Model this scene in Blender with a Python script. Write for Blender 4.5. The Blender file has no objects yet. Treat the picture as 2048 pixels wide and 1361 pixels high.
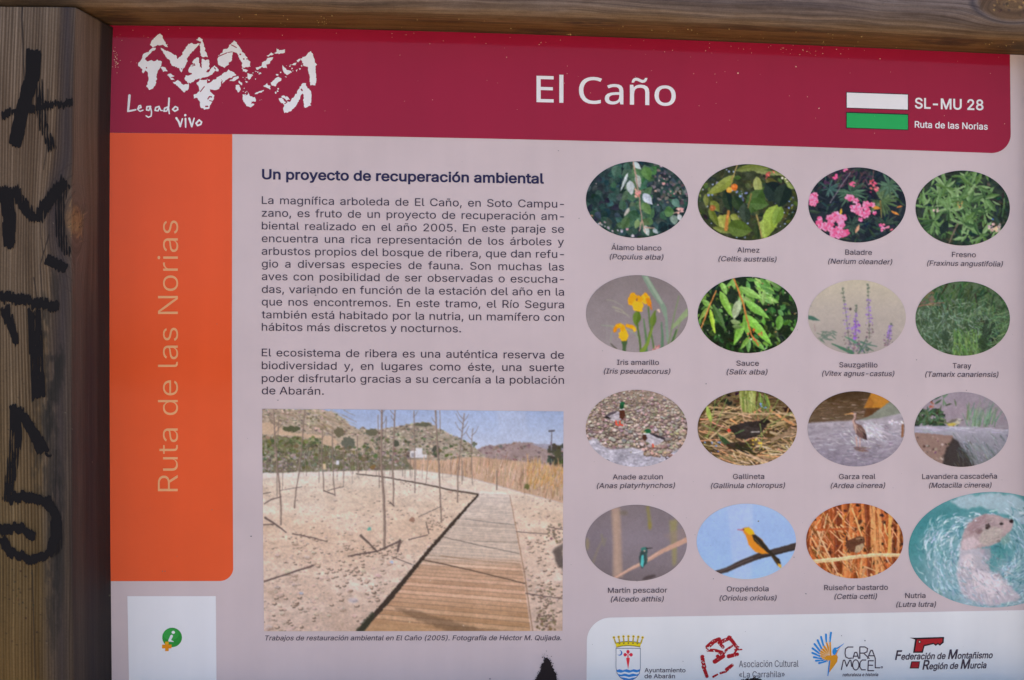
import bpy, bmesh, math, random
import numpy as np
from mathutils import Vector, Matrix, Euler
from mathutils.geometry import delaunay_2d_cdt

SC = bpy.context.scene
COL = SC.collection

# ---------------------------------------------------------------- camera, sky, sun, exposure
EYE = Vector((0.0, -1.4, 1.5))                 # the board's printed face is the plane y = 0
cam = bpy.data.cameras.new('camera'); cam.lens = 50; cam.sensor_width = 36
cam.clip_start = 0.02; cam.clip_end = 2000
cam_o = bpy.data.objects.new('camera', cam); COL.objects.link(cam_o)
cam_o.location = EYE
cam_o.rotation_euler = Euler((math.radians(90 + 1.7), 0, math.radians(-7.5)), 'XYZ')
SC.camera = cam_o

SUN_EL, SUN_AZ = math.radians(48), math.radians(18)      # azimuth from +y (behind the board) towards +x
world = bpy.data.worlds.new('World'); SC.world = world; world.use_nodes = True
wn = world.node_tree.nodes; wl = world.node_tree.links
bg = wn['Background']; bg.inputs['Strength'].default_value = 0.14
sky = wn.new('ShaderNodeTexSky'); sky.sky_type = 'NISHITA'; sky.sun_disc = False
sky.sun_elevation = SUN_EL; sky.sun_rotation = SUN_AZ
sky.air_density = 0.7; sky.dust_density = 4.5; sky.ozone_density = 1.0; sky.altitude = 200
wl.new(sky.outputs[0], bg.inputs['Color'])
sun = bpy.data.lights.new('sun', 'SUN'); sun.energy = 3.2; sun.angle = math.radians(0.53); sun.color = (1, .95, .88)
sun_o = bpy.data.objects.new('sun', sun); COL.objects.link(sun_o)
sd = Vector((math.cos(SUN_EL) * math.sin(SUN_AZ), math.cos(SUN_EL) * math.cos(SUN_AZ), math.sin(SUN_EL)))
sun_o.rotation_euler = (-sd).to_track_quat('-Z', 'Y').to_euler()
vs = SC.view_settings
vs.view_transform = 'Standard'; vs.look = 'None'; vs.gamma = 1; vs.use_curve_mapping = False
vs.exposure = 1.38

# ---------------------------------------------------------------- helpers
FPX = 50 / 36 * 2048
CR = cam_o.rotation_euler.to_matrix()
CRn = np.array(CR); EYEn = np.array(EYE)


def ray(px, py):
    d = np.stack([(np.asarray(px, float) - 1024) / FPX, (680.5 - np.asarray(py, float)) / FPX, -np.ones(np.shape(px))], -1)
    return d @ CRn.T


def P(px, py, d=0.0):
    """where on the plane y = -d the mark measured at photo position (px, py) lies"""
    r = ray(px, py); t = (-d - EYEn[1]) / r[..., 1]
    return EYEn + r * t[..., None]


def lin(c):
    c = np.asarray(c, float) / 255
    return np.where(c <= .04045, c / 12.92, ((c + .055) / 1.055) ** 2.4)


ILL = np.array((0.66, 0.66, 0.70))      # how bright pure white reads in this open shade
REF = np.array((0.008, 0.010, 0.013))   # what the gloss adds


def ink(c):
    """printed ink: albedo for a colour as it reads on the shaded board"""
    return np.clip((lin(c) - REF) / ILL, 0.004, 0.92)


def new_mesh(name, v, f, mat=None, parent=None, col=None, smooth=False):
    me = bpy.data.meshes.new(name)
    v = np.asarray(v, np.float32)
    if isinstance(f, np.ndarray):
        n, k = f.shape
        me.vertices.add(len(v)); me.vertices.foreach_set('co', v.ravel())
        me.loops.add(n * k); me.loops.foreach_set('vertex_index', f.astype(np.int32).ravel())
        me.polygons.add(n); me.polygons.foreach_set('loop_start', np.arange(0, n * k, k, dtype=np.int32))
        me.update(calc_edges=True)
    else:
        me.from_pydata([tuple(map(float, q)) for q in v], [], f)
    if col is not None:
        a = me.color_attributes.new('ink', 'FLOAT_COLOR', 'POINT')
        c4 = np.ones((len(v), 4), np.float32); c4[:, :3] = col
        a.data.foreach_set('color', c4.ravel())
    if smooth: me.polygons.foreach_set('use_smooth', np.ones(len(me.polygons), bool))
    me.update()
    o = bpy.data.objects.new(name, me); COL.objects.link(o)
    if mat: me.materials.append(mat)
    if parent is not None:
        o.parent = parent; o.matrix_parent_inverse = parent.matrix_world.inverted() if False else Matrix.Translation(-parent_world(parent))
    return o


def parent_world(o):
    v = Vector((0, 0, 0))
    while o is not None:
        v = v + o.location + (o.matrix_parent_inverse.translation if o.parent else Vector((0, 0, 0)))
        o = o.parent
    return v


def tag(o, label=None, cat=None, group=None, kind=None):
    if label: o['label'] = label
    if cat: o['category'] = cat
    if group: o['group'] = group
    if kind: o['kind'] = kind
    return o


def nodes(name):
    m = bpy.data.materials.new(name); m.use_nodes = True
    nt = m.node_tree; return m, nt.nodes, nt.links, nt.nodes['Principled BSDF']


def print_mat(name, rgb=None, rough=.07, spec=.17, mottle=.05):
    """ink under the board's clear gloss film, a little dusty"""
    m, N, L, b = nodes(name)
    tc = N.new('ShaderNodeTexCoord')
    geo = N.new('ShaderNodeNewGeometry')
    n1 = N.new('ShaderNodeTexNoise'); n1.inputs['Scale'].default_value = 9; n1.inputs['Detail'].default_value = 6; n1.inputs['Roughness'].default_value = .6
    L.new(geo.outputs['Position'], n1.inputs['Vector'])
    mr = N.new('ShaderNodeMapRange'); mr.inputs['From Min'].default_value = .3; mr.inputs['From Max'].default_value = .7
    mr.inputs['To Min'].default_value = 1 - mottle; mr.inputs['To Max'].default_value = 1 + mottle * .4
    L.new(n1.outputs['Fac'], mr.inputs['Value'])
    # broad fading and faint rain streaks in the dust film
    n0 = N.new('ShaderNodeTexNoise'); n0.inputs['Scale'].default_value = 3.2; n0.inputs['Detail'].default_value = 3; L.new(geo.outputs['Position'], n0.inputs['Vector'])
    mp = N.new('ShaderNodeMapping'); mp.inputs['Scale'].default_value = (38, 1, 2.6); L.new(geo.outputs['Position'], mp.inputs['Vector'])
    ns = N.new('ShaderNodeTexNoise'); ns.inputs['Scale'].default_value = 1; ns.inputs['Detail'].default_value = 3; L.new(mp.outputs[0], ns.inputs['Vector'])
    ad = N.new('ShaderNodeMath'); ad.operation = 'ADD'; L.new(n0.outputs['Fac'], ad.inputs[0]); L.new(ns.outputs['Fac'], ad.inputs[1])
    md = N.new('ShaderNodeMapRange'); md.inputs['From Min'].default_value = .7; md.inputs['From Max'].default_value = 1.3; md.inputs['To Min'].default_value = .965; md.inputs['To Max'].default_value = 1.03
    L.new(ad.outputs[0], md.inputs['Value'])
    mm = N.new('ShaderNodeMath'); mm.operation = 'MULTIPLY'; L.new(mr.outputs['Result'], mm.inputs[0]); L.new(md.outputs['Result'], mm.inputs[1])
    mx = N.new('ShaderNodeMix'); mx.data_type = 'RGBA'; mx.blend_type = 'MULTIPLY'; mx.inputs['Factor'].default_value = 1
    if rgb is None:
        at = N.new('ShaderNodeAttribute'); at.attribute_name = 'ink'; L.new(at.outputs['Color'], mx.inputs[6])
    else:
        mx.inputs[6].default_value = (*map(float, rgb), 1)
    L.new(mm.outputs[0], mx.inputs[7]); L.new(mx.outputs[2], b.inputs['Base Color'])
    r2 = N.new('ShaderNodeMapRange'); r2.inputs['From Min'].default_value = .35; r2.inputs['From Max'].default_value = .7
    r2.inputs['To Min'].default_value = rough * .7; r2.inputs['To Max'].default_value = rough * 1.7
    L.new(n1.outputs['Fac'], r2.inputs['Value']); L.new(r2.outputs['Result'], b.inputs['Roughness'])
    b.inputs['Specular IOR Level'].default_value = spec
    n2 = N.new('ShaderNodeTexNoise'); n2.inputs['Scale'].default_value = 14; n2.inputs['Detail'].default_value = 2
    L.new(geo.outputs['Position'], n2.inputs['Vector'])
    bp = N.new('ShaderNodeBump'); bp.inputs['Strength'].default_value = .05; bp.inputs['Distance'].default_value = .004
    L.new(n2.outputs['Fac'], bp.inputs['Height']); L.new(bp.outputs['Normal'], b.inputs['Normal'])
    return m



# letter outlines in thousandths of an em: letter | advance | x,y x,y ... ; next outline
GLYPHS = """
(|273|89,207 92,264 101,324 114,384 132,441 153,494 177,539 236,539 212,485 191,428 174,370 161,313 154,258 151,207 154,161 160,115 172,67 188,16 209,-38 236,-96 177,-96 139,-21 111,55 95,131
)|273|37,-96 64,-37 86,18 102,69 113,116 120,162 122,207 119,258 112,313 99,370 82,428 62,485 37,539 97,539 121,494 142,441 159,384 173,323 181,264 184,207 178,130 161,53 134,-22 97,-96
,|188|38,-119 68,71 137,71 84,-119
-|453|337,244 337,188 114,188 114,244
.|188|95,-4 78,-1 63,9 53,24 50,41 53,59 63,73 78,83 95,87 113,83 128,73 138,59 141,41 138,24 128,9 113,-1
0|453|227,-7 174,1 130,24 95,62 69,113 53,178 48,254 53,330 69,395 95,447 130,484 174,508 227,516 279,508 323,484 358,447 384,395 400,330 405,254 400,178 384,113 359,62 323,24 279,1;227,50 261,56 290,74 313,103 330,144 340,194 344,254 340,314 330,365 313,405 290,435 261,453 227,460 192,453 163,435 140,405 123,365 113,314 109,254 113,194 123,144 140,103 163,74 192,56
2|453|64,0 64,47 234,229 282,282 299,305 311,327 318,348 320,371 317,397 308,419 293,436 273,449 250,457 224,460 196,457 172,447 153,433 139,413 130,390 127,362 66,362 71,405 86,442 111,473 143,496 182,511 225,516 268,511 306,497 337,474 361,445 376,411 381,372 378,345 371,318 357,290 336,259 267,180 153,60 153,57 389,57 389,0
5|453|221,-7 178,-2 140,11 108,32 83,60 66,93 60,130 122,130 127,108 138,89 154,73 173,60 196,52 221,50 250,53 276,64 298,82 314,104 324,131 328,162 324,193 314,221 297,244 275,262 248,273 218,277 192,275 167,268 145,258 128,246 67,253 96,509 366,509 366,452 151,452 134,301 136,301 155,315 178,325 203,331 229,334 263,330 294,321 321,306 345,285 364,260 379,231 388,199 391,163 385,117 369,76 343,41 309,15 268,-1
8|453|226,-7 178,-2 136,11 101,33 74,62 57,96 52,135 55,166 65,195 81,220 101,241 125,256 153,265 153,267 119,282 93,308 76,342 70,380 75,417 90,450 114,477 146,498 184,511 226,516 269,511 306,498 337,477 361,450 377,417 382,380 376,342 359,308 333,282 300,267 300,265 327,256 351,241 372,220 387,195 397,166 401,135 395,96 378,62 352,33 317,11 275,-2;226,49 258,52 285,60 307,74 323,91 333,113 337,139 333,165 322,189 305,208 283,223 256,232 226,235 196,232 169,223 147,208 130,189 119,165 115,139 119,113 129,91 145,74 167,60 195,52;226,290 252,292 274,300 293,313 307,330 316,351 319,376 316,399 308,420 294,437 275,449 252,457 226,460 200,457 177,449 159,437 145,420 136,399 133,376 136,351 145,330 159,313 178,300 201,292
A|480|16,0 201,509 276,509 463,0 395,0 287,302 264,372 232,478 245,478 213,371 191,302 85,0;110,142 110,199 370,199 370,142
B|456|60,0 60,509 241,509 289,504 329,491 359,469 381,442 394,410 398,374 395,344 387,320 373,301 356,286 336,275 315,267 315,262 339,257 363,245 385,227 402,203 414,173 418,136 413,100 400,67 377,39 344,18 301,4 247,0;125,57 245,57 296,63 330,80 349,105 355,137 352,161 342,184 327,203 306,218 279,228 248,231 125,231;125,285 238,285 265,288 288,296 308,309 323,326 333,348 336,372 330,403 313,429 283,446 240,452 125,452
C|510|267,-7 205,1 150,25 104,63 70,115 48,179 40,254 48,329 70,393 104,445 150,484 205,508 267,516 305,513 340,504 373,490 402,471 427,447 448,418 463,385 473,348 408,348 401,373 389,395 375,413 357,428 337,440 315,449 292,454 267,456 223,450 184,432 150,403 125,364 109,314 103,254 109,194 125,145 151,105 184,76 223,59 267,53 292,55 315,60 337,69 357,81 375,96 389,114 401,136 408,160 473,160 463,124 448,91 428,62 402,38 373,19 341,5 305,-4
E|419|60,0 60,509 372,509 372,452 125,452 125,286 355,286 355,229 125,229 125,57 375,57 375,0
F|410|60,0 60,509 369,509 369,452 125,452 125,278 346,278 346,221 125,221 125,0
G|520|269,-7 205,1 149,25 104,64 69,116 47,179 40,254 47,329 69,393 103,445 149,484 203,508 265,516 304,513 340,504 374,489 403,469 429,445 449,416 465,384 474,349 408,349 399,372 387,393 373,411 356,427 337,439 315,448 291,454 265,456 222,450 183,432 150,404 125,364 109,314 103,254 109,194 125,145 151,105 184,76 224,59 269,53 309,57 345,71 374,93 396,123 410,160 415,202 434,199 283,199 283,256 478,256 478,200 471,141 451,91 419,50 377,19 326,0
H|517|60,0 60,509 125,509 125,289 392,289 392,509 457,509 457,0 392,0 392,232 125,232 125,0
I|301|31,0 31,57 118,57 118,452 31,452 31,509 269,509 269,452 183,452 183,57 269,57 269,0
L|393|60,0 60,509 125,509 125,57 361,57 361,0
M|628|60,0 60,509 152,509 277,187 287,159 299,123 311,84 322,49 307,49 318,83 330,121 342,158 352,187 476,509 568,509 568,0 504,0 504,291 504,327 505,369 506,413 507,457 513,457 498,409 482,363 467,322 456,291 342,0 286,0 170,291 159,321 145,361 129,408 112,457 119,457 120,416 121,372 122,328 122,291 122,0
N|523|60,0 60,509 136,509 343,183 363,151 388,107 414,55 405,54 401,108 399,157 399,195 399,509 463,509 463,0 387,0 202,290 177,331 148,381 108,452 119,454 122,384 124,328 125,291 125,0
O|533|267,-7 205,1 150,25 105,63 70,115 48,179 40,254 48,329 70,393 105,445 150,484 205,508 267,516 329,508 384,484 429,445 464,393 486,329 493,254 486,179 464,115 429,63 384,25 329,1;267,53 310,59 349,76 383,105 408,144 425,194 430,254 425,314 408,365 383,404 349,433 310,450 267,456 223,450 184,433 151,404 125,364 109,314 103,254 109,194 125,144 151,105 184,76 223,59
P|445|60,0 60,509 235,509 289,503 332,487 366,462 390,430 404,391 409,348 404,304 390,265 366,233 332,207 289,191 235,186 109,186 109,242 233,242 269,246 297,256 318,272 333,294 342,319 344,348 342,376 333,402 318,423 297,439 268,449 232,452 125,452 125,0
Q|533|245,159 313,159 369,85 384,65 468,-48 401,-48 346,27 331,46;267,-7 205,1 150,25 105,63 70,115 48,179 40,254 48,329 70,393 105,445 150,484 205,508 267,516 329,508 384,484 429,445 464,393 486,329 493,254 486,179 464,115 429,63 384,25 329,1;267,53 310,59 349,76 383,105 408,144 425,194 430,254 425,314 408,365 383,404 349,433 310,450 267,456 223,450 184,433 151,404 125,364 109,314 103,254 109,194 125,144 151,105 184,76 223,59
R|449|60,0 60,509 236,509 290,504 333,489 367,465 390,433 405,395 409,352 405,309 390,271 367,240 333,217 289,203 236,198 96,198 96,255 234,255 269,258 298,267 319,281 334,300 342,324 345,352 342,380 334,405 319,425 298,440 269,449 233,452 125,452 125,0;353,0 230,229 303,229 428,0
S|447|224,-9 172,-4 128,9 91,31 64,60 46,96 38,137 104,137 110,110 123,88 142,71 166,59 194,52 224,49 257,52 286,60 311,74 329,92 341,114 346,139 342,161 332,179 316,193 296,205 245,222 184,239 128,260 86,289 60,326 52,372 58,413 75,448 102,476 138,498 180,511 227,516 275,511 316,498 351,476 377,449 394,415 401,378 337,378 326,412 302,437 267,453 225,459 194,456 167,448 145,435 129,418 118,398 115,376 119,352 131,334 148,319 169,308 212,293 264,279 312,264 336,252 359,238 379,220 395,198 405,171 408,139 403,99 386,64 360,34 323,11 278,-4
T|449|32,452 32,509 417,509 417,452 257,452 257,0 193,0 193,452
U|517|259,-8 203,-2 154,15 114,43 85,80 66,124 60,173 60,509 124,509 124,178 128,144 141,113 160,87 187,68 220,56 259,52 298,56 331,68 357,87 377,113 389,144 393,178 393,509 457,509 457,173 451,124 433,80 403,43 363,15 315,-2
V|480|204,0 16,509 84,509 192,206 215,137 248,31 235,31 267,138 290,206 395,509 463,509 278,0
a|389|160,-9 126,-5 94,5 68,22 48,45 35,73 30,108 34,138 43,161 58,179 78,193 100,203 125,211 178,220 234,227 252,230 265,235 276,255 276,257 273,279 267,297 256,311 240,322 220,329 196,331 171,329 149,322 132,313 118,301 107,288 100,274 41,291 57,322 79,346 104,364 133,375 163,382 194,384 239,379 263,372 286,360 306,343 322,320 333,290 337,251 337,0 277,0 277,52 272,52 252,25 236,12 215,1 190,-6;170,45 202,49 228,59 248,74 263,93 272,115 276,138 276,190 259,182 231,176 200,171 175,168 134,159 117,150 103,139 95,124 92,105 94,87 102,72 114,61 130,52 149,47
b|424|229,-8 198,-5 172,4 153,17 138,31 118,59 112,59 112,0 53,0 53,509 114,509 114,319 118,319 137,346 152,360 171,373 197,381 229,384 274,378 313,361 345,332 370,293 385,245 390,189 385,133 370,84 346,45 313,16 274,-2;220,47 253,51 279,66 301,88 316,117 325,151 328,189 325,227 316,261 301,290 280,311 253,325 220,330 188,325 161,312 140,291 125,263 116,229 113,189 116,150 125,115 140,86 162,65 188,51
c|396|207,-8 159,-2 117,16 82,46 56,85 40,133 34,187 40,243 56,291 82,330 117,360 159,378 207,384 234,383 260,377 284,368 305,356 324,341 340,322 353,301 362,277 303,262 290,289 270,311 242,325 207,330 173,325 145,310 124,287 108,258 99,224 96,187 99,151 108,117 124,89 145,66 173,51 207,46 243,52 271,66 292,89 304,117 363,102 354,78 341,56 325,37 306,21 285,9 261,-1 235,-6
d|424|195,-8 151,-2 111,16 79,45 55,84 39,133 34,189 39,245 55,293 79,332 112,361 151,378 196,384 228,381 253,373 272,360 287,346 306,319 311,319 311,509 372,509 372,0 313,0 313,59 307,59 287,31 272,17 252,4 227,-5;205,47 236,51 263,65 284,86 299,115 309,150 312,189 309,229 300,263 284,291 263,312 237,325 205,330 172,325 145,311 124,290 108,261 99,227 96,189 99,151 109,117 124,88 145,66 172,51
e|404|212,-8 161,-2 117,16 82,46 56,85 40,132 34,187 39,242 55,290 81,329 115,359 157,378 205,384 236,382 266,374 294,361 319,341 341,315 357,282 368,242 371,194 371,169 75,169 75,221 338,221 310,202 307,237 298,269 283,294 263,314 237,326 205,330 173,326 146,313 125,294 109,270 99,241 96,211 96,178 100,139 110,106 128,80 151,61 179,50 212,46 234,48 254,53 271,61 285,73 297,88 306,105 365,91 353,63 335,39 311,19 283,4 249,-5
f|254|228,379 228,327 6,327 6,379;81,0 81,432 84,461 96,486 113,505 135,519 161,527 187,530 222,527 243,521 227,468 215,472 195,474 171,470 154,460 145,443 142,419 142,0
g|425|207,-151 168,-148 134,-140 105,-127 82,-110 64,-91 51,-69 101,-41 122,-66 136,-78 154,-88 178,-95 207,-97 249,-92 282,-75 304,-47 311,-6 311,68 306,68 287,41 272,28 252,16 227,8 195,5 152,10 113,27 80,53 55,90 39,136 34,191 39,246 55,293 80,332 112,361 152,378 196,384 228,382 253,373 273,360 288,346 308,319 313,319 313,379 372,379 372,-9 367,-54 350,-90 324,-117 291,-136 251,-147;205,59 237,63 264,75 285,95 300,121 309,154 312,193 309,231 300,264 285,291 264,312 237,325 205,330 172,325 145,312 124,290 109,262 99,229 96,193 99,155 109,123 124,96 145,76 172,63
h|410|114,227 114,0 53,0 53,509 114,509 114,287 102,287 124,332 152,362 187,379 227,384 264,380 295,369 321,349 341,321 353,285 357,240 357,0 296,0 296,235 290,275 273,304 246,323 210,329 184,326 161,317 141,303 126,283 117,257
i|167|53,0 53,379 114,379 114,0;84,443 67,446 54,455 44,468 41,483 44,499 54,512 67,521 84,524 100,521 114,512 123,499 126,483 123,468 114,455 100,446
j|167|53,379 114,379 114,-30 111,-63 102,-90 86,-113 65,-129 37,-139 4,-143 -10,-143 -10,-87 2,-87 25,-83 40,-72 50,-54 53,-29;83,443 67,446 53,455 44,468 41,483 44,499 53,512 67,521 83,524 100,521 114,512 123,499 126,483 123,468 114,455 100,446
l|189|139,-2 101,3 74,20 58,47 53,84 53,509 114,509 114,99 115,77 120,62 146,52 160,53 170,54 181,3 162,-1
m|610|53,0 53,379 112,379 112,295 108,295 118,323 132,346 151,363 172,376 195,384 219,386 257,380 287,361 309,331 321,295 312,295 322,321 337,343 357,361 381,375 407,383 437,386 468,383 497,372 522,354 541,328 553,296 557,255 557,0 496,0 496,254 490,289 473,313 447,326 419,330 395,328 374,320 358,307 345,290 338,270 335,247 335,0 274,0 274,260 269,288 253,311 229,326 199,330 178,328 158,320 140,307 126,289 117,266 114,238 114,0
n|410|114,227 114,0 53,0 53,379 112,379 112,287 102,287 124,332 152,362 187,379 227,384 264,380 295,369 321,349 341,321 353,285 357,240 357,0 296,0 296,235 290,275 273,304 246,323 210,329 184,326 161,317 141,303 126,283 117,257
o|415|207,-8 159,-2 117,16 82,46 56,85 40,133 34,187 40,243 56,291 82,330 117,360 159,378 207,384 256,378 299,360 333,330 359,291 376,243 381,187 376,133 359,85 333,46 299,16 256,-2;207,46 242,51 270,66 292,89 307,117 316,151 319,187 316,224 307,258 292,287 270,310 242,325 207,330 173,325 145,310 124,287 108,258 99,224 96,187 99,151 108,117 124,89 145,66 173,51
p|424|53,-143 53,379 112,379 112,319 118,319 137,346 152,360 171,373 197,381 229,384 274,378 313,361 345,332 370,293 385,245 390,189 385,133 370,84 346,45 313,16 274,-2 229,-8 198,-5 173,4 153,17 138,31 118,59 114,59 114,-143;220,47 253,51 279,66 301,88 316,117 325,151 328,189 325,227 316,261 301,290 280,311 253,325 220,330 188,325 161,312 140,291 125,263 116,229 113,189 116,150 125,115 140,86 162,65 188,51
q|424|372,-143 311,-143 311,59 306,59 287,31 272,17 252,4 227,-5 195,-8 151,-2 111,16 79,45 55,84 39,133 34,189 39,245 55,293 79,332 112,361 151,378 196,384 228,381 253,373 272,360 287,346 307,319 313,319 313,379 372,379;205,47 236,51 263,65 284,86 299,115 309,150 312,189 309,229 300,263 284,291 263,312 237,325 205,330 172,325 145,311 124,290 108,261 99,227 96,189 99,151 109,117 124,88 145,66 172,51
r|259|53,0 53,379 112,379 112,321 115,321 130,347 152,367 181,380 213,385 229,384 243,384 243,322 230,324 207,326 182,323 159,315 140,301 126,284 117,262 114,237 114,0
s|365|182,-8 145,-5 112,3 84,18 62,38 45,63 36,94 94,107 105,79 124,60 150,49 181,45 217,50 244,62 262,81 268,103 265,121 254,136 237,147 212,155 149,170 104,186 72,208 53,237 47,274 51,305 65,332 87,354 115,370 149,381 187,384 223,381 254,372 279,358 299,339 314,316 324,290 268,277 258,298 243,316 219,328 187,333 156,329 131,317 114,299 109,277 112,258 124,243 144,232 172,223 229,209 275,194 306,171 325,142 331,107 326,75 312,47 290,24 260,6 223,-5
t|227|204,379 204,327 6,327 6,379;65,471 126,471 126,98 128,76 136,61 150,53 170,50 185,51 202,54 213,2 192,-3 168,-4 125,2 92,21 72,52 65,93
u|410|182,-5 146,-1 115,11 89,31 69,59 57,95 53,139 53,379 114,379 114,144 119,105 137,75 164,56 200,50 226,53 249,62 268,77 283,97 293,122 296,153 296,379 357,379 357,0 298,0 298,92 307,92 286,47 257,17 222,0
v|389|163,0 17,379 84,379 165,155 187,87 206,21 184,21 203,87 224,155 305,379 371,379 226,0
x|379|21,0 171,218 171,171 29,379 100,379 147,306 179,253 207,206 175,206 202,253 233,306 282,379 352,379 209,169 209,214 358,0 287,0 231,85 200,136 173,182 205,182 178,136 148,85 91,0
y|389|47,-139 61,-86 71,-87 88,-90 104,-89 118,-84 130,-74 141,-58 151,-36 163,-1 17,379 84,379 165,155 187,87 206,21 184,21 202,87 224,155 305,379 371,379 204,-58 191,-85 177,-107 159,-124 139,-136 117,-143 91,-145 65,-143
z|380|42,0 42,46 254,320 254,323 48,323 48,379 333,379 333,331 126,60 126,56 339,56 339,0
«|403|168,49 33,209 168,369 238,369 105,209 238,49;307,49 171,209 307,369 377,369 243,209 377,49
»|403|26,49 159,209 26,369 96,369 231,209 96,49;165,49 298,209 165,369 234,369 370,209 234,49
Á|480|16,0 201,509 276,509 463,0 395,0 287,302 264,372 232,478 245,478 213,371 191,302 85,0;110,142 110,199 370,199 370,142;213,558 260,659 329,659 263,558
á|389|160,-9 126,-5 94,5 68,22 48,45 35,73 30,108 34,138 43,161 58,179 78,193 100,203 125,211 178,220 234,227 252,230 265,235 276,255 276,257 273,279 267,297 256,311 240,322 220,329 196,331 171,329 149,322 132,313 118,301 107,288 100,274 41,291 57,322 79,346 104,364 133,375 163,382 194,384 239,379 263,372 286,360 306,343 322,320 333,290 337,251 337,0 277,0 277,52 272,52 252,25 236,12 215,1 190,-6;170,45 202,49 228,59 248,74 263,93 272,115 276,138 276,190 259,182 231,176 200,171 175,168 134,159 117,150 103,139 95,124 92,105 94,87 102,72 114,61 130,52 149,47;162,429 210,529 278,529 212,429
é|404|212,-8 161,-2 117,16 82,46 56,85 40,132 34,187 39,242 55,290 81,329 115,359 157,378 205,384 236,382 266,374 294,361 319,341 341,315 357,282 368,242 371,194 371,169 75,169 75,221 338,221 310,202 307,237 298,269 283,294 263,314 237,326 205,330 173,326 146,313 125,294 109,270 99,241 96,211 96,178 100,139 110,106 128,80 151,61 179,50 212,46 234,48 254,53 271,61 285,73 297,88 306,105 365,91 353,63 335,39 311,19 283,4 249,-5;177,429 225,529 293,529 227,429
í|167|53,0 53,379 114,379 114,0;57,429 104,529 173,529 107,429
ñ|410|114,227 114,0 53,0 53,379 112,379 112,287 102,287 124,332 152,362 187,379 227,384 264,380 295,369 321,349 341,321 353,285 357,240 357,0 296,0 296,235 290,275 273,304 246,323 210,329 184,326 161,317 141,303 126,283 117,257;250,446 225,450 202,460 182,470 167,475 153,466 149,448 106,448 110,476 120,498 137,513 161,518 185,514 207,504 226,494 243,490 256,496 262,517 304,517 300,488 289,466 272,451
ó|415|207,-8 159,-2 117,16 82,46 56,85 40,133 34,187 40,243 56,291 82,330 117,360 159,378 207,384 256,378 299,360 333,330 359,291 376,243 381,187 376,133 359,85 333,46 299,16 256,-2;207,46 242,51 270,66 292,89 307,117 316,151 319,187 316,224 307,258 292,287 270,310 242,325 207,330 173,325 145,310 124,287 108,258 99,224 96,187 99,151 108,117 124,89 145,66 173,51;181,429 228,529 297,529 231,429
"""
GLYPHS_TITLE = """
E|446|398,0 78,0 78,573 398,573 398,509 150,509 150,330 383,330 383,268 150,268 150,63 398,63
l|207|139,0 68,0 68,609 139,609
C|506|323,517 280,513 241,502 206,482 178,456 155,423 139,383 129,337 125,286 131,220 147,164 175,117 213,83 262,62 322,55 359,57 394,62 460,78 460,15 427,5 393,-2 356,-7 312,-8 232,1 166,28 115,72 78,131 56,203 49,287 53,349 67,406 89,456 120,499 159,534 206,559 261,575 324,581 367,578 409,572 448,561 482,547 453,486 394,508 360,515
a|450|231,437 299,428 347,403 376,358 385,293 385,0 334,0 320,61 317,61 298,40 279,22 258,9 234,-1 206,-6 172,-8 136,-5 103,6 75,23 55,48 41,80 37,119 50,176 87,219 152,245 243,257 316,259 316,285 310,330 293,359 265,375 227,380 194,378 163,370 106,347 84,400 115,414 151,426 190,434;252,208 184,200 141,182 118,155 110,119 115,87 132,66 157,53 188,49 238,56 279,79 306,117 315,172 315,210
ñ|495|275,438 343,429 391,401 421,352 431,280 431,0 361,0 361,275 355,321 338,353 308,372 265,379 204,368 166,338 146,289 139,223 139,0 68,0 68,430 125,430 136,371 140,371 156,392 175,409 198,422 222,431 248,436;101,486 110,529 118,546 128,561 141,573 155,581 171,587 189,589 207,587 223,582 255,566 284,550 311,543 327,546 340,555 349,569 355,589 395,589 386,548 368,515 342,494 308,487 291,488 275,494 243,510 214,526 186,532 169,530 157,521 149,506 142,486
o|485|442,216 438,165 428,121 411,82 388,51 359,25 324,7 285,-4 241,-8 200,-4 163,7 129,25 100,51 77,82 59,121 48,165 44,216 50,282 68,336 97,380 137,412 186,431 244,438 299,431 347,412 387,380 417,336 436,282;117,216 120,169 130,128 147,95 172,71 203,56 243,51 282,56 314,71 339,95 356,128 366,169 369,216 365,263 355,303 338,335 314,359 282,374 242,379 185,368 147,335 124,284
"""
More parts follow.
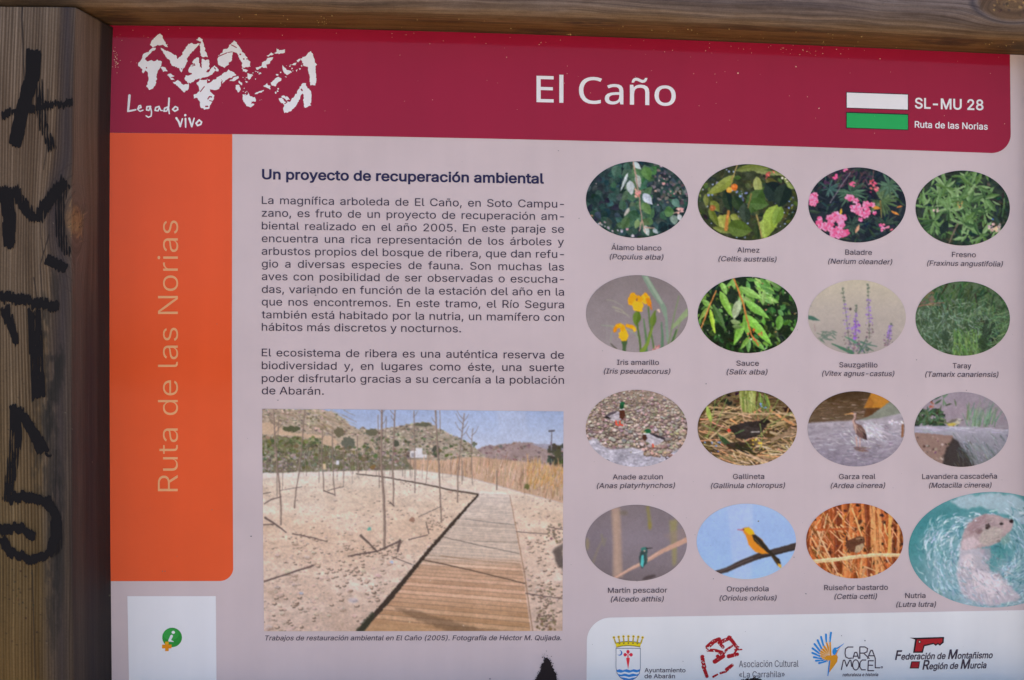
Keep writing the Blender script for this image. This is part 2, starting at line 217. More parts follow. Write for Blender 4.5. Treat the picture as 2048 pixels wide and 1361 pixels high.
MOUNT = [
 [(410,82),(440,100),(455,145),(495,210),(440,190),(400,192),(355,210),(325,195),(335,160),(370,115)],
 [(385,222),(350,250),(322,275),(300,292),(275,318),(300,342),(345,325),(360,345),(395,325),(440,345),(430,380),(405,420),(390,460),(382,540),(375,570),(325,610),(290,575),(310,520),(308,450),(285,425),(262,448),(250,410),(215,385),(215,350),(245,320),(270,262),(312,250),(350,212)],
 [(425,215),(520,262),(575,290),(580,318),(612,300),(640,240),(690,175),(740,180),(800,172),(760,205),(715,260),(678,305),(668,350),(640,405),(615,440),(595,405),(530,378),(505,330),(465,285)],
 [(755,140),(785,118),(815,135),(828,190),(840,250),(865,300),(805,298),(795,250),(788,190),(798,160),(775,146)],
 [(735,320),(782,302),(786,350),(796,402),(806,370),(806,318),(872,328),(880,410),(860,420),(842,440),(872,430),(900,400),(930,378),(970,420),(962,436),(930,430),(900,460),(870,480),(820,490),(770,500),(715,540),(690,545),(650,510),(655,470),(690,472),(718,458),(682,430),(695,400),(715,370),(750,372),(722,350)],
 [(420,390),(470,395),(490,430),(450,438)], [(485,462),(520,452),(552,480),(520,490),(560,518),(530,515)], [(545,540),(585,512),(640,560),(690,545),(690,590),(645,632),(605,590)],
 [(1110,145),(1140,175),(1180,240),(1220,290),(1260,345),(1262,390),(1180,400),(1180,350),(1150,300),(1140,270),(1100,245),(1090,290),(1085,330),(1055,370),(1020,398),(960,370),(950,320),(960,290),(1000,260),(1010,230),(1050,220),(1080,180)],
 [(1060,420),(1100,435),(1130,465),(1090,490),(1060,500),(1030,515),(1005,545),(990,500),(985,570),(970,600),(930,610),(880,600),(900,640),(925,660),(915,700),(890,740),(880,780),(830,790),(795,770),(790,720),(765,680),(735,690),(730,650),(765,640),(790,610),(770,560),(755,550),(790,510),(850,515),(860,550),(900,530),(960,490),(1000,460)],
 [(1065,520),(1110,490),(1150,475),(1155,495),(1110,525),(1085,525)],
 [(1180,400),(1235,425),(1225,445),(1190,432)], [(1230,452),(1282,460),(1280,480),(1250,512),(1232,495)], [(1210,525),(1238,528),(1225,542)],
 [(1310,400),(1360,390),(1370,350),(1410,330),(1440,300),(1480,305),(1450,330),(1440,360),(1410,370),(1415,408),(1370,395),(1330,415)], [(1412,285),(1450,265),(1482,272),(1430,296)], [(1482,262),(1512,250),(1500,215),(1530,235),(1580,235),(1580,260),(1540,270),(1505,268)], [(1305,428),(1322,430),(1310,440)], [(1335,455),(1365,450),(1345,468)],
 [(1820,250),(1840,265),(1850,310),(1860,350),(1885,375),(1865,385),(1870,440),(1875,490),(1865,565),(1815,560),(1815,490),(1800,430),(1795,390),(1755,385),(1745,350),(1730,325),(1700,350),(1690,335),(1720,320),(1780,290),(1800,260)],
 [(1555,380),(1580,400),(1600,420),(1640,430),(1650,445),(1600,470),(1570,440)], [(1620,375),(1690,355),(1680,375),(1640,380)], [(1682,425),(1700,420),(1690,442)], [(1710,408),(1730,406),(1722,418)],
 [(1300,640),(1390,605),(1385,620),(1310,648)], [(1380,570),(1420,545),(1425,565),(1450,570),(1445,605),(1420,585)], [(1450,540),(1480,510),(1520,480),(1550,500),(1545,520),(1520,530),(1490,575),(1455,560)],
 [(1120,565),(1160,560),(1170,600),(1145,635),(1130,610)], [(1150,520),(1185,540),(1180,565),(1155,550)],
 [(1185,650),(1230,655),(1240,630),(1255,665),(1310,680),(1315,720),(1275,710),(1270,735),(1300,735),(1260,775),(1225,755),(1195,710)], [(1340,705),(1370,685),(1365,700)], [(1280,745),(1300,740),(1290,752)],
 [(1525,690),(1555,678),(1585,718),(1632,716),(1680,650),(1720,580),(1745,540),(1775,545),(1790,590),(1825,615),(1830,690),(1820,750),(1770,775),(1760,760),(1755,650),(1740,640),(1720,690),(1680,760),(1640,800),(1575,820),(1565,780),(1580,745),(1530,710)], [(1540,662),(1600,666),(1630,700),(1600,704)],
]
MOUNT_CUT = [([(960,296),(1040,262)], 9), ([(1085,188),(1130,212)], 9), ([(1198,318),(1199,319)], 14), ([(1228,318),(1229,319)], 12), ([(1165,275),(1168,276)], 14), ([(795,622),(832,575)], 9), ([(865,690),(880,668),(900,672)], 12), ([(880,705),(912,715)], 8), ([(845,760),(862,760)], 14), ([(1735,602),(1742,612)], 14), ([(1580,735),(1600,722)], 9), ([(715,384),(745,378)], 7), ([(925,400),(935,412)], 10), ([(865,440),(880,425)], 10), ([(620,410),(622,412)], 9), ([(1050,258),(1090,252)], 7), ([(292,398),(294,402)], 11), ([(1270,735),(1290,715)], 6), ([(795,300),(805,400)], 7), ([(805,312),(870,322)], 6)]
MOUNT_FLECK = [(1190, 440, 1330, 540, 9), (1190, 580, 1260, 650, 5), (1460, 440, 1600, 500, 6), (1580, 350, 1740, 440, 8), (1490, 580, 1530, 650, 4), (1300, 380, 1360, 470, 4), (855, 500, 880, 520, 2)]
LEGADO = [([(132,658),(128,740),(122,805)], 18), ([(122,805),(155,800),(195,790)], 14), ([(210,780),(243,770),(238,754),(222,757),(212,785),(230,806),(262,796)], 11), ([(330,760),(298,764),(293,790),(318,798),(330,765),(342,815),(335,850),(312,860),(290,850)], 11), ([(412,762),(380,770),(376,798),(400,800),(412,768),(424,798),(440,802)], 11), ([(495,768),(460,776),(456,802),(482,803),(500,765),(505,682)], 12), ([(505,682),(498,770),(505,826)], 12), ([(560,762),(538,785),(558,804),(584,792),(582,770),(560,762)], 12),
 ([(575,870),(595,905),(608,946)], 15), ([(608,946),(620,900),(628,872)], 12), ([(655,876),(658,952)], 13), ([(652,842),(653,845)], 18), ([(690,872),(715,946)], 15), ([(715,946),(738,870)], 12), ([(782,886),(756,915),(770,938),(800,930),(806,905),(782,886)], 13)]
ASSOC = [([(1445,345),(1490,305),(1530,292)], 34), ([(1450,368),(1500,372),(1545,382)], 24), ([(1530,312),(1560,345)], 28), ([(1545,305),(1610,278)], 30), ([(1605,275),(1630,310),(1655,348)], 28), ([(1575,372),(1622,340)], 18), ([(1500,450),(1560,418)], 34), ([(1520,412),(1545,380)], 24), ([(1600,412),(1665,398)], 30), ([(1648,366),(1695,362)], 12), ([(1408,415),(1412,455),(1422,495)], 30), ([(1415,490),(1442,560)], 28), ([(1490,562),(1515,546)], 16), ([(1535,536),(1582,526)], 17), ([(1585,512),(1622,480)], 28), ([(1560,395),(1580,370)], 16), ([(1640,390),(1670,345)], 14)]
CARA = [[(612,397),(570,397),(550,412),(546,450),(552,480),(575,492),(600,490)], [(612,492),(628,442),(644,442),(660,492)], [(618,474),(654,474)], [(670,492),(670,396),(712,396),(735,410),(730,438),(705,448),(672,448)], [(702,448),(748,492)], [(735,492),(762,425),(775,425),(800,492)], [(746,470),(790,470)],
 [(515,586),(532,508),(543,508),(560,560),(585,508),(595,508),(602,560)], [(720,506),(690,506),(672,525),(670,565),(686,588),(716,588)], [(784,512),(742,512),(738,595),(786,595)], [(740,550),(778,550)], [(800,490),(800,571),(838,571)]]
# strokes of the five painted letters on the post: points, width at start and end, dryness
GRAFFITI = [
 [([(68,100),(66,150),(52,195),(40,240),(30,292)], 27, 24, .05), ([(72,150),(80,200),(86,250),(106,302)], 20, 18, .5), ([(2,230),(50,222),(100,210),(146,207)], 17, 15, .25)],
 [([(8,372),(18,430),(18,498)], 28, 22, .25), ([(26,376),(50,415),(72,444)], 22, 20, .3), ([(72,444),(95,405),(132,360)], 20, 26, .3), ([(126,366),(118,420),(122,470),(136,512)], 24, 18, .55), ([(92,518),(114,528),(134,540)], 19, 17, .0)],
 [([(0,590),(50,602),(118,616)], 20, 20, .2), ([(8,612),(22,650),(34,690)], 22, 12, .25), ([(68,620),(72,700),(78,798)], 26, 26, .3)],
 [([(22,812),(50,840),(75,880),(88,906)], 15, 24, .05), ([(88,906),(106,914)], 6, 3, .0), ([(34,815),(32,880),(22,950),(14,1008)], 26, 18, .4)],
 [([(14,1000),(60,994),(95,1004),(112,1035),(112,1075),(98,1108),(60,1120),(22,1108),(4,1078)], 20, 17, .12), ([(112,1040),(114,1085),(104,1112)], 26, 22, .7), ([(0,1060),(40,1058),(70,1074)], 20, 16, .05)],
]
# ---------------------------------------------------------------- printed pictures: a small painter
# Every photograph printed on the board is drawn here by hand-written strokes, leaves, stones and clumps.
def fbm(w, h, cell, seed, octv=3, sy=1.0):
    r = np.random.RandomState(seed); out = np.zeros((h, w)); amp = 1.0; tot = 0.0
    for o in range(octv):
        cx = max(cell / 2 ** o, 1.0); cy = max(cell * sy / 2 ** o, 1.0)
        gw = int(w / cx) + 3; gh = int(h / cy) + 3
        g = r.rand(gh, gw)
        x = np.arange(w) / cx; y = np.arange(h) / cy
        xi = x.astype(int); yi = y.astype(int); fx = x - xi; fy = y - yi
        fx = fx * fx * (3 - 2 * fx); fy = fy * fy * (3 - 2 * fy)
        a = g[np.ix_(yi, xi)]; b = g[np.ix_(yi, xi + 1)]; c = g[np.ix_(yi + 1, xi)]; d = g[np.ix_(yi + 1, xi + 1)]
        v = (a * (1 - fx) + b * fx) * (1 - fy[:, None]) + (c * (1 - fx) + d * fx) * fy[:, None]
        out += v * amp; tot += amp; amp *= 0.55
    return out / tot


class Pic:
    """canvas over a box of the board; drawing coordinates are ox + x / k"""
    def __init__(s, x0, y0, x1, y1, ox, oy, k, col, seed=1):
        s.x0, s.y0 = int(math.floor(x0)) - 1, int(math.floor(y0)) - 1
        s.w, s.h = int(math.ceil(x1)) + 2 - s.x0, int(math.ceil(y1)) + 2 - s.y0
        s.ox, s.oy, s.k = ox, oy, k
        s.a = np.ones((s.h, s.w, 3)) * np.array(col, float)
        s.r = np.random.RandomState(seed)
        s.vx0 = (s.x0 - ox) * k; s.vy0 = (s.y0 - oy) * k
        s.vx1 = s.vx0 + s.w * k; s.vy1 = s.vy0 + s.h * k

    def to(s, p):
        p = np.asarray(p, float)
        return np.stack([s.ox + p[..., 0] / s.k - s.x0, s.oy + p[..., 1] / s.k - s.y0], -1)

    def grid(s):
        yy, xx = np.mgrid[0:s.h, 0:s.w]
        return (xx + s.x0 - s.ox) * s.k, (yy + s.y0 - s.oy) * s.k

    def blend(s, m, col, al=1.0, box=None):
        if box is None: box = (0, 0, s.w, s.h)
        x0, y0, x1, y1 = box
        m = (m * al)[..., None]
        sub = s.a[y0:y1, x0:x1]
        sub += (np.asarray(col, float) - sub) * m

    def cover(s, q, n=3, pad=1):
        x0 = max(int(q[:, 0].min()) - pad, 0); x1 = min(int(q[:, 0].max()) + pad + 2, s.w)
        y0 = max(int(q[:, 1].min()) - pad, 0); y1 = min(int(q[:, 1].max()) + pad + 2, s.h)
        if x1 <= x0 or y1 <= y0: return None, None
        o = (np.arange(n) + .5) / n - .5
        X = (np.arange(x0, x1)[:, None] + o).ravel(); Y = (np.arange(y0, y1)[:, None] + o).ravel()
        ins = np.zeros((len(Y), len(X)), bool)
        for i in range(len(q)):
            (ax, ay), (bx, by) = q[i - 1], q[i]
            if ay == by: continue
            c = ((ay > Y) != (by > Y))
            xc = ax + (Y - ay) * (bx - ax) / (by - ay)
            ins ^= c[:, None] & (X[None, :] < xc[:, None])
        m = ins.reshape(y1 - y0, n, x1 - x0, n).mean((1, 3))
        return m, (x0, y0, x1, y1)

    def poly(s, pts, col, al=1.0, rough=0.0, soft=0):
        p = np.asarray(pts, float)
        if rough:
            out = []
            for i in range(len(p)):
                a, b = p[i], p[(i + 1) % len(p)]
                n = max(1, int(np.hypot(*(b - a)) / (rough * 2.2)))
                for j in range(n):
                    out.append(a + (b - a) * j / n + s.r.normal(0, rough, 2) * .6)
            p = np.array(out)
        m, b = s.cover(s.to(p), pad=1 + soft)
        if m is None: return
        for _ in range(soft): m = blur1(m)
        s.blend(m, col, al, b)

    def mask_poly(s, pts, soft=0):
        full = np.zeros((s.h, s.w))
        m, b = s.cover(s.to(pts), pad=2)
        if m is not None: full[b[1]:b[3], b[0]:b[2]] = m
        for _ in range(soft): full = blur1(full)
        return full

    def stroke(s, pts, w0, w1, col, al=1.0, jit=0.0):
        q = s.to(pts)
        if jit: q = q + s.r.normal(0, jit / s.k, q.shape)
        n = len(q) - 1; w0 = w0 / s.k; w1 = w1 / s.k
        pad = max(w0, w1) / 2 + 1.5
        x0 = max(int(q[:, 0].min() - pad), 0); x1 = min(int(q[:, 0].max() + pad) + 2, s.w)
        y0 = max(int(q[:, 1].min() - pad), 0); y1 = min(int(q[:, 1].max() + pad) + 2, s.h)
        if x1 <= x0 or y1 <= y0: return
        X, Y = np.meshgrid(np.arange(x0, x1), np.arange(y0, y1))
        m = np.zeros(X.shape)
        for i in range(n):
            a, b = q[i], q[i + 1]; d = b - a; L2 = (d * d).sum() + 1e-9
            t = np.clip(((X - a[0]) * d[0] + (Y - a[1]) * d[1]) / L2, 0, 1)
            D = np.hypot(X - a[0] - t * d[0], Y - a[1] - t * d[1])
            w = w0 + (w1 - w0) * (i + t) / n
            m = np.maximum(m, np.clip(w / 2 - D + .5, 0, 1) * np.minimum(w + .15, 1))
        s.blend(m, col, al, (x0, y0, x1, y1))

    def ell(s, cx, cy, rx, ry, col, al=1.0, ang=0.0, rough=0.0, soft=0):
        t = np.linspace(0, 2 * math.pi, 26)[:-1]; c, n = math.cos(ang), math.sin(ang)
        x = rx * np.cos(t); y = ry * np.sin(t)
        s.poly(np.stack([cx + x * c - y * n, cy + x * n + y * c], -1), col, al, rough, soft)

    def leaf(s, x, y, ang, L, W, c0, c1=None, al=1.0, tip=.5, bend=0.0):
        """a leaf from its stalk (x, y) along ang; two halves of two tones"""
        t = np.linspace(0, 1, 8); wd = np.sin(math.pi * t ** (math.log(.5) / math.log(tip))) ** .85 * W / 2
        u = t * L; v0 = bend * L * t * (1 - t) * 2
        c, n = math.cos(ang), math.sin(ang)
        f = lambda u, v: np.stack([x + u * c - v * n, y + u * n + v * c], -1)
        A = f(u, v0 + wd); B = f(u, v0 - wd); M = f(u, v0)
        if c1 is None:
            s.poly(np.concatenate([A, B[::-1]]), c0, al)
        else:
            s.poly(np.concatenate([A, B[::-1]]), c0, al)
            s.poly(np.concatenate([M, B[::-1]]), c1, al * .85)

    def leaves(s, n, cols, L, W, ang=0, spread=3.2, box=None, al=1.0, two=14, tip=.45, fn=None, bend=.12):
        x0, y0, x1, y1 = box or (s.vx0, s.vy0, s.vx1, s.vy1)
        for _ in range(n):
            x, y = s.r.uniform(x0, x1), s.r.uniform(y0, y1)
            if fn is not None and not fn(x, y): continue
            c = np.array(cols[s.r.randint(len(cols))], float) + s.r.normal(0, 5, 3)
            l = s.r.uniform(*L); a = ang + s.r.uniform(-spread, spread)
            s.leaf(x, y, a, l, l * s.r.uniform(*W), c, c + s.r.choice([-1, 1]) * two, al, tip, s.r.uniform(-bend, bend))

    def strokes(s, n, cols, L, w, ang, spread, box=None, al=1.0, fn=None, taper=.4):
        x0, y0, x1, y1 = box or (s.vx0, s.vy0, s.vx1, s.vy1)
        for _ in range(n):
            x, y = s.r.uniform(x0, x1), s.r.uniform(y0, y1)
            if fn is not None and not fn(x, y): continue
            c = np.array(cols[s.r.randint(len(cols))], float) + s.r.normal(0, 5, 3)
            l = s.r.uniform(*L); a = ang + s.r.normal(0, spread); b = a + s.r.normal(0, .15); ww = s.r.uniform(*w)
            p = [(x, y), (x + l / 2 * math.cos(a), y + l / 2 * math.sin(a))]
            p.append((p[1][0] + l / 2 * math.cos(b), p[1][1] + l / 2 * math.sin(b)))
            s.stroke(p, ww, ww * taper, c, al)

    def dots(s, n, cols, R, box=None, al=1.0, fn=None, flat=1.0):
        x0, y0, x1, y1 = box or (s.vx0, s.vy0, s.vx1, s.vy1)
        for _ in range(n):
            x, y = s.r.uniform(x0, x1), s.r.uniform(y0, y1)
            if fn is not None and not fn(x, y): continue
            c = np.array(cols[s.r.randint(len(cols))], float) + s.r.normal(0, 6, 3)
            r = s.r.uniform(*R)
            s.ell(x, y, r, r * flat * s.r.uniform(.6, 1.1), c, al, s.r.uniform(-.5, .5), rough=r * .3)

    def noise(s, cell, amp, seed, m=None, sy=1.0, octv=3, tint=(1, 1, 1)):
        f = (fbm(s.w, s.h, cell / s.k, seed, octv, sy) - .5) * 2 * amp
        if m is not None: f = f * m
        s.a += f[..., None] * np.array(tint)

    def grad(s, stops, m=None):
        """vertical gradient, stops = [(y, colour), ...]"""
        _, Y = s.grid(); ys = [q[0] for q in stops]
        g = np.stack([np.interp(Y, ys, [q[1][i] for q in stops]) for i in range(3)], -1)
        if m is None: s.a[:] = g
        else: s.a += (g - s.a) * m[..., None]

    def blur(s, n):
        for _ in range(n): s.a = blur1(s.a)

    def sharpen_grain(s, amp=3.0):
        """the last step of every picture: break up clean edges, mottle, soften like a small print, add grain"""
        busy = amp >= 3.5; sd = s.r.randint(9999); wp = .30 if busy else .22
        yy, xx = np.mgrid[0:s.h, 0:s.w].astype(float)
        for c, q in ((3, 2.0 * wp), (8, 2.4 * wp)):
            xx = xx + (fbm(s.w, s.h, c, sd, 2) - .5) * 2 * q; yy = yy + (fbm(s.w, s.h, c, sd + 1, 2) - .5) * 2 * q; sd += 2
        s.a = sample(s.a, xx, yy)
        k = .13 if busy else (.06 if amp >= 3 else .03)
        f = 1 + (fbm(s.w, s.h, 3.4, sd, 2) - .5) * 2 * k + (fbm(s.w, s.h, 9, sd + 1, 3) - .5) * 2 * k * .8
        s.a = s.a * f[..., None]
        s.a = blur1(s.a)
        if busy: s.a = s.a + (s.a - blur1(blur1(s.a))) * .5
        s.a += s.r.normal(0, amp * .7, (s.h, s.w, 1)) + s.r.normal(0, amp * .3, s.a.shape)
        s.a = np.clip(s.a, 18, 245)


def sample(a, x, y):
    """bilinear look-up in a canvas"""
    h, w = a.shape[:2]
    x = np.clip(x, 0, w - 1.001); y = np.clip(y, 0, h - 1.001)
    xi = x.astype(int); yi = y.astype(int); fx = (x - xi)[..., None]; fy = (y - yi)[..., None]
    return (a[yi, xi] * (1 - fx) + a[yi, xi + 1] * fx) * (1 - fy) + (a[yi + 1, xi] * (1 - fx) + a[yi + 1, xi + 1] * fx) * fy


def blur1(a):
    p = np.pad(a, [(1, 1), (1, 1)] + [(0, 0)] * (a.ndim - 2), mode='edge')
    a = (p[:-2] + 2 * p[1:-1] + p[2:]) / 4
    return (a[:, :-2] + 2 * a[:, 1:-1] + a[:, 2:]) / 4


def oval_pic(cx, cy, rx, ry, ox, oy, k, col, seed):
    return Pic(cx - rx, cy - ry, cx + rx, cy + ry, ox, oy, k, col, seed)


K = 2.835
OVALS = {}     # name -> (cx, cy, rx, ry)
OVALS['poplar'] = (1274.2, 399.8, 102.3, 76.6)
OVALS['hackberry'] = (1495.6, 405.0, 100.2, 76.2)
OVALS['oleander'] = (1714.4, 410.4, 97.6, 75.1)
OVALS['ash'] = (1925.4, 416.6, 94.4, 75.0)
OVALS['iris'] = (1274.2, 627.9, 102.3, 77.1)
OVALS['willow'] = (1495.5, 630.3, 100.3, 76.4)
OVALS['chaste_tree'] = (1713.9, 634.8, 97.7, 74.4)
OVALS['tamarisk'] = (1925.4, 637.6, 94.5, 74.4)
OVALS['mallard'] = (1273.3, 857.2, 101.8, 77.1)
OVALS['moorhen'] = (1494.6, 856.6, 99.5, 75.2)
OVALS['heron'] = (1712.5, 858.2, 97.3, 75.3)
OVALS['wagtail'] = (1923.0, 859.5, 94.3, 74.8)
OVALS['kingfisher'] = (1272.2, 1086.3, 101.8, 76.2)
OVALS['oriole'] = (1492.7, 1083.3, 99.3, 75.3)
OVALS['warbler'] = (1709.5, 1082.2, 97.2, 75.3)
OVALS['otter'] = (1985.0, 1100.0, 168.0, 115.5)
ORG = {}
for _n in ('poplar', 'hackberry', 'iris', 'willow'): ORG[_n] = (1150, 300)
for _n in ('oleander', 'ash', 'chaste_tree', 'tamarisk'): ORG[_n] = (1588, 300)
for _n in ('mallard', 'moorhen', 'kingfisher', 'oriole'): ORG[_n] = (1150, 760)
for _n in ('heron', 'wagtail', 'warbler', 'otter'): ORG[_n] = (1588, 760)


def start(name, col, seed):
    return oval_pic(*OVALS[name], *ORG[name], K, col, seed)


def pic_poplar():
    s = start('poplar', (40, 52, 54), 11)
    s.noise(120, 14, 1); s.noise(30, 12, 2)
    s.leaves(330, [(38, 54, 56), (48, 68, 66), (58, 80, 76), (34, 44, 48), (52, 74, 64), (44, 60, 66)], (34, 66), (.6, .95), two=9, tip=.35)
    s.dots(90, [(95, 88, 90), (112, 104, 104), (72, 74, 76)], (4, 12), box=(430, 80, 640, 300))
    s.dots(30, [(185, 150, 144), (200, 172, 168), (170, 124, 114)], (3, 9), fn=lambda x, y: (y > 330 and x < 330 and y - 330 > (x - 60) * .35) or (x < 130 and y > 180 and y < 240))
    s.dots(34, [(168, 160, 168), (190, 182, 190), (140, 136, 142), (176, 150, 148)], (3, 9), box=(90, 390, 330, 490), fn=lambda x, y: y > 372 + (x - 60) * .33)
    s.dots(22, [(190, 148, 138), (196, 170, 168), (150, 108, 100)], (3, 9), box=(400, 90, 640, 330))
    s.leaves(60, [(70, 98, 74), (58, 84, 66), (80, 108, 78)], (40, 70), (.65, .9), box=(270, 90, 430, 440), two=12, tip=.35)
    G = [(330, 95, .9, 90, 62, (84, 116, 82)), (395, 95, 1.25, 85, 58, (92, 128, 74)), (245, 90, 1.9, 70, 60, (76, 104, 90)),
         (300, 250, .3, 70, 60, (70, 100, 78)), (385, 300, 1.0, 80, 50, (98, 128, 80)), (505, 350, .1, 60, 62, (86, 122, 76)),
         (330, 350, 2.3, 80, 60, (66, 96, 70)), (300, 380, 2.0, 80, 46, (78, 104, 70)), (555, 280, .9, 60, 46, (98, 132, 120)),
         (360, 395, 1.9, 55, 34, (120, 142, 98)), (310, 360, .4, 60, 58, (60, 90, 68)), (555, 370, 1.3, 58, 46, (120, 140, 128))]
    for x, y, a, L, W, c in G: s.leaf(x, y, a, L, W, c, np.array(c) - 16, tip=.4)
    for x, y, a, L, W, c in [(310, 175, 1.45, 82, 46, (182, 190, 192)), (385, 250, .85, 82, 46, (188, 196, 208)), (348, 140, 1.3, 80, 36, (168, 174, 168)),
                             (330, 70, .75, 60, 32, (178, 190, 192)), (300, 130, 1.95, 115, 16, (196, 206, 208)), (296, 160, 2.1, 60, 12, (176, 186, 186)),
                             (310, 330, 2.2, 60, 20, (178, 174, 166)), (395, 430, 1.2, 62, 34, (176, 186, 182)), (440, 450, .7, 40, 24, (160, 172, 176)), (585, 365, 1.2, 44, 26, (186, 190, 190))]:
        s.leaf(x, y, a, L, W, c, np.array(c) - 14, tip=.4)
    for p in ([(330, 66), (345, 150), (362, 250), (372, 340), (380, 400), (400, 470)], [(362, 250), (340, 215)], [(400, 440), (450, 445)], [(380, 400), (365, 460)], [(600, 350), (560, 360)]):
        s.stroke(p, 8, 5, (176, 140, 126), .9)
    s.dots(10, [(205, 150, 136), (190, 130, 110)], (5, 12), box=(340, 225, 380, 265))
    s.dots(7, [(205, 150, 146), (215, 170, 160)], (5, 10), box=(580, 330, 620, 365))
    s.sharpen_grain(4); return s


def pic_hackberry():
    s = start('hackberry', (52, 58, 40), 12)
    s.noise(80, 22, 3); s.noise(24, 16, 4)
    s.leaves(200, [(44, 52, 36), (62, 72, 42), (36, 42, 40), (78, 86, 48)], (20, 52), (.4, .7), two=10)
    s.dots(120, [(140, 152, 190), (124, 138, 180), (170, 180, 206)], (3, 8), fn=lambda x, y: x < 800 and 180 < y < 440)
    s.dots(130, [(136, 150, 192), (118, 134, 184), (170, 180, 208)], (3, 8), fn=lambda x, y: x > 1130 and y > 260)
    s.dots(44, [(130, 146, 190), (156, 168, 204), (96, 106, 130)], (3, 8), box=(915, 235, 980, 500))
    s.dots(34, [(160, 172, 210)], (3, 9), box=(700, 110, 900, 230))
    s.leaves(150, [(56, 66, 36), (84, 96, 44), (44, 50, 34), (108, 112, 56)], (16, 40), (.35, .6), two=10, fn=lambda x, y: x < 820 or x > 1120)
    s.strokes(60, [(70, 60, 40), (52, 44, 34)], (30, 80), (2, 5), 1.2, .8)
    L = [(905, 145, 2.55, 190, 60, (134, 144, 72), -.1), (910, 120, -.05, 200, 40, (112, 122, 66), -.14), (1010, 120, .12, 200, 26, (128, 136, 86), 0),
         (1030, 150, 1.45, 120, 50, (150, 156, 96), 0), (1080, 165, .6, 110, 50, (100, 96, 56), 0),
         (850, 230, 1.3, 130, 60, (42, 56, 40), 0), (900, 260, 1.1, 110, 60, (50, 66, 42), 0), (960, 300, 1.5, 120, 70, (60, 72, 60), 0),
         (1080, 190, .8, 150, 110, (38, 50, 46), 0), (1200, 190, 1.9, 150, 100, (42, 54, 46), 0), (1060, 225, 2.0, 150, 100, (72, 96, 52), .1), (990, 300, .1, 110, 70, (78, 104, 56), 0),
         (1145, 310, 1.85, 190, 96, (142, 164, 72), .1), (1070, 390, 1.5, 120, 76, (150, 170, 84), 0), (1170, 320, 1.95, 120, 60, (120, 146, 66), .0),
         (870, 365, 2.0, 110, 60, (150, 156, 70), 0), (820, 370, 1.2, 90, 60, (168, 172, 88), 0), (880, 370, .5, 60, 40, (142, 148, 76), 0),
         (860, 430, .2, 150, 96, (88, 108, 52), .06), (770, 290, .9, 80, 50, (120, 128, 64), 0), (760, 330, 1.1, 120, 40, (104, 116, 54), 0), (740, 250, 1.5, 80, 30, (120, 126, 70), 0),
         (1200, 200, .3, 60, 24, (120, 134, 72), 0), (1180, 160, .8, 90, 20, (128, 138, 84), 0), (780, 440, .3, 110, 30, (120, 130, 70), 0), (1030, 420, 1.5, 90, 40, (52, 66, 40), 0)]
    for x, y, a, l, w, c, b in L: s.leaf(x, y, a, l, w, c, np.array(c) - 18, bend=b, tip=.42)
    s.stroke([(920, 85), (905, 130), (890, 170)], 7, 5, (160, 140, 90))
    s.stroke([(890, 150), (885, 210)], 4, 4, (150, 120, 70)); s.stroke([(870, 350), (862, 400), (856, 450)], 14, 22, (176, 120, 62)); s.stroke([(1000, 250), (980, 330)], 8, 6, (120, 100, 60))
    s.stroke([(1030, 370), (1060, 500)], 9, 7, (150, 132, 80)); s.stroke([(1080, 165), (1110, 130)], 5, 5, (200, 90, 90))
    for x, y, r, c in [(903, 212, 19, (206, 106, 44)), (875, 228, 16, (214, 150, 60)), (780, 330, 17, (150, 92, 50))]:
        s.ell(x, y, r, r, c); s.ell(x - r * .3, y - r * .35, r * .4, r * .35, np.array(c) + 34, .8)
    s.dots(7, [(200, 80, 80), (210, 120, 100)], (4, 8), box=(1080, 120, 1130, 150)); s.dots(6, [(226, 214, 190)], (3, 7), box=(1150, 160, 1210, 180))
    s.sharpen_grain(4); return s


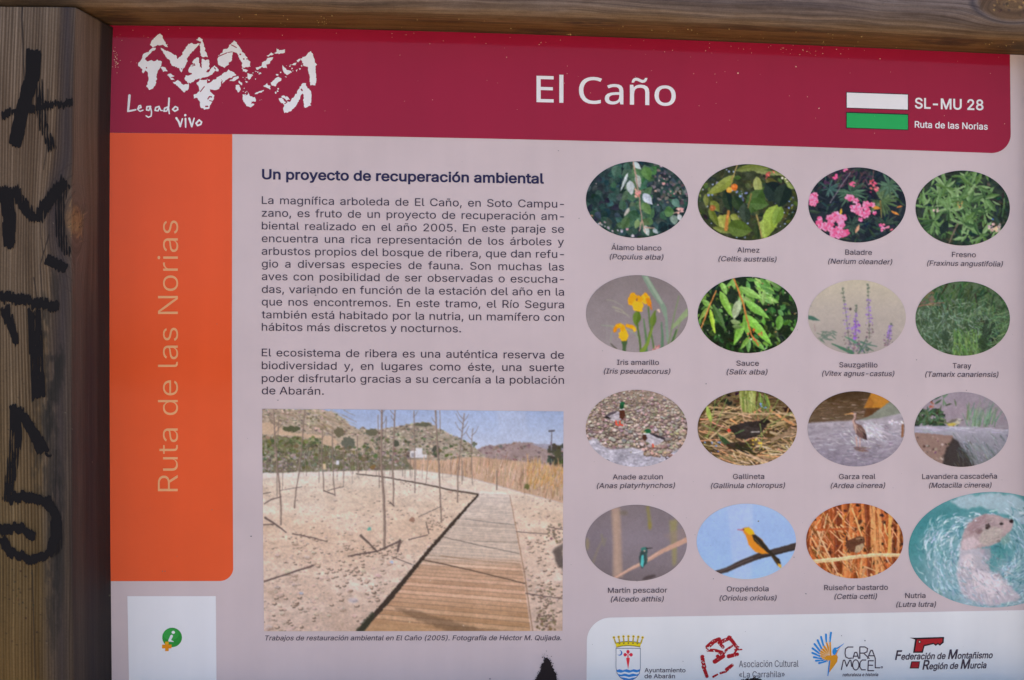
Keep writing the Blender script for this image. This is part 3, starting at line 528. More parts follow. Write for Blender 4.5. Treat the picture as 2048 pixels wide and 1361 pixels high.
def pic_oleander():
    s = start('oleander', (34, 40, 48), 13)
    s.noise(90, 10, 5)
    s.leaves(230, [(38, 48, 54), (46, 62, 58), (30, 36, 46), (56, 74, 62)], (40, 80), (.14, .24), two=8)
    s.leaves(60, [(62, 50, 62), (72, 52, 66), (80, 60, 66)], (24, 60), (.16, .3), box=(120, 100, 420, 210), two=8)
    def whorl(cx, cy, n, L, cols):
        for i in range(n):
            a = s.r.uniform(0, 6.28); c = np.array(cols[i % len(cols)])
            s.leaf(cx, cy, a, s.r.uniform(*L), s.r.uniform(9, 14), c, c + 16, tip=.5)
    whorl(320, 240, 40, (50, 110), [(56, 84, 66), (74, 104, 82), (48, 70, 58)])
    whorl(500, 290, 52, (50, 120), [(72, 96, 62), (88, 108, 74), (58, 76, 54)])
    whorl(540, 200, 30, (40, 100), [(72, 100, 80), (62, 86, 66)]); whorl(200, 220, 14, (40, 80), [(50, 76, 72), (62, 90, 84)])
    whorl(330, 430, 18, (40, 90), [(44, 62, 56), (58, 78, 66)]); whorl(520, 420, 16, (40, 90), [(38, 52, 50), (50, 66, 56)])
    s.stroke([(320, 130), (260, 215), (205, 300)], 5, 5, (120, 112, 122)); s.stroke([(490, 290), (495, 385)], 8, 5, (122, 104, 60)); s.stroke([(455, 110), (440, 200)], 5, 5, (110, 84, 80))
    s.leaf(440, 325, .15, 50, 18, (196, 132, 56)); s.leaf(550, 345, .5, 55, 16, (206, 130, 62)); s.leaf(370, 425, 2.0, 55, 18, (196, 138, 110), (214, 170, 140)); s.leaf(262, 375, -1.4, 45, 14, (206, 160, 60)); s.leaf(580, 330, -.3, 40, 10, (176, 110, 60))
    P = [(232, 106, 148), (242, 132, 168), (214, 84, 128), (246, 150, 182)]
    def flower(x, y, R):
        for i in range(5):
            a = i * 1.2566 + s.r.uniform(0, .6); c = P[s.r.randint(4)]
            s.ell(x + math.cos(a) * R * .55, y + math.sin(a) * R * .5, R * .52, R * .42, c, 1, a)
        s.ell(x, y, R * .2, R * .2, (190, 60, 104))
    for n, cx, cy, sx, sy in [(26, 380, 335, 70, 48), (15, 225, 385, 36, 40), (22, 250, 465, 50, 40), (16, 100, 275, 20, 45), (9, 180, 435, 46, 20), (5, 140, 400, 18, 30), (6, 320, 275, 20, 16), (6, 270, 395, 22, 16)]:
        for _ in range(n): flower(cx + s.r.normal(0, sx * .5), cy + s.r.normal(0, sy * .5), s.r.uniform(13, 21))
    s.dots(26, [(206, 96, 116), (176, 70, 88), (226, 130, 140)], (4, 9), box=(425, 170, 475, 240)); s.dots(8, [(226, 100, 140)], (5, 9), box=(310, 180, 345, 205)); s.dots(6, [(230, 90, 140)], (6, 9), box=(225, 140, 250, 165))
    s.dots(5, [(226, 110, 150)], (5, 9), box=(280, 100, 300, 120)); s.dots(9, [(216, 96, 140), (236, 140, 170)], (6, 12), box=(480, 415, 580, 460))
    s.sharpen_grain(4); return s


def pic_ash():
    s = start('ash', (44, 54, 46), 14)
    s.noise(70, 16, 6)
    s.leaves(240, [(40, 52, 46), (52, 68, 50), (34, 42, 42)], (40, 80), (.25, .4), two=8)
    s.dots(60, [(96, 84, 80), (70, 66, 66), (120, 100, 90)], (3, 9), fn=lambda x, y: x > 1080 and y < 260)
    cols = [(88, 118, 76), (112, 144, 94), (66, 92, 62), (132, 160, 112), (92, 122, 72)]
    def spray(cx, cy, n, L):
        a0 = s.r.uniform(0, 6.28)
        for i in range(n):
            c = np.array(cols[s.r.randint(5)], float); l = s.r.uniform(*L)
            s.leaf(cx + s.r.normal(0, 8), cy + s.r.normal(0, 8), a0 + i * 6.28 / n + s.r.normal(0, .3), l, l * s.r.uniform(.17, .26), c, c - 18, tip=.5, bend=s.r.uniform(-.1, .1))
    for _ in range(36):
        x, y = s.r.normal(940, 130), s.r.normal(300, 100)
        spray(x, y, s.r.randint(5, 9), (40, 80))
    for cx, cy, n in [(940, 290, 12), (1090, 270, 9), (860, 210, 9), (1020, 200, 8), (800, 400, 8), (960, 420, 8), (880, 340, 8), (1060, 480, 7), (740, 320, 7)]: spray(cx, cy, n, (60, 105))
    s.dots(18, [(60, 110, 200), (70, 130, 210), (96, 150, 206)], (4, 10), fn=lambda x, y: (1090 < x < 1215 and 330 < y < 440) or (720 < x < 750 and 315 < y < 350))
    s.dots(26, [(190, 160, 148), (170, 150, 150), (206, 190, 176)], (3, 10), box=(1100, 420, 1190, 465)); s.dots(8, [(190, 170, 160)], (3, 8), box=(790, 330, 830, 350))
    s.leaf(870, 400, 2.0, 90, 46, (34, 46, 44)); s.stroke([(930, 420), (900, 480), (880, 530)], 9, 7, (110, 96, 84)); s.dots(8, [(176, 140, 80)], (3, 6), box=(920, 290, 960, 330))
    s.sharpen_grain(4); return s


def pic_iris():
    s = start('iris', (128, 118, 118), 15)
    s.grad([(711, (122, 112, 112)), (900, (134, 124, 126)), (1148, (140, 130, 132))]); s.noise(200, 8, 7)
    s.poly([(375, 711), (410, 711), (505, 870), (520, 900), (528, 1000), (532, 1090), (520, 1090), (510, 960), (480, 880), (430, 810)], (122, 144, 124), .9)
    s.poly([(395, 720), (408, 715), (500, 868), (490, 880)], (150, 164, 144), .7)
    s.poly([(640, 895), (640, 940), (575, 1000), (548, 1022), (545, 1005), (580, 960)], (136, 154, 112), .95)
    s.stroke([(590, 830), (560, 950), (540, 1060), (528, 1110)], 6, 9, (112, 134, 90), .8); s.stroke([(560, 1090), (590, 1000), (600, 960)], 7, 4, (120, 140, 90), .7)
    s.stroke([(180, 850), (220, 856), (260, 880), (280, 900)], 7, 4, (150, 148, 132), .6); s.stroke([(215, 890), (260, 905), (310, 950)], 12, 5, (160, 156, 132), .6); s.stroke([(230, 910), (300, 935)], 7, 4, (164, 160, 138), .6)
    s.stroke([(150, 995), (215, 1000), (290, 1015), (340, 1040), (372, 1090)], 5, 9, (140, 150, 128), .75); s.stroke([(215, 1000), (200, 1090)], 6, 6, (140, 146, 130), .7); s.stroke([(182, 960), (180, 1080)], 4, 4, (146, 144, 136), .5)
    for p, w0, w1, c in [([(352, 930), (355, 1010), (368, 1080), (372, 1146)], 11, 11, (84, 104, 58)), ([(280, 1080), (278, 1146)], 22, 20, (74, 96, 66)),
                         ([(415, 890), (425, 1000), (440, 1080), (450, 1140)], 8, 10, (88, 112, 70)), ([(455, 915), (440, 990), (420, 1060), (395, 1140)], 10, 14, (98, 120, 56)),
                         ([(390, 960), (405, 1080), (402, 1146)], 7, 20, (90, 120, 82)), ([(490, 980), (496, 1060), (494, 1146)], 8, 20, (92, 120, 96)), ([(575, 1020), (555, 1080), (535, 1146)], 8, 18, (76, 104, 66)),
                         ([(440, 1010), (410, 1100), (380, 1146)], 8, 26, (116, 138, 62)), ([(205, 1100), (235, 1130)], 8, 8, (96, 92, 84))]:
        s.stroke(p, w0, w1, c)
    s.leaf(345, 1000, -1.45, 95, 46, (84, 108, 44), (102, 126, 56)); s.leaf(438, 1010, -1.45, 90, 36, (90, 112, 50), (106, 126, 60)); s.leaf(280, 1120, -1.55, 70, 34, (70, 92, 60))
    Y = [(226, 150, 30), (236, 170, 44), (214, 128, 24)]
    for x, y, rx, ry, a, c in [(326, 850, 26, 34, .4, 0), (355, 880, 30, 36, .1, 1), (330, 825, 14, 16, 0, 0), (400, 845, 26, 28, -.5, 1), (418, 862, 14, 26, -.3, 2), (372, 905, 12, 14, 0, 1), (368, 845, 18, 20, 0, 0), (400, 822, 12, 10, 0, 0)]:
        s.ell(x, y, rx, ry, Y[c], 1, a, rough=3)
    s.ell(350, 850, 7, 9, (150, 110, 60)); s.stroke([(428, 880), (434, 905)], 12, 6, (200, 110, 40)); s.ell(372, 826, 5, 8, (120, 110, 100), .8)
    for x, y, rx, ry, a, c in [(275, 1050, 26, 36, 0, 1), (243, 1000, 25, 13, -.5, 0), (228, 1018, 10, 18, .3, 2), (315, 1003, 30, 12, .3, 0), (336, 1018, 10, 16, -.4, 1), (270, 1010, 14, 20, 0, 0), (260, 994, 8, 10, 0, 1)]:
        s.ell(x, y, rx, ry, Y[c], 1, a, rough=3)
    s.dots(4, [(206, 176, 166)], (5, 10), box=(460, 900, 480, 920)); s.dots(16, [(200, 140, 140), (176, 120, 110), (216, 190, 190)], (3, 8), box=(440, 1110, 490, 1140))
    s.sharpen_grain(2.5); return s


def pic_willow():
    s = start('willow', (34, 46, 36), 16)
    s.noise(60, 12, 8)
    s.leaves(300, [(36, 50, 38), (52, 78, 44), (30, 38, 34), (70, 104, 54)], (24, 60), (.3, .5), ang=1.2, spread=1.2, two=10)
    s.leaves(90, [(88, 128, 64), (104, 148, 74), (72, 110, 56)], (20, 46), (.35, .6), ang=1.5, spread=1.0, two=12, fn=lambda x, y: x > 1050 or x < 830)
    s.leaves(46, [(118, 160, 82), (140, 180, 98), (96, 138, 70)], (40, 90), (.25, .36), ang=.9, spread=.8, box=(930, 720, 1110, 840))
    s.dots(60, [(150, 120, 80), (170, 180, 140), (190, 200, 170)], (2, 6))
    L = [(905, 745, 2.6, 60, 22, (112, 160, 74)), (820, 800, 1.12, 170, 44, (122, 168, 70)), (830, 750, 1.2, 80, 34, (128, 172, 84)), (935, 780, .48, 140, 42, (126, 170, 84)),
         (960, 855, .62, 175, 46, (112, 164, 72)), (968, 930, .88, 235, 50, (120, 176, 70)), (965, 925, 1.45, 140, 42, (108, 158, 66)), (960, 970, 1.98, 150, 44, (116, 166, 68)),
         (932, 850, 1.85, 120, 48, (150, 164, 128)), (780, 880, 1.1, 160, 40, (66, 96, 52)), (765, 900, 1.38, 150, 24, (150, 182, 60)), (760, 890, 2.2, 100, 26, (124, 150, 70)),
         (1000, 1065, .75, 110, 34, (106, 156, 74)), (985, 1060, 1.6, 90, 30, (98, 140, 76)), (990, 1060, 2.2, 90, 26, (110, 150, 66)), (1165, 935, 1.7, 90, 44, (92, 140, 60)), (720, 850, .7, 80, 30, (110, 150, 70)),
         (880, 970, .2, 60, 26, (122, 142, 92)), (890, 1000, .1, 60, 26, (96, 120, 70)), (890, 730, 1.3, 60, 30, (120, 160, 80))]
    for x, y, a, l, w, c in L: s.leaf(x, y, a, l, w, c, np.array(c) + 22, tip=.42)
    s.stroke([(900, 730), (925, 790), (955, 880), (975, 960), (1000, 1050), (1040, 1110)], 10, 8, (186, 120, 66)); s.stroke([(800, 800), (765, 880), (735, 960), (715, 1010)], 8, 8, (186, 124, 72))
    s.dots(14, [(200, 120, 80), (190, 100, 70)], (3, 7), box=(980, 1010, 1070, 1100))
    s.sharpen_grain(4); return s


def pic_chaste_tree():
    s = start('chaste_tree', (178, 168, 152), 17)
    s.grad([(738, (182, 172, 152)), (900, (172, 162, 152)), (1160, (158, 148, 144))]); s.noise(160, 5, 9)
    s.poly([(80, 938), (110, 945), (150, 970), (110, 968), (80, 960)], (72, 104, 92)); s.stroke([(92, 885), (100, 888)], 4, 3, (110, 110, 110)); s.stroke([(115, 990), (120, 1030)], 3, 3, (150, 120, 120))
    def spike(x0, y0, x1, y1, gfrac, v):
        n = 15
        for i in range(n):
            t = i / (n - 1); x = x0 + (x1 - x0) * t; y = y0 + (y1 - y0) * t
            wd = (3 + 9 * t) * (1.15 if v else 1)
            for _ in range(7):
                px, py = x + s.r.normal(0, wd), y + s.r.normal(0, 3.5)
                if t < gfrac: c = [(96, 110, 92), (110, 124, 100), (84, 92, 92)][s.r.randint(3)]
                elif t < .72: c = [(150, 118, 196), (140, 104, 178), (160, 134, 198), (108, 88, 124)][s.r.randint(4)]
                else: c = [(122, 96, 110), (104, 96, 92), (140, 116, 140), (92, 84, 90)][s.r.randint(4)]
                r = s.r.uniform(2.5, 5.5) * (1 if t > gfrac else .8)
                s.ell(px, py, r, r * .8, c, .95, rough=1)
        s.stroke([(x0, y0), (x1, y1)], 3, 5, (96, 104, 92), .7)
    spike(276, 790, 315, 1100, .24, 1); spike(420, 765, 428, 1060, .28, 1); spike(352, 882, 348, 1100, .2, 1); spike(552, 985, 530, 1105, .12, 0)
    s.dots(22, [(130, 88, 180), (148, 104, 196)], (3, 8), box=(330, 970, 372, 1080)); s.ell(320, 904, 8, 8, (84, 74, 80))
    for p, w0, w1, c in [([(215, 1100), (270, 1125), (330, 1150)], 6, 24, (76, 112, 92)), ([(290, 1060), (340, 1085), (375, 1120)], 5, 24, (92, 132, 110)), ([(470, 1115), (420, 1105), (380, 1090)], 5, 12, (86, 116, 104)),
                         ([(440, 1090), (410, 1110), (380, 1140)], 5, 12, (98, 122, 108)), ([(410, 1070), (390, 1110), (370, 1150)], 5, 12, (88, 110, 96)), ([(400, 1150), (380, 1120), (360, 1090)], 8, 6, (70, 100, 84)),
                         ([(450, 1140), (410, 1120)], 4, 10, (80, 108, 92))]:
        s.stroke(p, w0, w1, c)
    s.dots(40, [(110, 104, 106), (86, 106, 92), (126, 112, 130)], (3, 9), box=(300, 1080, 420, 1160))
    for i in range(18):
        x, y = s.r.uniform(135, 215), s.r.uniform(1025, 1075); a = s.r.uniform(-.9, .9)
        s.leaf(x, y, a, s.r.uniform(24, 42), 8, (96, 116, 104), al=.9)
    s.stroke([(130, 1040), (180, 1055), (240, 1050)], 4, 3, (104, 116, 104)); s.stroke([(135, 1070), (190, 1035), (225, 1025)], 4, 3, (104, 116, 104))
    s.sharpen_grain(2.5); return s


def pic_tamarisk():
    s = start('tamarisk', (62, 78, 58), 18)
    s.grad([(746, (76, 94, 70)), (900, (74, 92, 70)), (1168, (62, 80, 60))]); s.noise(60, 12, 10)
    s.strokes(160, [(58, 80, 54), (74, 98, 66), (50, 66, 50)], (40, 90), (6, 14), 1.8, .5, box=(800, 746, 1230, 900))
    s.dots(30, [(46, 58, 46), (54, 64, 50)], (10, 26), box=(1040, 960, 1160, 1110)); s.dots(30, [(104, 92, 76), (96, 104, 76)], (5, 14), box=(700, 790, 800, 880))
    s.strokes(1150, [(112, 134, 116), (92, 116, 96), (132, 152, 132), (72, 94, 74), (104, 128, 102), (64, 84, 68)], (20, 52), (3, 6), 1.3, .85,
              fn=lambda x, y: ((x - 900) / 240) ** 2 + ((y - 1000) / 150) ** 2 < 1.1)
    s.strokes(420, [(84, 112, 74), (98, 124, 84), (60, 84, 58), (114, 138, 100)], (24, 60), (3, 5), .3, .8, fn=lambda x, y: x > 960 and y > 860)
    s.strokes(160, [(96, 128, 74), (80, 110, 62), (118, 146, 90)], (28, 60), (3, 6), 1.4, .35, box=(900, 1010, 1060, 1160))
    s.ell(1105, 1020, 40, 55, (48, 60, 52), .8, rough=9); s.ell(1070, 1090, 26, 44, (50, 66, 52), .8, rough=8); s.ell(860, 1060, 24, 40, (50, 66, 54), .6, rough=8)
    s.stroke([(700, 890), (780, 872), (850, 866)], 5, 4, (136, 96, 84)); s.stroke([(720, 882), (830, 880)], 3, 3, (130, 96, 80))
    s.dots(60, [(186, 156, 120), (166, 140, 104), (120, 104, 78), (196, 172, 138)], (4, 13), fn=lambda x, y: y > 1095 and x > 980 and y > 1180 - (x - 980) * .55)
    s.strokes(80, [(96, 124, 88), (76, 104, 74), (120, 146, 110)], (30, 70), (3, 5), -.3, .5, box=(1090, 930, 1230, 1110))
    s.sharpen_grain(4); return s


def stones(s, box, n, cols, rx, edge, fn=None, persp=None):
    for _ in range(n):
        x, y = s.r.uniform(box[0], box[2]), s.r.uniform(box[1], box[3])
        if fn is not None and not fn(x, y): continue
        k = 1.0 if persp is None else persp(y)
        r = s.r.uniform(*rx) * k; c = np.array(cols[s.r.randint(len(cols))], float) + s.r.normal(0, 7, 3)
        a = s.r.uniform(-.5, .5)
        s.ell(x + r * .12, y + r * .32, r, r * .66, edge, .9, a, rough=r * .14)
        s.ell(x, y, r * .95, r * .6, c, 1, a, rough=r * .14)
        s.ell(x - r * .2, y - r * .2, r * .5, r * .25, c + 16, .6, a)


def pic_mallard():
    s = start('mallard', (150, 132, 118), 19)
    s.noise(60, 12, 11)
    ps = lambda y: .55 + (y - 57) / 400.0
    stones(s, (55, 50, 645, 420), 2900, [(176, 160, 148), (158, 142, 130), (196, 182, 172), (140, 124, 114), (168, 152, 142), (128, 114, 106)], (6, 13), (76, 64, 60), persp=ps)
    m = s.mask_poly([(55, 350), (120, 330), (150, 370), (200, 395), (330, 385), (380, 400), (420, 430), (520, 415), (600, 390), (645, 420), (645, 500), (55, 500)], 3)
    s.grad([(330, (176, 172, 182)), (500, (164, 160, 172))], m)
    s.noise(50, 34, 12, m, sy=.35); s.noise(16, 26, 112, m, sy=.45)
    s.strokes(60, [(206, 204, 214), (140, 132, 140), (190, 188, 198)], (20, 60), (2, 5), 0, .2, fn=lambda x, y: y > 400)
    s.dots(34, [(96, 88, 88), (116, 104, 100), (150, 134, 124)], (4, 11), fn=lambda x, y: y > 385 and y < 460, flat=.6)
    stones(s, (395, 370, 560, 430), 40, [(160, 136, 122), (176, 150, 140)], (9, 16), (92, 76, 70))
    def duck(x, y):
        s.poly([(x - 70, y + 2), (x - 50, y - 18), (x - 10, y - 26), (x + 16, y - 26), (x + 24, y + 4), (x + 6, y + 26), (x - 20, y + 30), (x - 46, y + 20)], (180, 172, 178), 1, 1)
        s.poly([(x - 84, y + 2), (x - 60, y - 16), (x - 30, y - 28), (x - 4, y - 30), (x - 20, y - 18), (x - 50, y - 4)], (84, 76, 84)); s.poly([(x - 86, y + 4), (x - 66, y - 2), (x - 40, y + 12), (x - 56, y + 14)], (36, 32, 38)); s.stroke([(x - 44, y + 2), (x + 4, y - 16)], 5, 9, (150, 142, 150))
        s.poly([(x + 4, y - 36), (x + 32, y - 36), (x + 38, y - 8), (x + 22, y + 20), (x + 6, y + 8)], (78, 46, 40)); s.stroke([(x + 7, y - 41), (x + 30, y - 41)], 6, 6, (226, 222, 224))
        s.ell(x + 19, y - 58, 14, 17, (24, 70, 48)); s.ell(x + 22, y - 72, 14, 11, (34, 92, 62)); s.poly([(x + 30, y - 70), (x + 46, y - 60), (x + 44, y - 50), (x + 30, y - 54)], (186, 186, 150))
        for d in (-16, 6): s.stroke([(x + d, y + 26), (x + d + 2, y + 46), (x + d + 16, y + 50)], 8, 8, (222, 74, 58))
    duck(248, 208)
    s.poly([(394, 318), (420, 304), (466, 312), (500, 332), (504, 346), (470, 370), (430, 368), (400, 346)], (180, 173, 180), 1, 1)
    s.poly([(414, 302), (450, 306), (514, 332), (506, 342), (456, 324)], (60, 54, 62)); s.stroke([(420, 330), (480, 346)], 9, 6, (168, 160, 168)); s.poly([(382, 312), (402, 304), (410, 330), (398, 348), (380, 332)], (70, 46, 42)); s.stroke([(392, 307), (418, 307)], 6, 6, (222, 218, 220)); s.ell(411, 292, 19, 14, (30, 92, 58)); s.ell(394, 298, 9, 5, (170, 168, 120))
    s.stroke([(442, 366), (444, 384)], 9, 9, (214, 84, 66)); s.ell(440, 388, 36, 5, (96, 80, 76), .6)
    s.sharpen_grain(4); return s


def pic_moorhen():
    s = start('moorhen', (92, 76, 56), 20)
    s.noise(60, 22, 13)
    s.strokes(420, [(70, 56, 42), (52, 42, 34), (110, 92, 66), (130, 108, 78)], (40, 110), (4, 9), .1, .5)
    s.dots(60, [(34, 32, 30), (44, 40, 36)], (8, 24), fn=lambda x, y: y < 190 and (x < 930 or x > 1090))
    s.strokes(330, [(176, 150, 112), (152, 126, 92), (196, 170, 132), (130, 106, 76), (206, 150, 110)], (50, 130), (5, 10), .12, .4, fn=lambda x, y: y > 150)
    s.strokes(120, [(186, 160, 120), (164, 138, 100), (206, 184, 150)], (50, 120), (5, 10), .5, .5, fn=lambda x, y: y > 360)
    s.poly([(930, 60), (1030, 60), (1020, 180), (950, 185)], (126, 134, 70)); s.strokes(26, [(150, 158, 92), (100, 112, 56), (166, 170, 110)], (60, 100), (5, 9), 1.5, .06, box=(935, 60, 1020, 120))
    s.strokes(18, [(130, 150, 80), (104, 126, 66)], (70, 130), (4, 8), 1.4, .2, box=(1040, 70, 1090, 120))
    s.stroke([(1110, 175), (1240, 255)], 12, 14, (196, 140, 96)); s.stroke([(940, 160), (960, 230), (985, 240)], 8, 8, (170, 140, 110)); s.stroke([(920, 190), (1000, 215)], 8, 7, (196, 160, 130)); s.stroke([(1110, 150), (1100, 220)], 8, 8, (150, 110, 80))
    s.stroke([(780, 180), (990, 195), (1200, 190)], 7, 9, (186, 158, 124)); s.stroke([(720, 240), (900, 205)], 6, 6, (170, 144, 112)); s.stroke([(1120, 340), (1260, 280)], 20, 24, (140, 116, 92)); s.stroke([(970, 420), (1090, 470)], 14, 14, (190, 160, 130))
    s.poly([(880, 285), (900, 262), (960, 240), (1040, 232), (1100, 236), (1086, 262), (1058, 300), (1020, 326), (960, 338), (910, 330), (905, 310)], (46, 42, 44), 1, 3)
    s.ell(905, 278, 28, 20, (44, 40, 42), rough=2); s.poly([(1040, 240), (1075, 215), (1108, 236), (1080, 262)], (36, 34, 34)); s.ell(990, 290, 60, 26, (66, 60, 60), .5, rough=5); s.strokes(40, [(60, 54, 54), (36, 33, 36)], (14, 34), (2, 4), .1, .3, box=(910, 250, 1070, 325), al=.6)
    s.stroke([(1000, 298), (1045, 294)], 5, 5, (186, 178, 172)); s.stroke([(900, 310), (955, 285)], 5, 7, (84, 110, 70)); s.poly([(858, 288), (872, 276), (884, 284), (876, 300)], (200, 70, 56))
    s.poly([(810, 310), (850, 330), (880, 360), (860, 372), (830, 350)], (52, 76, 52)); s.strokes(30, [(44, 40, 34), (58, 52, 40)], (40, 80), (8, 16), .1, .3, box=(850, 360, 980, 395))
    for p in ([(800, 90), (780, 220), (750, 330)], [(860, 110), (800, 260), (740, 330)], [(1050, 250), (1060, 330), (1045, 400)], [(1170, 80), (1110, 190), (1070, 240)], [(960, 100), (1050, 170)], [(870, 60), (800, 150)], [(1240, 180), (1120, 250), (1030, 340)], [(720, 250), (800, 290), (830, 330)], [(1000, 390), (960, 340)]):
        s.stroke(p, 5, 4, (122, 142, 80), .9)
    s.leaf(745, 140, 1.3, 110, 26, (150, 166, 84)); s.dots(10, [(190, 160, 70), (210, 180, 80)], (4, 8), box=(980, 330, 1070, 400)); s.dots(8, [(110, 140, 190)], (3, 7), box=(730, 350, 860, 430)); s.dots(5, [(120, 150, 200)], (3, 7), box=(1050, 130, 1090, 160))
    s.sharpen_grain(4); return s


def pic_heron():
    s = start('heron', (140, 130, 138), 21)
    s.grad([(65, (66, 52, 42)), (140, (86, 68, 52)), (240, (96, 80, 66))])
    s.noise(60, 10, 14, sy=.2); s.strokes(150, [(170, 150, 136), (130, 108, 90), (70, 54, 42)], (14, 50), (1.5, 3.5), 0, .12, box=(80, 110, 420, 245))
    s.poly([(395, 160), (440, 70), (470, 70), (545, 125), (500, 165), (400, 160)], (176, 120, 52)); s.poly([(400, 150), (430, 95), (455, 130), (440, 160)], (150, 96, 46), .7); s.poly([(410, 160), (490, 158), (420, 215), (395, 210)], (90, 62, 44))
    s.poly([(360, 232), (440, 200), (545, 122), (610, 180), (600, 230), (440, 250)], (122, 126, 114), 1, 2); s.noise(30, 8, 15)
    m = s.mask_poly([(75, 245), (240, 236), (400, 228), (500, 215), (630, 185), (630, 500), (75, 500)], 2)
    s.grad([(230, (160, 152, 160)), (330, (150, 142, 152)), (500, (128, 120, 134))], m)
    s.noise(50, 16, 16, m, sy=.25); s.noise(20, 18, 17, m, sy=.35)
    s.strokes(300, [(188, 182, 190), (112, 104, 118), (200, 196, 202), (130, 122, 132)], (16, 50), (2, 4.5), .05, .22, fn=lambda x, y: y > 250)
    s.poly([(385, 250), (430, 238), (490, 262), (505, 300), (470, 320), (420, 335), (400, 300)], (190, 186, 194), .7, 7, 3); s.strokes(90, [(216, 214, 220), (176, 170, 180), (200, 196, 204)], (10, 30), (2, 5), .5, .4, box=(390, 240, 500, 325))
    s.strokes(40, [(214, 212, 216), (196, 192, 198)], (20, 50), (2, 5), .6, .3, box=(260, 280, 520, 350))
    s.poly([(610, 240), (622, 236), (622, 320), (608, 330)], (130, 90, 66)); s.dots(14, [(210, 206, 212)], (3, 7), box=(540, 225, 620, 260))
    s.stroke([(352, 325), (357, 386)], 7, 5, (186, 148, 134)); s.stroke([(374, 330), (373, 390)], 7, 5, (186, 148, 134)); s.strokes(20, [(112, 90, 86), (130, 104, 96)], (20, 50), (3, 6), .1, .1, box=(340, 380, 400, 405))
    s.poly([(336, 252), (350, 246), (380, 258), (404, 290), (414, 330), (408, 342), (380, 330), (354, 310), (340, 280)], (112, 84, 78), 1, 1); s.poly([(336, 252), (350, 246), (362, 262), (352, 300), (340, 280)], (150, 122, 112), 1, 1); s.poly([(384, 290), (410, 312), (416, 342), (392, 334)], (58, 46, 50)); s.strokes(20, [(152, 126, 116), (100, 80, 78)], (16, 34), (3, 5), 1.0, .15, box=(345, 255, 390, 310))
    s.stroke([(346, 256), (336, 234), (347, 214), (344, 194)], 15, 12, (176, 146, 136)); s.stroke([(350, 250), (343, 234), (353, 214), (351, 196)], 5, 4, (104, 80, 76)); s.ell(338, 190, 17, 9, (190, 162, 148)); s.stroke([(334, 190), (286, 197)], 10, 3, (206, 150, 96)); s.stroke([(326, 183), (356, 188)], 4, 4, (66, 54, 58)); s.stroke([(345, 258), (352, 300)], 6, 5, (190, 164, 152))
    s.sharpen_grain(3); return s


def pic_wagtail():
    s = start('wagtail', (140, 130, 138), 22)
    s.grad([(70, (142, 132, 142)), (180, (146, 132, 142)), (270, (140, 132, 140))]); s.noise(90, 8, 18)
    s.leaves(170, [(78, 96, 78), (96, 116, 94), (62, 76, 64), (112, 132, 110)], (24, 60), (.16, .3), ang=-1.2, spread=.9, fn=lambda x, y: x < 920 and y < 270 and y > 60)
    s.dots(60, [(44, 52, 46), (56, 66, 56)], (8, 20), box=(685, 170, 850, 262)); s.leaves(60, [(84, 108, 84), (60, 80, 62)], (22, 44), (.2, .35), ang=-1.0, spread=1.4, box=(690, 170, 830, 260)); s.dots(6, [(160, 100, 90)], (4, 8), box=(770, 120, 800, 160))
    s.strokes(56, [(112, 138, 118), (132, 156, 132), (96, 124, 100)], (50, 110), (4, 8), -1.35, .22, box=(980, 215, 1150, 275)); s.strokes(30, [(124, 128, 130), (118, 132, 124)], (40, 90), (4, 9), -1.0, .3, box=(1040, 90, 1200, 230), al=.5)
    m = s.mask_poly([(680, 262), (900, 262), (1220, 285), (1220, 500), (680, 500)], 1)
    s.grad([(262, (166, 162, 176)), (330, (140, 138, 148)), (500, (110, 112, 116))], m)
    s.strokes(260, [(176, 176, 188), (120, 124, 130), (150, 152, 162), (100, 106, 108)], (24, 60), (2, 5), .9, .15, fn=lambda x, y: y > 300 and x > 900)
    s.strokes(50, [(188, 186, 198), (150, 148, 158)], (30, 70), (3, 6), .05, .08, box=(690, 265, 1200, 300))
    s.poly([(680, 302), (760, 304), (900, 318), (915, 345), (880, 380), (860, 420), (840, 500), (680, 500)], (136, 112, 104), 1, 3)
    s.dots(420, [(104, 84, 80), (160, 138, 130), (80, 64, 62), (178, 156, 148)], (3, 8), fn=lambda x, y: y > 315 and x < 880 and y < 480)
    s.poly([(900, 330), (930, 345), (960, 400), (1000, 440), (1030, 500), (840, 500), (850, 430), (870, 380)], (52, 48, 50), .92, 4, 3); s.strokes(40, [(84, 86, 88), (70, 72, 74)], (30, 70), (2, 5), 1.0, .2, box=(900, 340, 1010, 480)); s.strokes(70, [(96, 106, 104), (130, 138, 140)], (24, 60), (2, 5), 1.0, .15, box=(980, 350, 1120, 480))
    s.strokes(30, [(130, 110, 100)], (20, 60), (2, 4), 1.5, .1, box=(700, 430, 850, 490), al=.6)
    s.poly([(862, 244), (892, 226), (930, 220), (948, 228), (940, 248), (914, 262), (876, 260)], (176, 168, 150)); s.poly([(866, 244), (896, 224), (930, 222), (918, 238), (890, 246)], (110, 104, 100)); s.poly([(864, 250), (900, 244), (922, 250), (906, 262), (876, 261)], (184, 166, 84)); s.ell(940, 229, 12, 9, (150, 144, 140)); s.stroke([(932, 224), (950, 226)], 3, 3, (216, 210, 204)); s.stroke([(948, 229), (962, 226)], 5, 2, (64, 58, 60)); s.stroke([(812, 240), (872, 246)], 5, 8, (96, 104, 76)); s.stroke([(905, 258), (905, 266)], 3, 3, (120, 90, 80))
    s.sharpen_grain(3); return s


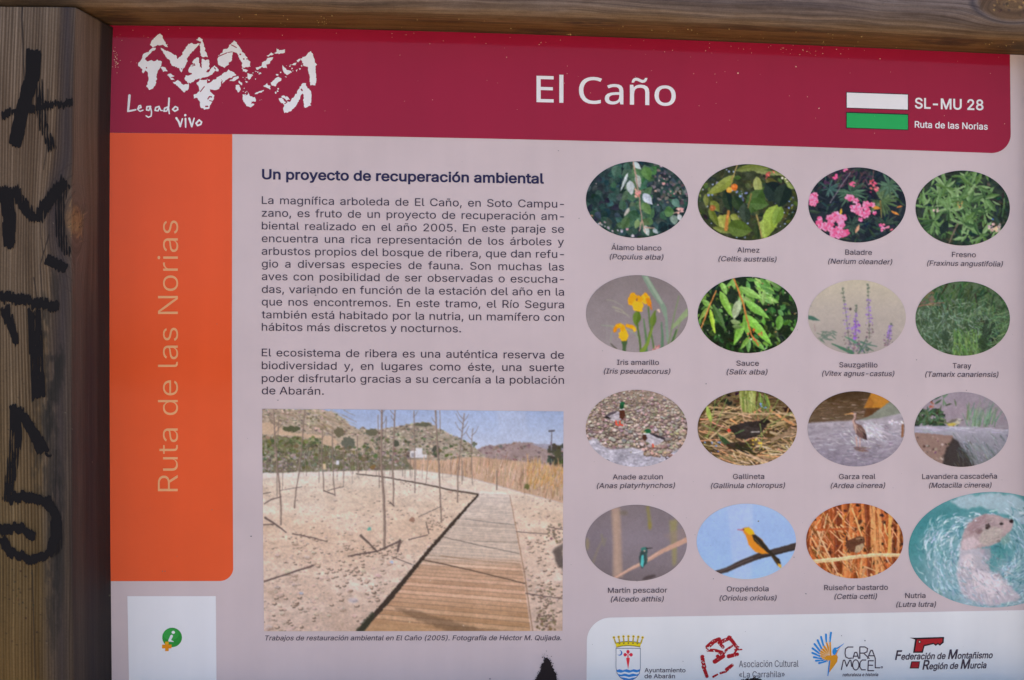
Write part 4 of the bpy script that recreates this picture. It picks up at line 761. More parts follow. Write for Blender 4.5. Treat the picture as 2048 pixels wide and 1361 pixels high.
def pic_kingfisher():
    s = start('kingfisher', (132, 120, 122), 23)
    s.grad([(709, (118, 108, 112)), (900, (126, 116, 124)), (1140, (112, 102, 106))]); s.noise(220, 8, 19)
    s.poly([(205, 725), (255, 720), (262, 860), (270, 1120), (215, 1120), (215, 900)], (164, 138, 124), .9, soft=6); s.poly([(220, 760), (240, 760), (250, 1100), (232, 1100)], (176, 150, 132), .5, soft=5)
    s.poly([(535, 800), (580, 790), (575, 1040), (555, 1060), (545, 920)], (140, 132, 92), .85, soft=6); s.poly([(404, 712), (420, 712), (434, 830), (420, 852), (410, 780)], (132, 124, 76), .85, soft=4); s.ell(424, 828, 11, 24, (138, 124, 62), .7, soft=3)
    s.stroke([(150, 880), (165, 940), (175, 900)], 14, 8, (132, 128, 96), .4); s.ell(275, 755, 26, 14, (110, 100, 80), .5, soft=4); s.stroke([(100, 1040), (130, 960), (160, 900)], 16, 10, (136, 126, 100), .4); s.ell(70, 930, 10, 36, (150, 136, 96), .6, soft=4)
    s.poly([(500, 880), (640, 830), (640, 900), (560, 930)], (140, 122, 116), .5, soft=6)
    s.blur(2)
    s.stroke([(225, 1125), (320, 1070), (400, 1030), (470, 985), (540, 950), (640, 905)], 14, 30, (186, 148, 130)); s.stroke([(230, 1122), (320, 1066), (400, 1026), (470, 980)], 4, 6, (206, 172, 156), .8)
    s.ell(420, 1120, 40, 10, (66, 58, 60), .8, -.3, soft=3)
    s.poly([(372, 975), (384, 950), (406, 948), (412, 962), (408, 1000), (414, 1020), (402, 1045), (390, 1060), (380, 1072), (370, 1050), (362, 1010)], (52, 72, 74), 1, 1)
    s.poly([(376, 1000), (388, 990), (392, 1030), (384, 1066), (372, 1050)], (84, 178, 176)); s.ell(392, 960, 18, 12, (58, 112, 106)); s.stroke([(406, 957), (440, 955)], 7, 3, (52, 52, 54)); s.ell(394, 970, 5, 6, (180, 160, 140)); s.stroke([(404, 985), (408, 1040)], 8, 6, (66, 92, 90))
    s.sharpen_grain(2.5); return s


def pic_oriole():
    s = start('oriole', (146, 172, 212), 24)
    s.grad([(703, (150, 174, 212)), (900, (146, 172, 212)), (1130, (148, 178, 214))]); s.noise(220, 5, 20)
    s.poly([(860, 700), (1010, 700), (1000, 1130), (900, 1130), (880, 900)], (170, 184, 218), .5, soft=8)
    s.stroke([(790, 1098), (860, 1078), (940, 1040), (1040, 1000), (1140, 974), (1254, 944)], 26, 40, (64, 56, 56)); s.stroke([(800, 1094), (880, 1066), (960, 1030), (1040, 1000)], 8, 8, (92, 78, 78), .7); s.stroke([(1040, 1010), (1150, 985), (1254, 960)], 10, 10, (44, 40, 42), .8); s.ell(1035, 998, 30, 12, (62, 54, 54), 1, -.4)
    s.poly([(946, 848), (962, 838), (985, 836), (1004, 850), (1014, 874), (1060, 905), (1098, 960), (1112, 985), (1060, 988), (1020, 975), (985, 936), (968, 885)], (206, 128, 44), 1, 1)
    s.poly([(950, 846), (985, 836), (1008, 852), (1020, 876), (990, 880)], (222, 170, 40), .9); s.poly([(1002, 880), (1024, 878), (1062, 912), (1100, 960), (1160, 1020), (1168, 1045), (1140, 1035), (1104, 990), (1050, 945), (1015, 912)], (46, 42, 40), 1, 1)
    s.poly([(1112, 990), (1150, 1030), (1170, 1062), (1150, 1056), (1118, 1010)], (70, 56, 40)); s.poly([(1148, 1040), (1170, 1048), (1172, 1068), (1152, 1058)], (206, 156, 50)); s.stroke([(1020, 900), (1060, 950)], 4, 4, (96, 84, 60)); s.stroke([(922, 850), (952, 852)], 5, 11, (176, 100, 110)); s.ell(957, 849, 4, 4, (80, 40, 40))
    s.sharpen_grain(2.5); return s


def pic_warbler():
    s = start('warbler', (130, 66, 38), 25)
    s.noise(60, 20, 21, tint=(1.2, .9, .6))
    for _ in range(60):
        x = s.r.uniform(60, 630); w = s.r.uniform(10, 34); c = np.array([(176, 92, 50), (150, 74, 42), (196, 116, 66), (112, 52, 34), (204, 136, 84)][s.r.randint(5)])
        t = s.r.normal(0, 25); s.stroke([(x, 690), (x + t, 1135)], w, w * .9, c, .9); s.stroke([(x - w * .25, 690), (x + t - w * .25, 1135)], w * .25, w * .25, c + 30, .6)
    s.dots(50, [(60, 40, 30), (84, 50, 36)], (6, 16)); s.strokes(120, [(216, 160, 110), (190, 124, 78), (96, 54, 36), (226, 180, 132)], (50, 140), (4, 9), 1.2, .35); s.strokes(50, [(206, 150, 100), (176, 110, 66)], (60, 150), (5, 9), 2.0, .25)
    s.strokes(34, [(214, 166, 118), (120, 70, 44)], (60, 120), (4, 8), .9, .25, box=(80, 800, 280, 1000)); s.stroke([(190, 760), (130, 1000)], 7, 6, (196, 160, 120)); s.stroke([(120, 830), (260, 1130)], 9, 7, (216, 170, 130)); s.stroke([(130, 852), (300, 846)], 12, 10, (170, 84, 50)); s.stroke([(330, 730), (400, 930)], 10, 8, (222, 166, 110)); s.stroke([(450, 720), (470, 1120)], 16, 16, (216, 150, 96)); s.stroke([(545, 760), (540, 1000)], 18, 16, (206, 150, 84)); s.stroke([(260, 740), (160, 900)], 8, 6, (190, 130, 86))
    s.stroke([(110, 1030), (250, 1018), (380, 1000), (480, 992), (600, 996)], 22, 20, (222, 180, 134)); s.stroke([(120, 1024), (250, 1011), (380, 993), (600, 988)], 5, 5, (240, 210, 172), .8)
    s.poly([(285, 930), (300, 912), (340, 896), (372, 886), (396, 894), (402, 912), (396, 950), (370, 975), (336, 980), (310, 965)], (92, 58, 46), 1, 1); s.poly([(350, 945), (395, 925), (398, 950), (372, 978), (344, 980)], (176, 152, 120), .9, 2); s.ell(374, 903, 26, 16, (104, 72, 56)); s.stroke([(355, 902), (385, 900)], 4, 4, (168, 134, 100)); s.ell(382, 906, 5, 5, (36, 26, 22)); s.stroke([(394, 906), (404, 908)], 5, 2, (70, 50, 40))
    s.poly([(300, 920), (270, 880), (258, 866), (290, 872), (305, 900)], (72, 42, 40)); s.stroke([(262, 868), (290, 885), (288, 930)], 6, 10, (190, 110, 56)); s.stroke([(345, 980), (352, 996)], 5, 4, (176, 120, 90)); s.stroke([(370, 976), (385, 992)], 5, 4, (176, 120, 90))
    s.sharpen_grain(4); return s


def pic_otter():
    s = start('otter', (84, 136, 140), 26)
    s.grad([(637, (96, 146, 150)), (800, (62, 126, 132)), (960, (72, 134, 138)), (1290, (120, 150, 158))]); s.noise(200, 12, 22)
    X, Y = s.grid()
    wob = (fbm(s.w, s.h, 40, 23) - .5) * 120
    d = np.hypot((X - 1090) / 1.15, (Y - 1010)) + wob
    m = np.clip((d - 70) / 60, 0, 1) * np.clip((330 - d) / 80, 0, 1); m = np.where(Y < 780, m * np.clip((330 - d) / 160, 0, 1), m)
    s.blend(m, (154, 178, 190), .55)
    s.poly([(880, 690), (960, 660), (1100, 640), (1250, 655), (1400, 760), (1400, 900), (1280, 800), (1150, 745), (1050, 720), (960, 735)], (176, 190, 200), .75, 8, 4)
    def sw(n, cols, r0, r1, L, w, al, fn=None):
        for _ in range(n):
            a = s.r.uniform(0, 6.283); r = s.r.uniform(r0, r1)
            x, y = 1090 + 1.2 * r * math.cos(a), 1000 + r * math.sin(a)
            if fn is not None and not fn(x, y): continue
            t = a + math.pi / 2 + s.r.normal(0, .45); l = s.r.uniform(*L); c = np.array(cols[s.r.randint(len(cols))]) + s.r.normal(0, 6, 3)
            s.stroke([(x, y), (x + l * .5 * math.cos(t), y + l * .5 * math.sin(t)), (x + l * math.cos(t + .25), y + l * math.sin(t + .25))], s.r.uniform(*w), 2, c, al)
    sw(900, [(186, 204, 214), (206, 218, 226), (150, 178, 188), (96, 144, 152), (60, 112, 122)], 120, 330, (20, 70), (3, 9), .75, lambda x, y: y > 790 or x > 1200)
    sw(330, [(196, 210, 220), (216, 224, 232), (160, 184, 196)], 215, 300, (14, 44), (4, 10), .85, lambda x, y: 740 < y < 960 and x < 1130)
    sw(240, [(70, 118, 126), (92, 140, 146), (110, 150, 158), (52, 100, 110)], 40, 260, (20, 60), (4, 10), .7, lambda x, y: x > 1080 and y > 930)
    sw(150, [(170, 184, 196), (150, 166, 180), (120, 140, 152)], 250, 330, (20, 50), (4, 9), .8, lambda x, y: y > 1180)
    s.ell(1290, 755, 16, 9, (206, 216, 222), .8); s.stroke([(1190, 740), (1260, 790), (1310, 860)], 6, 4, (200, 212, 220), .7)
    # body, neck and head
    s.poly([(950, 930), (940, 980), (930, 1060), (925, 1130), (950, 1200), (1010, 1255), (1120, 1280), (1240, 1262), (1290, 1230), (1240, 1190), (1190, 1120), (1110, 1070), (1075, 1020), (1080, 960)], (182, 172, 180), .92, 9, 5)
    s.poly([(1000, 1090), (1100, 1085), (1180, 1140), (1210, 1200), (1120, 1235), (1020, 1190)], (216, 204, 208), .7, 9, 6); s.poly([(955, 1000), (1010, 990), (1040, 1060), (1000, 1100), (960, 1070)], (206, 192, 196), .7, 6, 4); s.poly([(1060, 960), (1110, 950), (1120, 1010), (1080, 1040)], (166, 150, 162), .7, 6, 3)
    s.strokes(180, [(214, 206, 210), (176, 160, 168), (226, 216, 218), (150, 136, 146)], (18, 44), (2, 5), .7, .5, al=.55, fn=lambda x, y: ((x - 1070) / 150) ** 2 + ((y - 1150) / 120) ** 2 < 1)
    sw(120, [(176, 192, 202), (206, 216, 222), (120, 130, 140)], 150, 270, (14, 36), (2, 6), .8, lambda x, y: x < 990 and y > 990)
    s.poly([(945, 930), (955, 880), (985, 820), (1030, 780), (1085, 760), (1150, 768), (1200, 785), (1235, 792), (1246, 808), (1235, 850), (1205, 880), (1170, 910), (1120, 940), (1060, 952), (1000, 960), (955, 965)], (168, 148, 150), 1, 4, 1)
    s.poly([(985, 830), (1040, 782), (1090, 764), (1080, 800), (1040, 850), (1000, 880)], (150, 124, 128), .8, 5, 3); s.poly([(1060, 860), (1130, 830), (1190, 850), (1170, 900), (1100, 935), (1050, 930)], (178, 168, 160), .85, 5, 3); s.poly([(960, 900), (1020, 890), (1060, 930), (1000, 960), (950, 960)], (206, 190, 194), .7, 5, 3); s.poly([(1180, 800), (1235, 800), (1235, 850), (1190, 870)], (182, 160, 160), .8, 3, 2)
    s.ell(1050, 858, 22, 16, (120, 96, 98), .8, -.4, soft=2); s.ell(1097, 832, 13, 17, (50, 42, 44), 1, .5, rough=3); s.ell(1176, 816, 11, 8, (40, 36, 40), rough=2); s.ell(1233, 802, 12, 11, (40, 34, 40), rough=2); s.ell(1160, 915, 12, 8, (96, 88, 84), .7)
    s.strokes(60, [(96, 84, 82), (206, 196, 190), (130, 116, 112)], (20, 50), (1.5, 3), 2.9, .3, box=(1080, 780, 1200, 920), al=.6); s.strokes(26, [(206, 200, 206), (150, 140, 150)], (20, 50), (2, 4), -.2, .2, box=(960, 790, 1080, 860), al=.4)
    s.poly([(1170, 900), (1230, 860), (1220, 920), (1180, 935)], (116, 150, 140), .6, 5, 3)
    s.strokes(170, [(190, 172, 172), (136, 112, 114), (206, 192, 190), (120, 98, 102)], (10, 26), (1.5, 3), -.9, .3, box=(960, 770, 1150, 930), al=.5, fn=lambda x, y: ((x - 1060) / 110) ** 2 + ((y - 850) / 90) ** 2 < 1)
    s.strokes(420, [(224, 220, 226), (160, 146, 156), (140, 132, 146), (210, 204, 212), (140, 170, 182), (120, 112, 124)], (14, 44), (2, 5), .9, .5, box=(930, 970, 1290, 1270), al=.7, fn=lambda x, y: ((x - 1070) / 165) ** 2 + ((y - 1130) / 150) ** 2 < 1)
    sw(420, [(196, 208, 218), (222, 228, 234), (130, 160, 172), (110, 140, 154)], 90, 300, (12, 34), (2, 6), .8, lambda x, y: y > 1040 and (x < 1010 or x > 1180 + (y - 1200) * .6))
    s.dots(70, [(222, 228, 234), (206, 216, 224)], (2, 6), fn=lambda x, y: 730 < y < 1000 and x < 1080 and 200 < math.hypot((x - 1090) / 1.2, y - 1000) < 310)
    s.sharpen_grain(3); return s


def pic_landscape():
    kk = 2.617
    s = Pic(523, 816, 1129, 1264, 500, 800, kk, (200, 172, 156), 30)
    # sky
    s.grad([(40, (146, 161, 192)), (140, (160, 173, 200)), (250, (178, 185, 204)), (420, (190, 190, 200))]); s.noise(420, 10, 31, sy=.5)
    s.poly([(1290, 60), (1440, 60), (1460, 200), (1380, 230), (1310, 200)], (172, 180, 202), .5, soft=8)
    # far hills
    def hill(pts, col, seed, shrubs, amp=16, rough=4):
        m = s.mask_poly(np.array(pts)); rr = np.random.RandomState(seed)
        s.poly(pts, col, 1, rough); s.noise(60, amp, seed, m, sy=.5); s.noise(18, amp, seed + 1, m, sy=.5)
        xs = [p[0] for p in pts]; ys = [p[1] for p in pts]
        fn = lambda x, y: m[int(np.clip((s.oy + y / s.k) - s.y0, 0, s.h - 1)), int(np.clip((s.ox + x / s.k) - s.x0, 0, s.w - 1))] > .5
        n, cols, R = shrubs
        s.dots(n, cols, R, box=(min(xs), min(ys), max(xs), max(ys)), fn=fn, flat=.6)
        return fn
    hill([(1180, 262), (1240, 240), (1320, 236), (1400, 221), (1470, 226), (1530, 240), (1570, 258), (1642, 250), (1642, 340), (1180, 340)], (150, 132, 130), 40, (120, [(112, 96, 96), (130, 112, 108)], (4, 12)), 8)
    s.poly([(1470, 232), (1540, 230), (1600, 234), (1642, 240), (1642, 265), (1560, 262)], (150, 146, 160), .9)
    hill([(540, 175), (590, 140), (610, 156), (700, 152), (760, 142), (855, 122), (940, 118), (985, 148), (1060, 186), (1130, 216), (1180, 252), (1240, 306), (1240, 330), (540, 330)], (154, 142, 128), 42,
         (1100, [(106, 102, 90), (124, 115, 104), (172, 158, 142), (92, 92, 80), (190, 176, 160), (140, 128, 116)], (3, 9)))
    hill([(60, 44), (380, 50), (430, 62), (480, 88), (520, 130), (556, 146), (620, 196), (660, 236), (680, 340), (60, 340)], (164, 148, 132), 44,
         (1300, [(114, 105, 90), (134, 122, 106), (182, 166, 148), (98, 94, 80), (196, 180, 162), (150, 136, 120)], (3, 9)))
    s.strokes(60, [(132, 116, 96), (178, 160, 138)], (40, 110), (4, 9), .45, .12, box=(80, 50, 500, 150), al=.5)
    s.poly([(60, 120), (100, 118), (220, 170), (420, 190), (470, 220), (440, 250), (260, 190), (60, 180)], (190, 164, 140), .9, 3); s.poly([(440, 200), (560, 190), (640, 240), (660, 280), (480, 260)], (186, 168, 148), .7, 6)
    s.ell(215, 152, 46, 17, (82, 86, 66), 1, rough=5); s.ell(515, 228, 36, 32, (96, 98, 88), 1, rough=6); s.ell(466, 170, 26, 28, (104, 98, 80), 1, rough=5); s.ell(765, 228, 16, 20, (76, 80, 70), 1, rough=4); s.ell(975, 270, 18, 34, (74, 76, 70), 1, rough=4); s.ell(640, 170, 34, 20, (100, 98, 82), 1, rough=5); s.ell(905, 130, 44, 10, (92, 92, 78), 1, rough=4)
    s.dots(90, [(78, 84, 62), (92, 96, 74), (106, 104, 84)], (5, 13), box=(600, 200, 1180, 320), flat=.7)
    # green scrub at left, grey scrub
    s.poly([(60, 195), (150, 190), (240, 200), (330, 240), (370, 270), (430, 250), (520, 290), (640, 300), (860, 300), (860, 372), (60, 385)], (112, 108, 88), 1, 6)
    s.dots(420, [(92, 98, 68), (106, 110, 78), (78, 84, 62), (122, 122, 92), (140, 132, 112)], (4, 13), box=(60, 195, 370, 320), flat=.8); s.dots(700, [(128, 118, 112), (108, 100, 92), (150, 140, 132), (92, 88, 76), (122, 116, 96), (164, 154, 146)], (3, 10), box=(60, 275, 860, 380), flat=.8)
    s.dots(90, [(88, 92, 66), (104, 104, 78)], (6, 15), box=(240, 240, 660, 360), flat=.8); s.strokes(160, [(166, 156, 150), (96, 88, 80), (140, 130, 122)], (20, 56), (1.5, 3.5), -1.4, .35, box=(60, 260, 660, 385))
    s.poly([(838, 270), (868, 266), (868, 252), (902, 252), (902, 285), (925, 288), (925, 306), (838, 306)], (206, 202, 204)); s.poly([(845, 280), (862, 280), (862, 300), (845, 300)], (150, 146, 150)); s.stroke([(838, 306), (925, 306)], 4, 4, (130, 120, 110))
    s.poly([(380, 335), (397, 335), (397, 365), (380, 365)], (190, 170, 140)); s.poly([(450, 318), (466, 318), (466, 340), (450, 340)], (200, 200, 206))
    # dark trees right, mast
    s.dots(130, [(86, 82, 78), (74, 72, 66), (98, 92, 86)], (8, 20), fn=lambda x, y: (1190 < x < 1300 and 245 < y < 300) or (x > 1470 and y > 300 - (x - 1470) * .35 and y < 340))
    s.dots(60, [(72, 72, 64), (84, 80, 74), (62, 66, 54)], (9, 20), box=(1570, 240, 1642, 350))
    s.stroke([(1580, 165), (1577, 262)], 5, 7, (104, 100, 108)); s.stroke([(1566, 164), (1592, 162)], 9, 9, (84, 82, 90)); s.dots(6, [(130, 120, 130)], (2, 4), box=(1572, 180, 1584, 250))
    # reeds
    rp = [(820, 312), (1000, 318), (1180, 296), (1300, 312), (1450, 325), (1642, 352), (1642, 545), (1560, 520), (1420, 486), (1300, 450), (1120, 402), (860, 368)]
    rm = s.mask_poly(rp, 2); s.blend(rm, (182, 152, 130)); s.noise(60, 14, 50, rm, sy=2)
    rf = lambda x, y: rm[int(np.clip((s.oy + y / s.k) - s.y0, 0, s.h - 1)), int(np.clip((s.ox + x / s.k) - s.x0, 0, s.w - 1))] > .5
    s.strokes(900, [(196, 168, 146), (160, 128, 106), (206, 180, 160), (140, 112, 92), (186, 152, 120)], (26, 60), (2, 5), -1.5, .14, box=(820, 330, 1642, 560), fn=rf)
    s.strokes(160, [(186, 146, 96), (170, 130, 86), (196, 160, 110)], (20, 50), (3, 6), -1.4, .25, box=(1450, 330, 1642, 470), fn=rf)
    s.dots(60, [(104, 108, 76), (90, 98, 66)], (7, 16), fn=lambda x, y: 1120 < x < 1260 and 385 < y < 425); s.dots(80, [(96, 102, 66), (112, 114, 80)], (7, 16), fn=lambda x, y: 1310 < x < 1480 and abs(y - (428 + (x - 1310) * .33)) < 26)
    # ground
    gp = [(60, 386), (300, 378), (560, 372), (860, 366), (1120, 404), (1300, 452), (1420, 488), (1560, 522), (1642, 546), (1642, 1216), (60, 1216)]
    gm = s.mask_poly(gp, 1)
    s.grad([(370, (208, 196, 184)), (480, (206, 188, 172)), (700, (206, 181, 162)), (950, (204, 180, 164)), (1216, (190, 164, 148))], gm)
    s.noise(260, 16, 51, gm, sy=.4, tint=(.8, 1, 1.2)); s.noise(90, 12, 52, gm, sy=.4); s.noise(26, 12, 53, gm, sy=.5); s.noise(10, 13, 54, gm, sy=.6)
    s.poly([(60, 388), (300, 380), (560, 374), (540, 398), (200, 404), (60, 412)], (212, 198, 190), .9, 2)
    pk = lambda y: .3 + (y - 380) / 700.0
    gf = lambda x, y: gm[int(np.clip((s.oy + y / s.k) - s.y0, 0, s.h - 1)), int(np.clip((s.ox + x / s.k) - s.x0, 0, s.w - 1))] > .5
    for _ in range(2500):
        x, y = s.r.uniform(60, 1642), 385 + 830 * s.r.rand() ** .8
        if not gf(x, y): continue
        k = pk(y); r = (1.5 + s.r.exponential(2.6)) * k + .8; dk = s.r.rand()
        cl = fbm_at(x, y)
        if cl < .46 and s.r.rand() < .8: continue
        s.ell(x + r * .3, y + r * .45, r * 1.1, r * .6, (140, 114, 100) if dk < .7 else (104, 86, 76), .6, rough=r * .2)
        s.ell(x, y, r, r * .6, (218 - 20 * s.r.rand(), 194 - 18 * s.r.rand(), 180 - 16 * s.r.rand()), .6, rough=r * .2)
    def clods(n, cx, cy, sx, sy):
        for _ in range(n):
            x, y = s.r.normal(cx, sx), s.r.normal(cy, sy); k = pk(y); r = s.r.uniform(3, 9) * k + 1
            s.ell(x + 3 * k, y + 4 * k, r * 1.2, r * .7, (96, 80, 70), .8, rough=r * .2); s.ell(x, y, r, r * .6, (206, 178, 160), .9, rough=r * .2)
    clods(30, 300, 760, 90, 60); clods(30, 760, 560, 120, 40); clods(40, 620, 1050, 60, 90); clods(46, 560, 775, 60, 30); clods(34, 720, 790, 50, 30); clods(26, 850, 430, 60, 14); clods(40, 980, 640, 40, 40); clods(60, 1520, 720, 60, 120); clods(50, 1560, 1050, 50, 90); clods(30, 200, 1120, 90, 60); clods(30, 480, 900, 70, 50); clods(18, 1060, 500, 40, 16); clods(22, 400, 470, 120, 30)
    s.ell(848, 628, 15, 13, (150, 116, 100), rough=3)
    s.poly([(1590, 790), (1642, 740), (1642, 900), (1600, 860)], (70, 64, 64), .8, 8, 4); s.dots(70, [(92, 82, 68), (110, 96, 74), (126, 108, 86)], (3, 8), box=(1500, 1100, 1600, 1205), al=.8); s.dots(50, [(104, 92, 80), (124, 106, 92)], (3, 8), box=(1550, 650, 1642, 760), al=.8); s.dots(26, [(110, 98, 80)], (3, 7), box=(1520, 990, 1590, 1070), al=.8)
    # boardwalk
    far = [(556, 380), (600, 374), (760, 392), (900, 420), (1050, 452), (1200, 476), (1330, 486), (1355, 500), (1196, 494), (1060, 474), (900, 436), (740, 404)]
    s.poly(far, (206, 190, 178)); s.stroke([(556, 388), (700, 404), (900, 440), (1060, 474), (1196, 495)], 5, 9, (84, 74, 68)); s.poly([(1200, 478), (1330, 486), (1352, 498), (1200, 496)], (212, 200, 190))
    bw = [(1198, 492), (1358, 494), (1392, 690), (1428, 900), (1470, 1216), (548, 1216), (700, 1060), (905, 830), (1060, 640)]
    bm = s.mask_poly(bw, 0)
    s.grad([(490, (200, 186, 176)), (700, (192, 174, 160)), (820, (194, 174, 158)), (880, (190, 156, 132)), (1000, (190, 152, 126)), (1216, (176, 138, 104))], bm); s.noise(200, 8, 60, bm, sy=.3)
    y = 494.0; st = 7.0; i = 0
    while y < 1216:
        t = (y - 494) / 722
        sl = .035 + .06 * t; c = s.r.normal(0, 6) + (9 if i % 2 else -9) * t
        yy0 = y; X, Y = s.grid(); ly = Y - (X - 1200) * sl
        band = np.clip(1 - np.abs(ly - (yy0 + st * .5)) / (st * .5), 0, 1) ** .35 * bm
        s.a += band[..., None] * c
        ln = np.clip(1 - np.abs(ly - yy0) / (1.2 + 2.0 * t), 0, 1) * bm
        s.blend(ln, (126, 98, 80) if t > .45 else (150, 134, 124), .55 + .3 * t)
        y += st; st = 7 + 22 * t * 1.0; i += 1
    s.noise(60, 8, 61, bm, sy=.12)
    s.stroke([(1000, 818), (1200, 842), (1410, 858)], 7, 5, (140, 110, 90), .6); s.stroke([(910, 838), (1150, 890), (1440, 962)], 7, 6, (92, 76, 66), .9); s.stroke([(1130, 625), (1280, 644), (1390, 655)], 4, 4, (110, 100, 96), .7); s.stroke([(1010, 718), (1200, 762), (1410, 806)], 5, 5, (110, 98, 92), .75); s.stroke([(1170, 740), (1400, 745)], 5, 4, (130, 116, 106), .6)
    s.poly([(740, 1085), (860, 1098), (1000, 1140), (1200, 1200), (1260, 1216), (1040, 1216), (850, 1140)], (96, 76, 62), .5, 5, 5); s.dots(60, [(222, 200, 180)], (1.5, 4), fn=lambda x, y: bm[int(np.clip((s.oy + y / s.k) - s.y0, 0, s.h - 1)), int(np.clip((s.ox + x / s.k) - s.x0, 0, s.w - 1))] > .5)
    s.poly([(1192, 494), (1199, 500), (1058, 662), (914, 830), (732, 1060), (588, 1216), (552, 1216), (696, 1060), (890, 830), (1046, 650)], (60, 52, 50), 1, 2)
    s.poly([(640, 1105), (655, 1120), (600, 1216), (548, 1216)], (52, 58, 50), .7, 4)
    s.stroke([(1360, 500), (1398, 700), (1436, 905), (1480, 1216)], 4, 8, (150, 116, 96), .8)
    # saplings
    T = [([(690, 52), (688, 200), (686, 330), (697, 500), (703, 640), (702, 782)], 13, 17), ([(970, 52), (976, 200), (988, 350), (994, 480), (1000, 640)], 9, 11), ([(758, 56), (752, 200), (745, 340), (750, 470), (748, 556)], 8, 9),
         ([(124, 52), (128, 180), (140, 330), (152, 440), (160, 560), (160, 655)], 9, 10), ([(284, 58), (270, 230), (256, 380), (240, 470), (230, 566)], 6, 8), ([(378, 150), (372, 300), (382, 400), (384, 480)], 5, 7),
         ([(428, 160), (432, 300), (436, 420), (444, 505)], 5, 8), ([(856, 60), (860, 220), (862, 350), (862, 488)], 5, 6), ([(1120, 70), (1105, 220), (1088, 380), (1084, 535)], 6, 8), ([(1165, 150), (1155, 260), (1165, 445)], 4, 5),
         ([(668, 80), (672, 300), (676, 460)], 4, 5), ([(712, 90), (706, 260)], 4, 4), ([(560, 190), (562, 300), (566, 380)], 6, 6), ([(490, 240), (488, 380), (488, 450)], 4, 4), ([(150, 80), (140, 300), (140, 510)], 4, 5),
         ([(992, 56), (996, 180)], 4, 4), ([(1290, 370), (1290, 470)], 7, 8), ([(940, 220), (930, 330), (920, 440)], 4, 4), ([(1050, 300), (1050, 400)], 3, 3), ([(360, 230), (358, 340), (360, 435)], 4, 4), ([(285, 280), (290, 340), (296, 400)], 4, 4),
         ([(170, 310), (170, 470)], 4, 4), ([(800, 330), (798, 400)], 3, 4), ([(1110, 320), (1108, 440)], 4, 4), ([(840, 300), (838, 400)], 3, 3), ([(600, 270), (604, 370)], 3, 3), ([(528, 290), (526, 380)], 3, 3)]
    for p, a, b in T:
        s.stroke([(x + 2, y) for x, y in p], a * .7, b * .7, (116, 100, 94), .92, jit=1); s.stroke([(x - a * .15, y) for x, y in p], a * .45, b * .45, (150, 130, 118), .8)
    for x, y, sgn in [(690, 70, -1), (690, 70, 1), (690, 130, 1), (756, 110, -1), (756, 80, -1), (970, 120, -1), (126, 150, 1), (126, 130, -1), (128, 180, 1), (280, 120, -1), (280, 90, 1), (376, 200, 1), (428, 190, -1), (1120, 110, 1), (1118, 130, -1), (1116, 150, 1), (1112, 170, -1), (1110, 190, 1), (1114, 100, -1), (1160, 190, 1), (1160, 210, -1), (856, 90, 1), (148, 150, 1), (120, 100, -1), (860, 180, -1)]:
        L = s.r.uniform(26, 60); s.stroke([(x, y), (x + sgn * L * .4, y - L * .4), (x + sgn * L * .7, y - L)], 4, 2.5, (112, 98, 96), .8)
    for _ in range(26):
        x = s.r.uniform(380, 1180); y = s.r.uniform(380, 440); h = s.r.uniform(50, 120); s.stroke([(x, y), (x + s.r.normal(0, 3), y - h)], 4, 2.5, (130, 114, 104), .6)
    for p, a, b in [([(75, 950), (200, 910), (330, 866)], 10, 11), ([(580, 712), (620, 745), (668, 798)], 14, 9), ([(515, 822), (670, 796), (785, 738)], 9, 11), ([(785, 735), (770, 790)], 16, 14), ([(80, 618), (140, 655), (188, 696)], 13, 7), ([(70, 655), (130, 650)], 8, 6), ([(220, 700), (330, 720), (405, 742)], 7, 6),
                    ([(75, 545), (110, 525), (160, 508)], 6, 7), ([(70, 492), (110, 486)], 5, 5), ([(830, 732), (930, 706)], 7, 6), ([(880, 612), (1000, 556)], 4, 4), ([(160, 470), (270, 452)], 4, 4), ([(1395, 688), (1560, 704)], 5, 4), ([(1440, 1012), (1640, 1042)], 6, 5), ([(1560, 668), (1640, 680)], 5, 5), ([(735, 535), (752, 556)], 8, 7), ([(390, 480), (440, 500)], 7, 6), ([(740, 822), (850, 862)], 5, 5), ([(410, 470), (490, 455)], 4, 4), ([(920, 640), (935, 700)], 6, 6)]:
        s.stroke(p, a * .85, b * .85, (92, 78, 76), .92, jit=2)
    s.dots(5, [(84, 158, 146)], (5, 8), box=(618, 668, 630, 680)); s.dots(3, [(170, 178, 200)], (6, 10), box=(735, 846, 748, 858)); s.ell(540, 1050, 26, 14, (186, 178, 188), .6, soft=4); s.ell(268, 1012, 10, 7, (160, 166, 190), .7)
    s.sharpen_grain(3.1); return s


_fb = None
def fbm_at(x, y):
    global _fb
    if _fb is None: _fb = fbm(420, 320, 46, 77, 3, .5)
    return _fb[int(np.clip(y / 4, 0, 319)), int(np.clip(x / 4, 0, 419))]
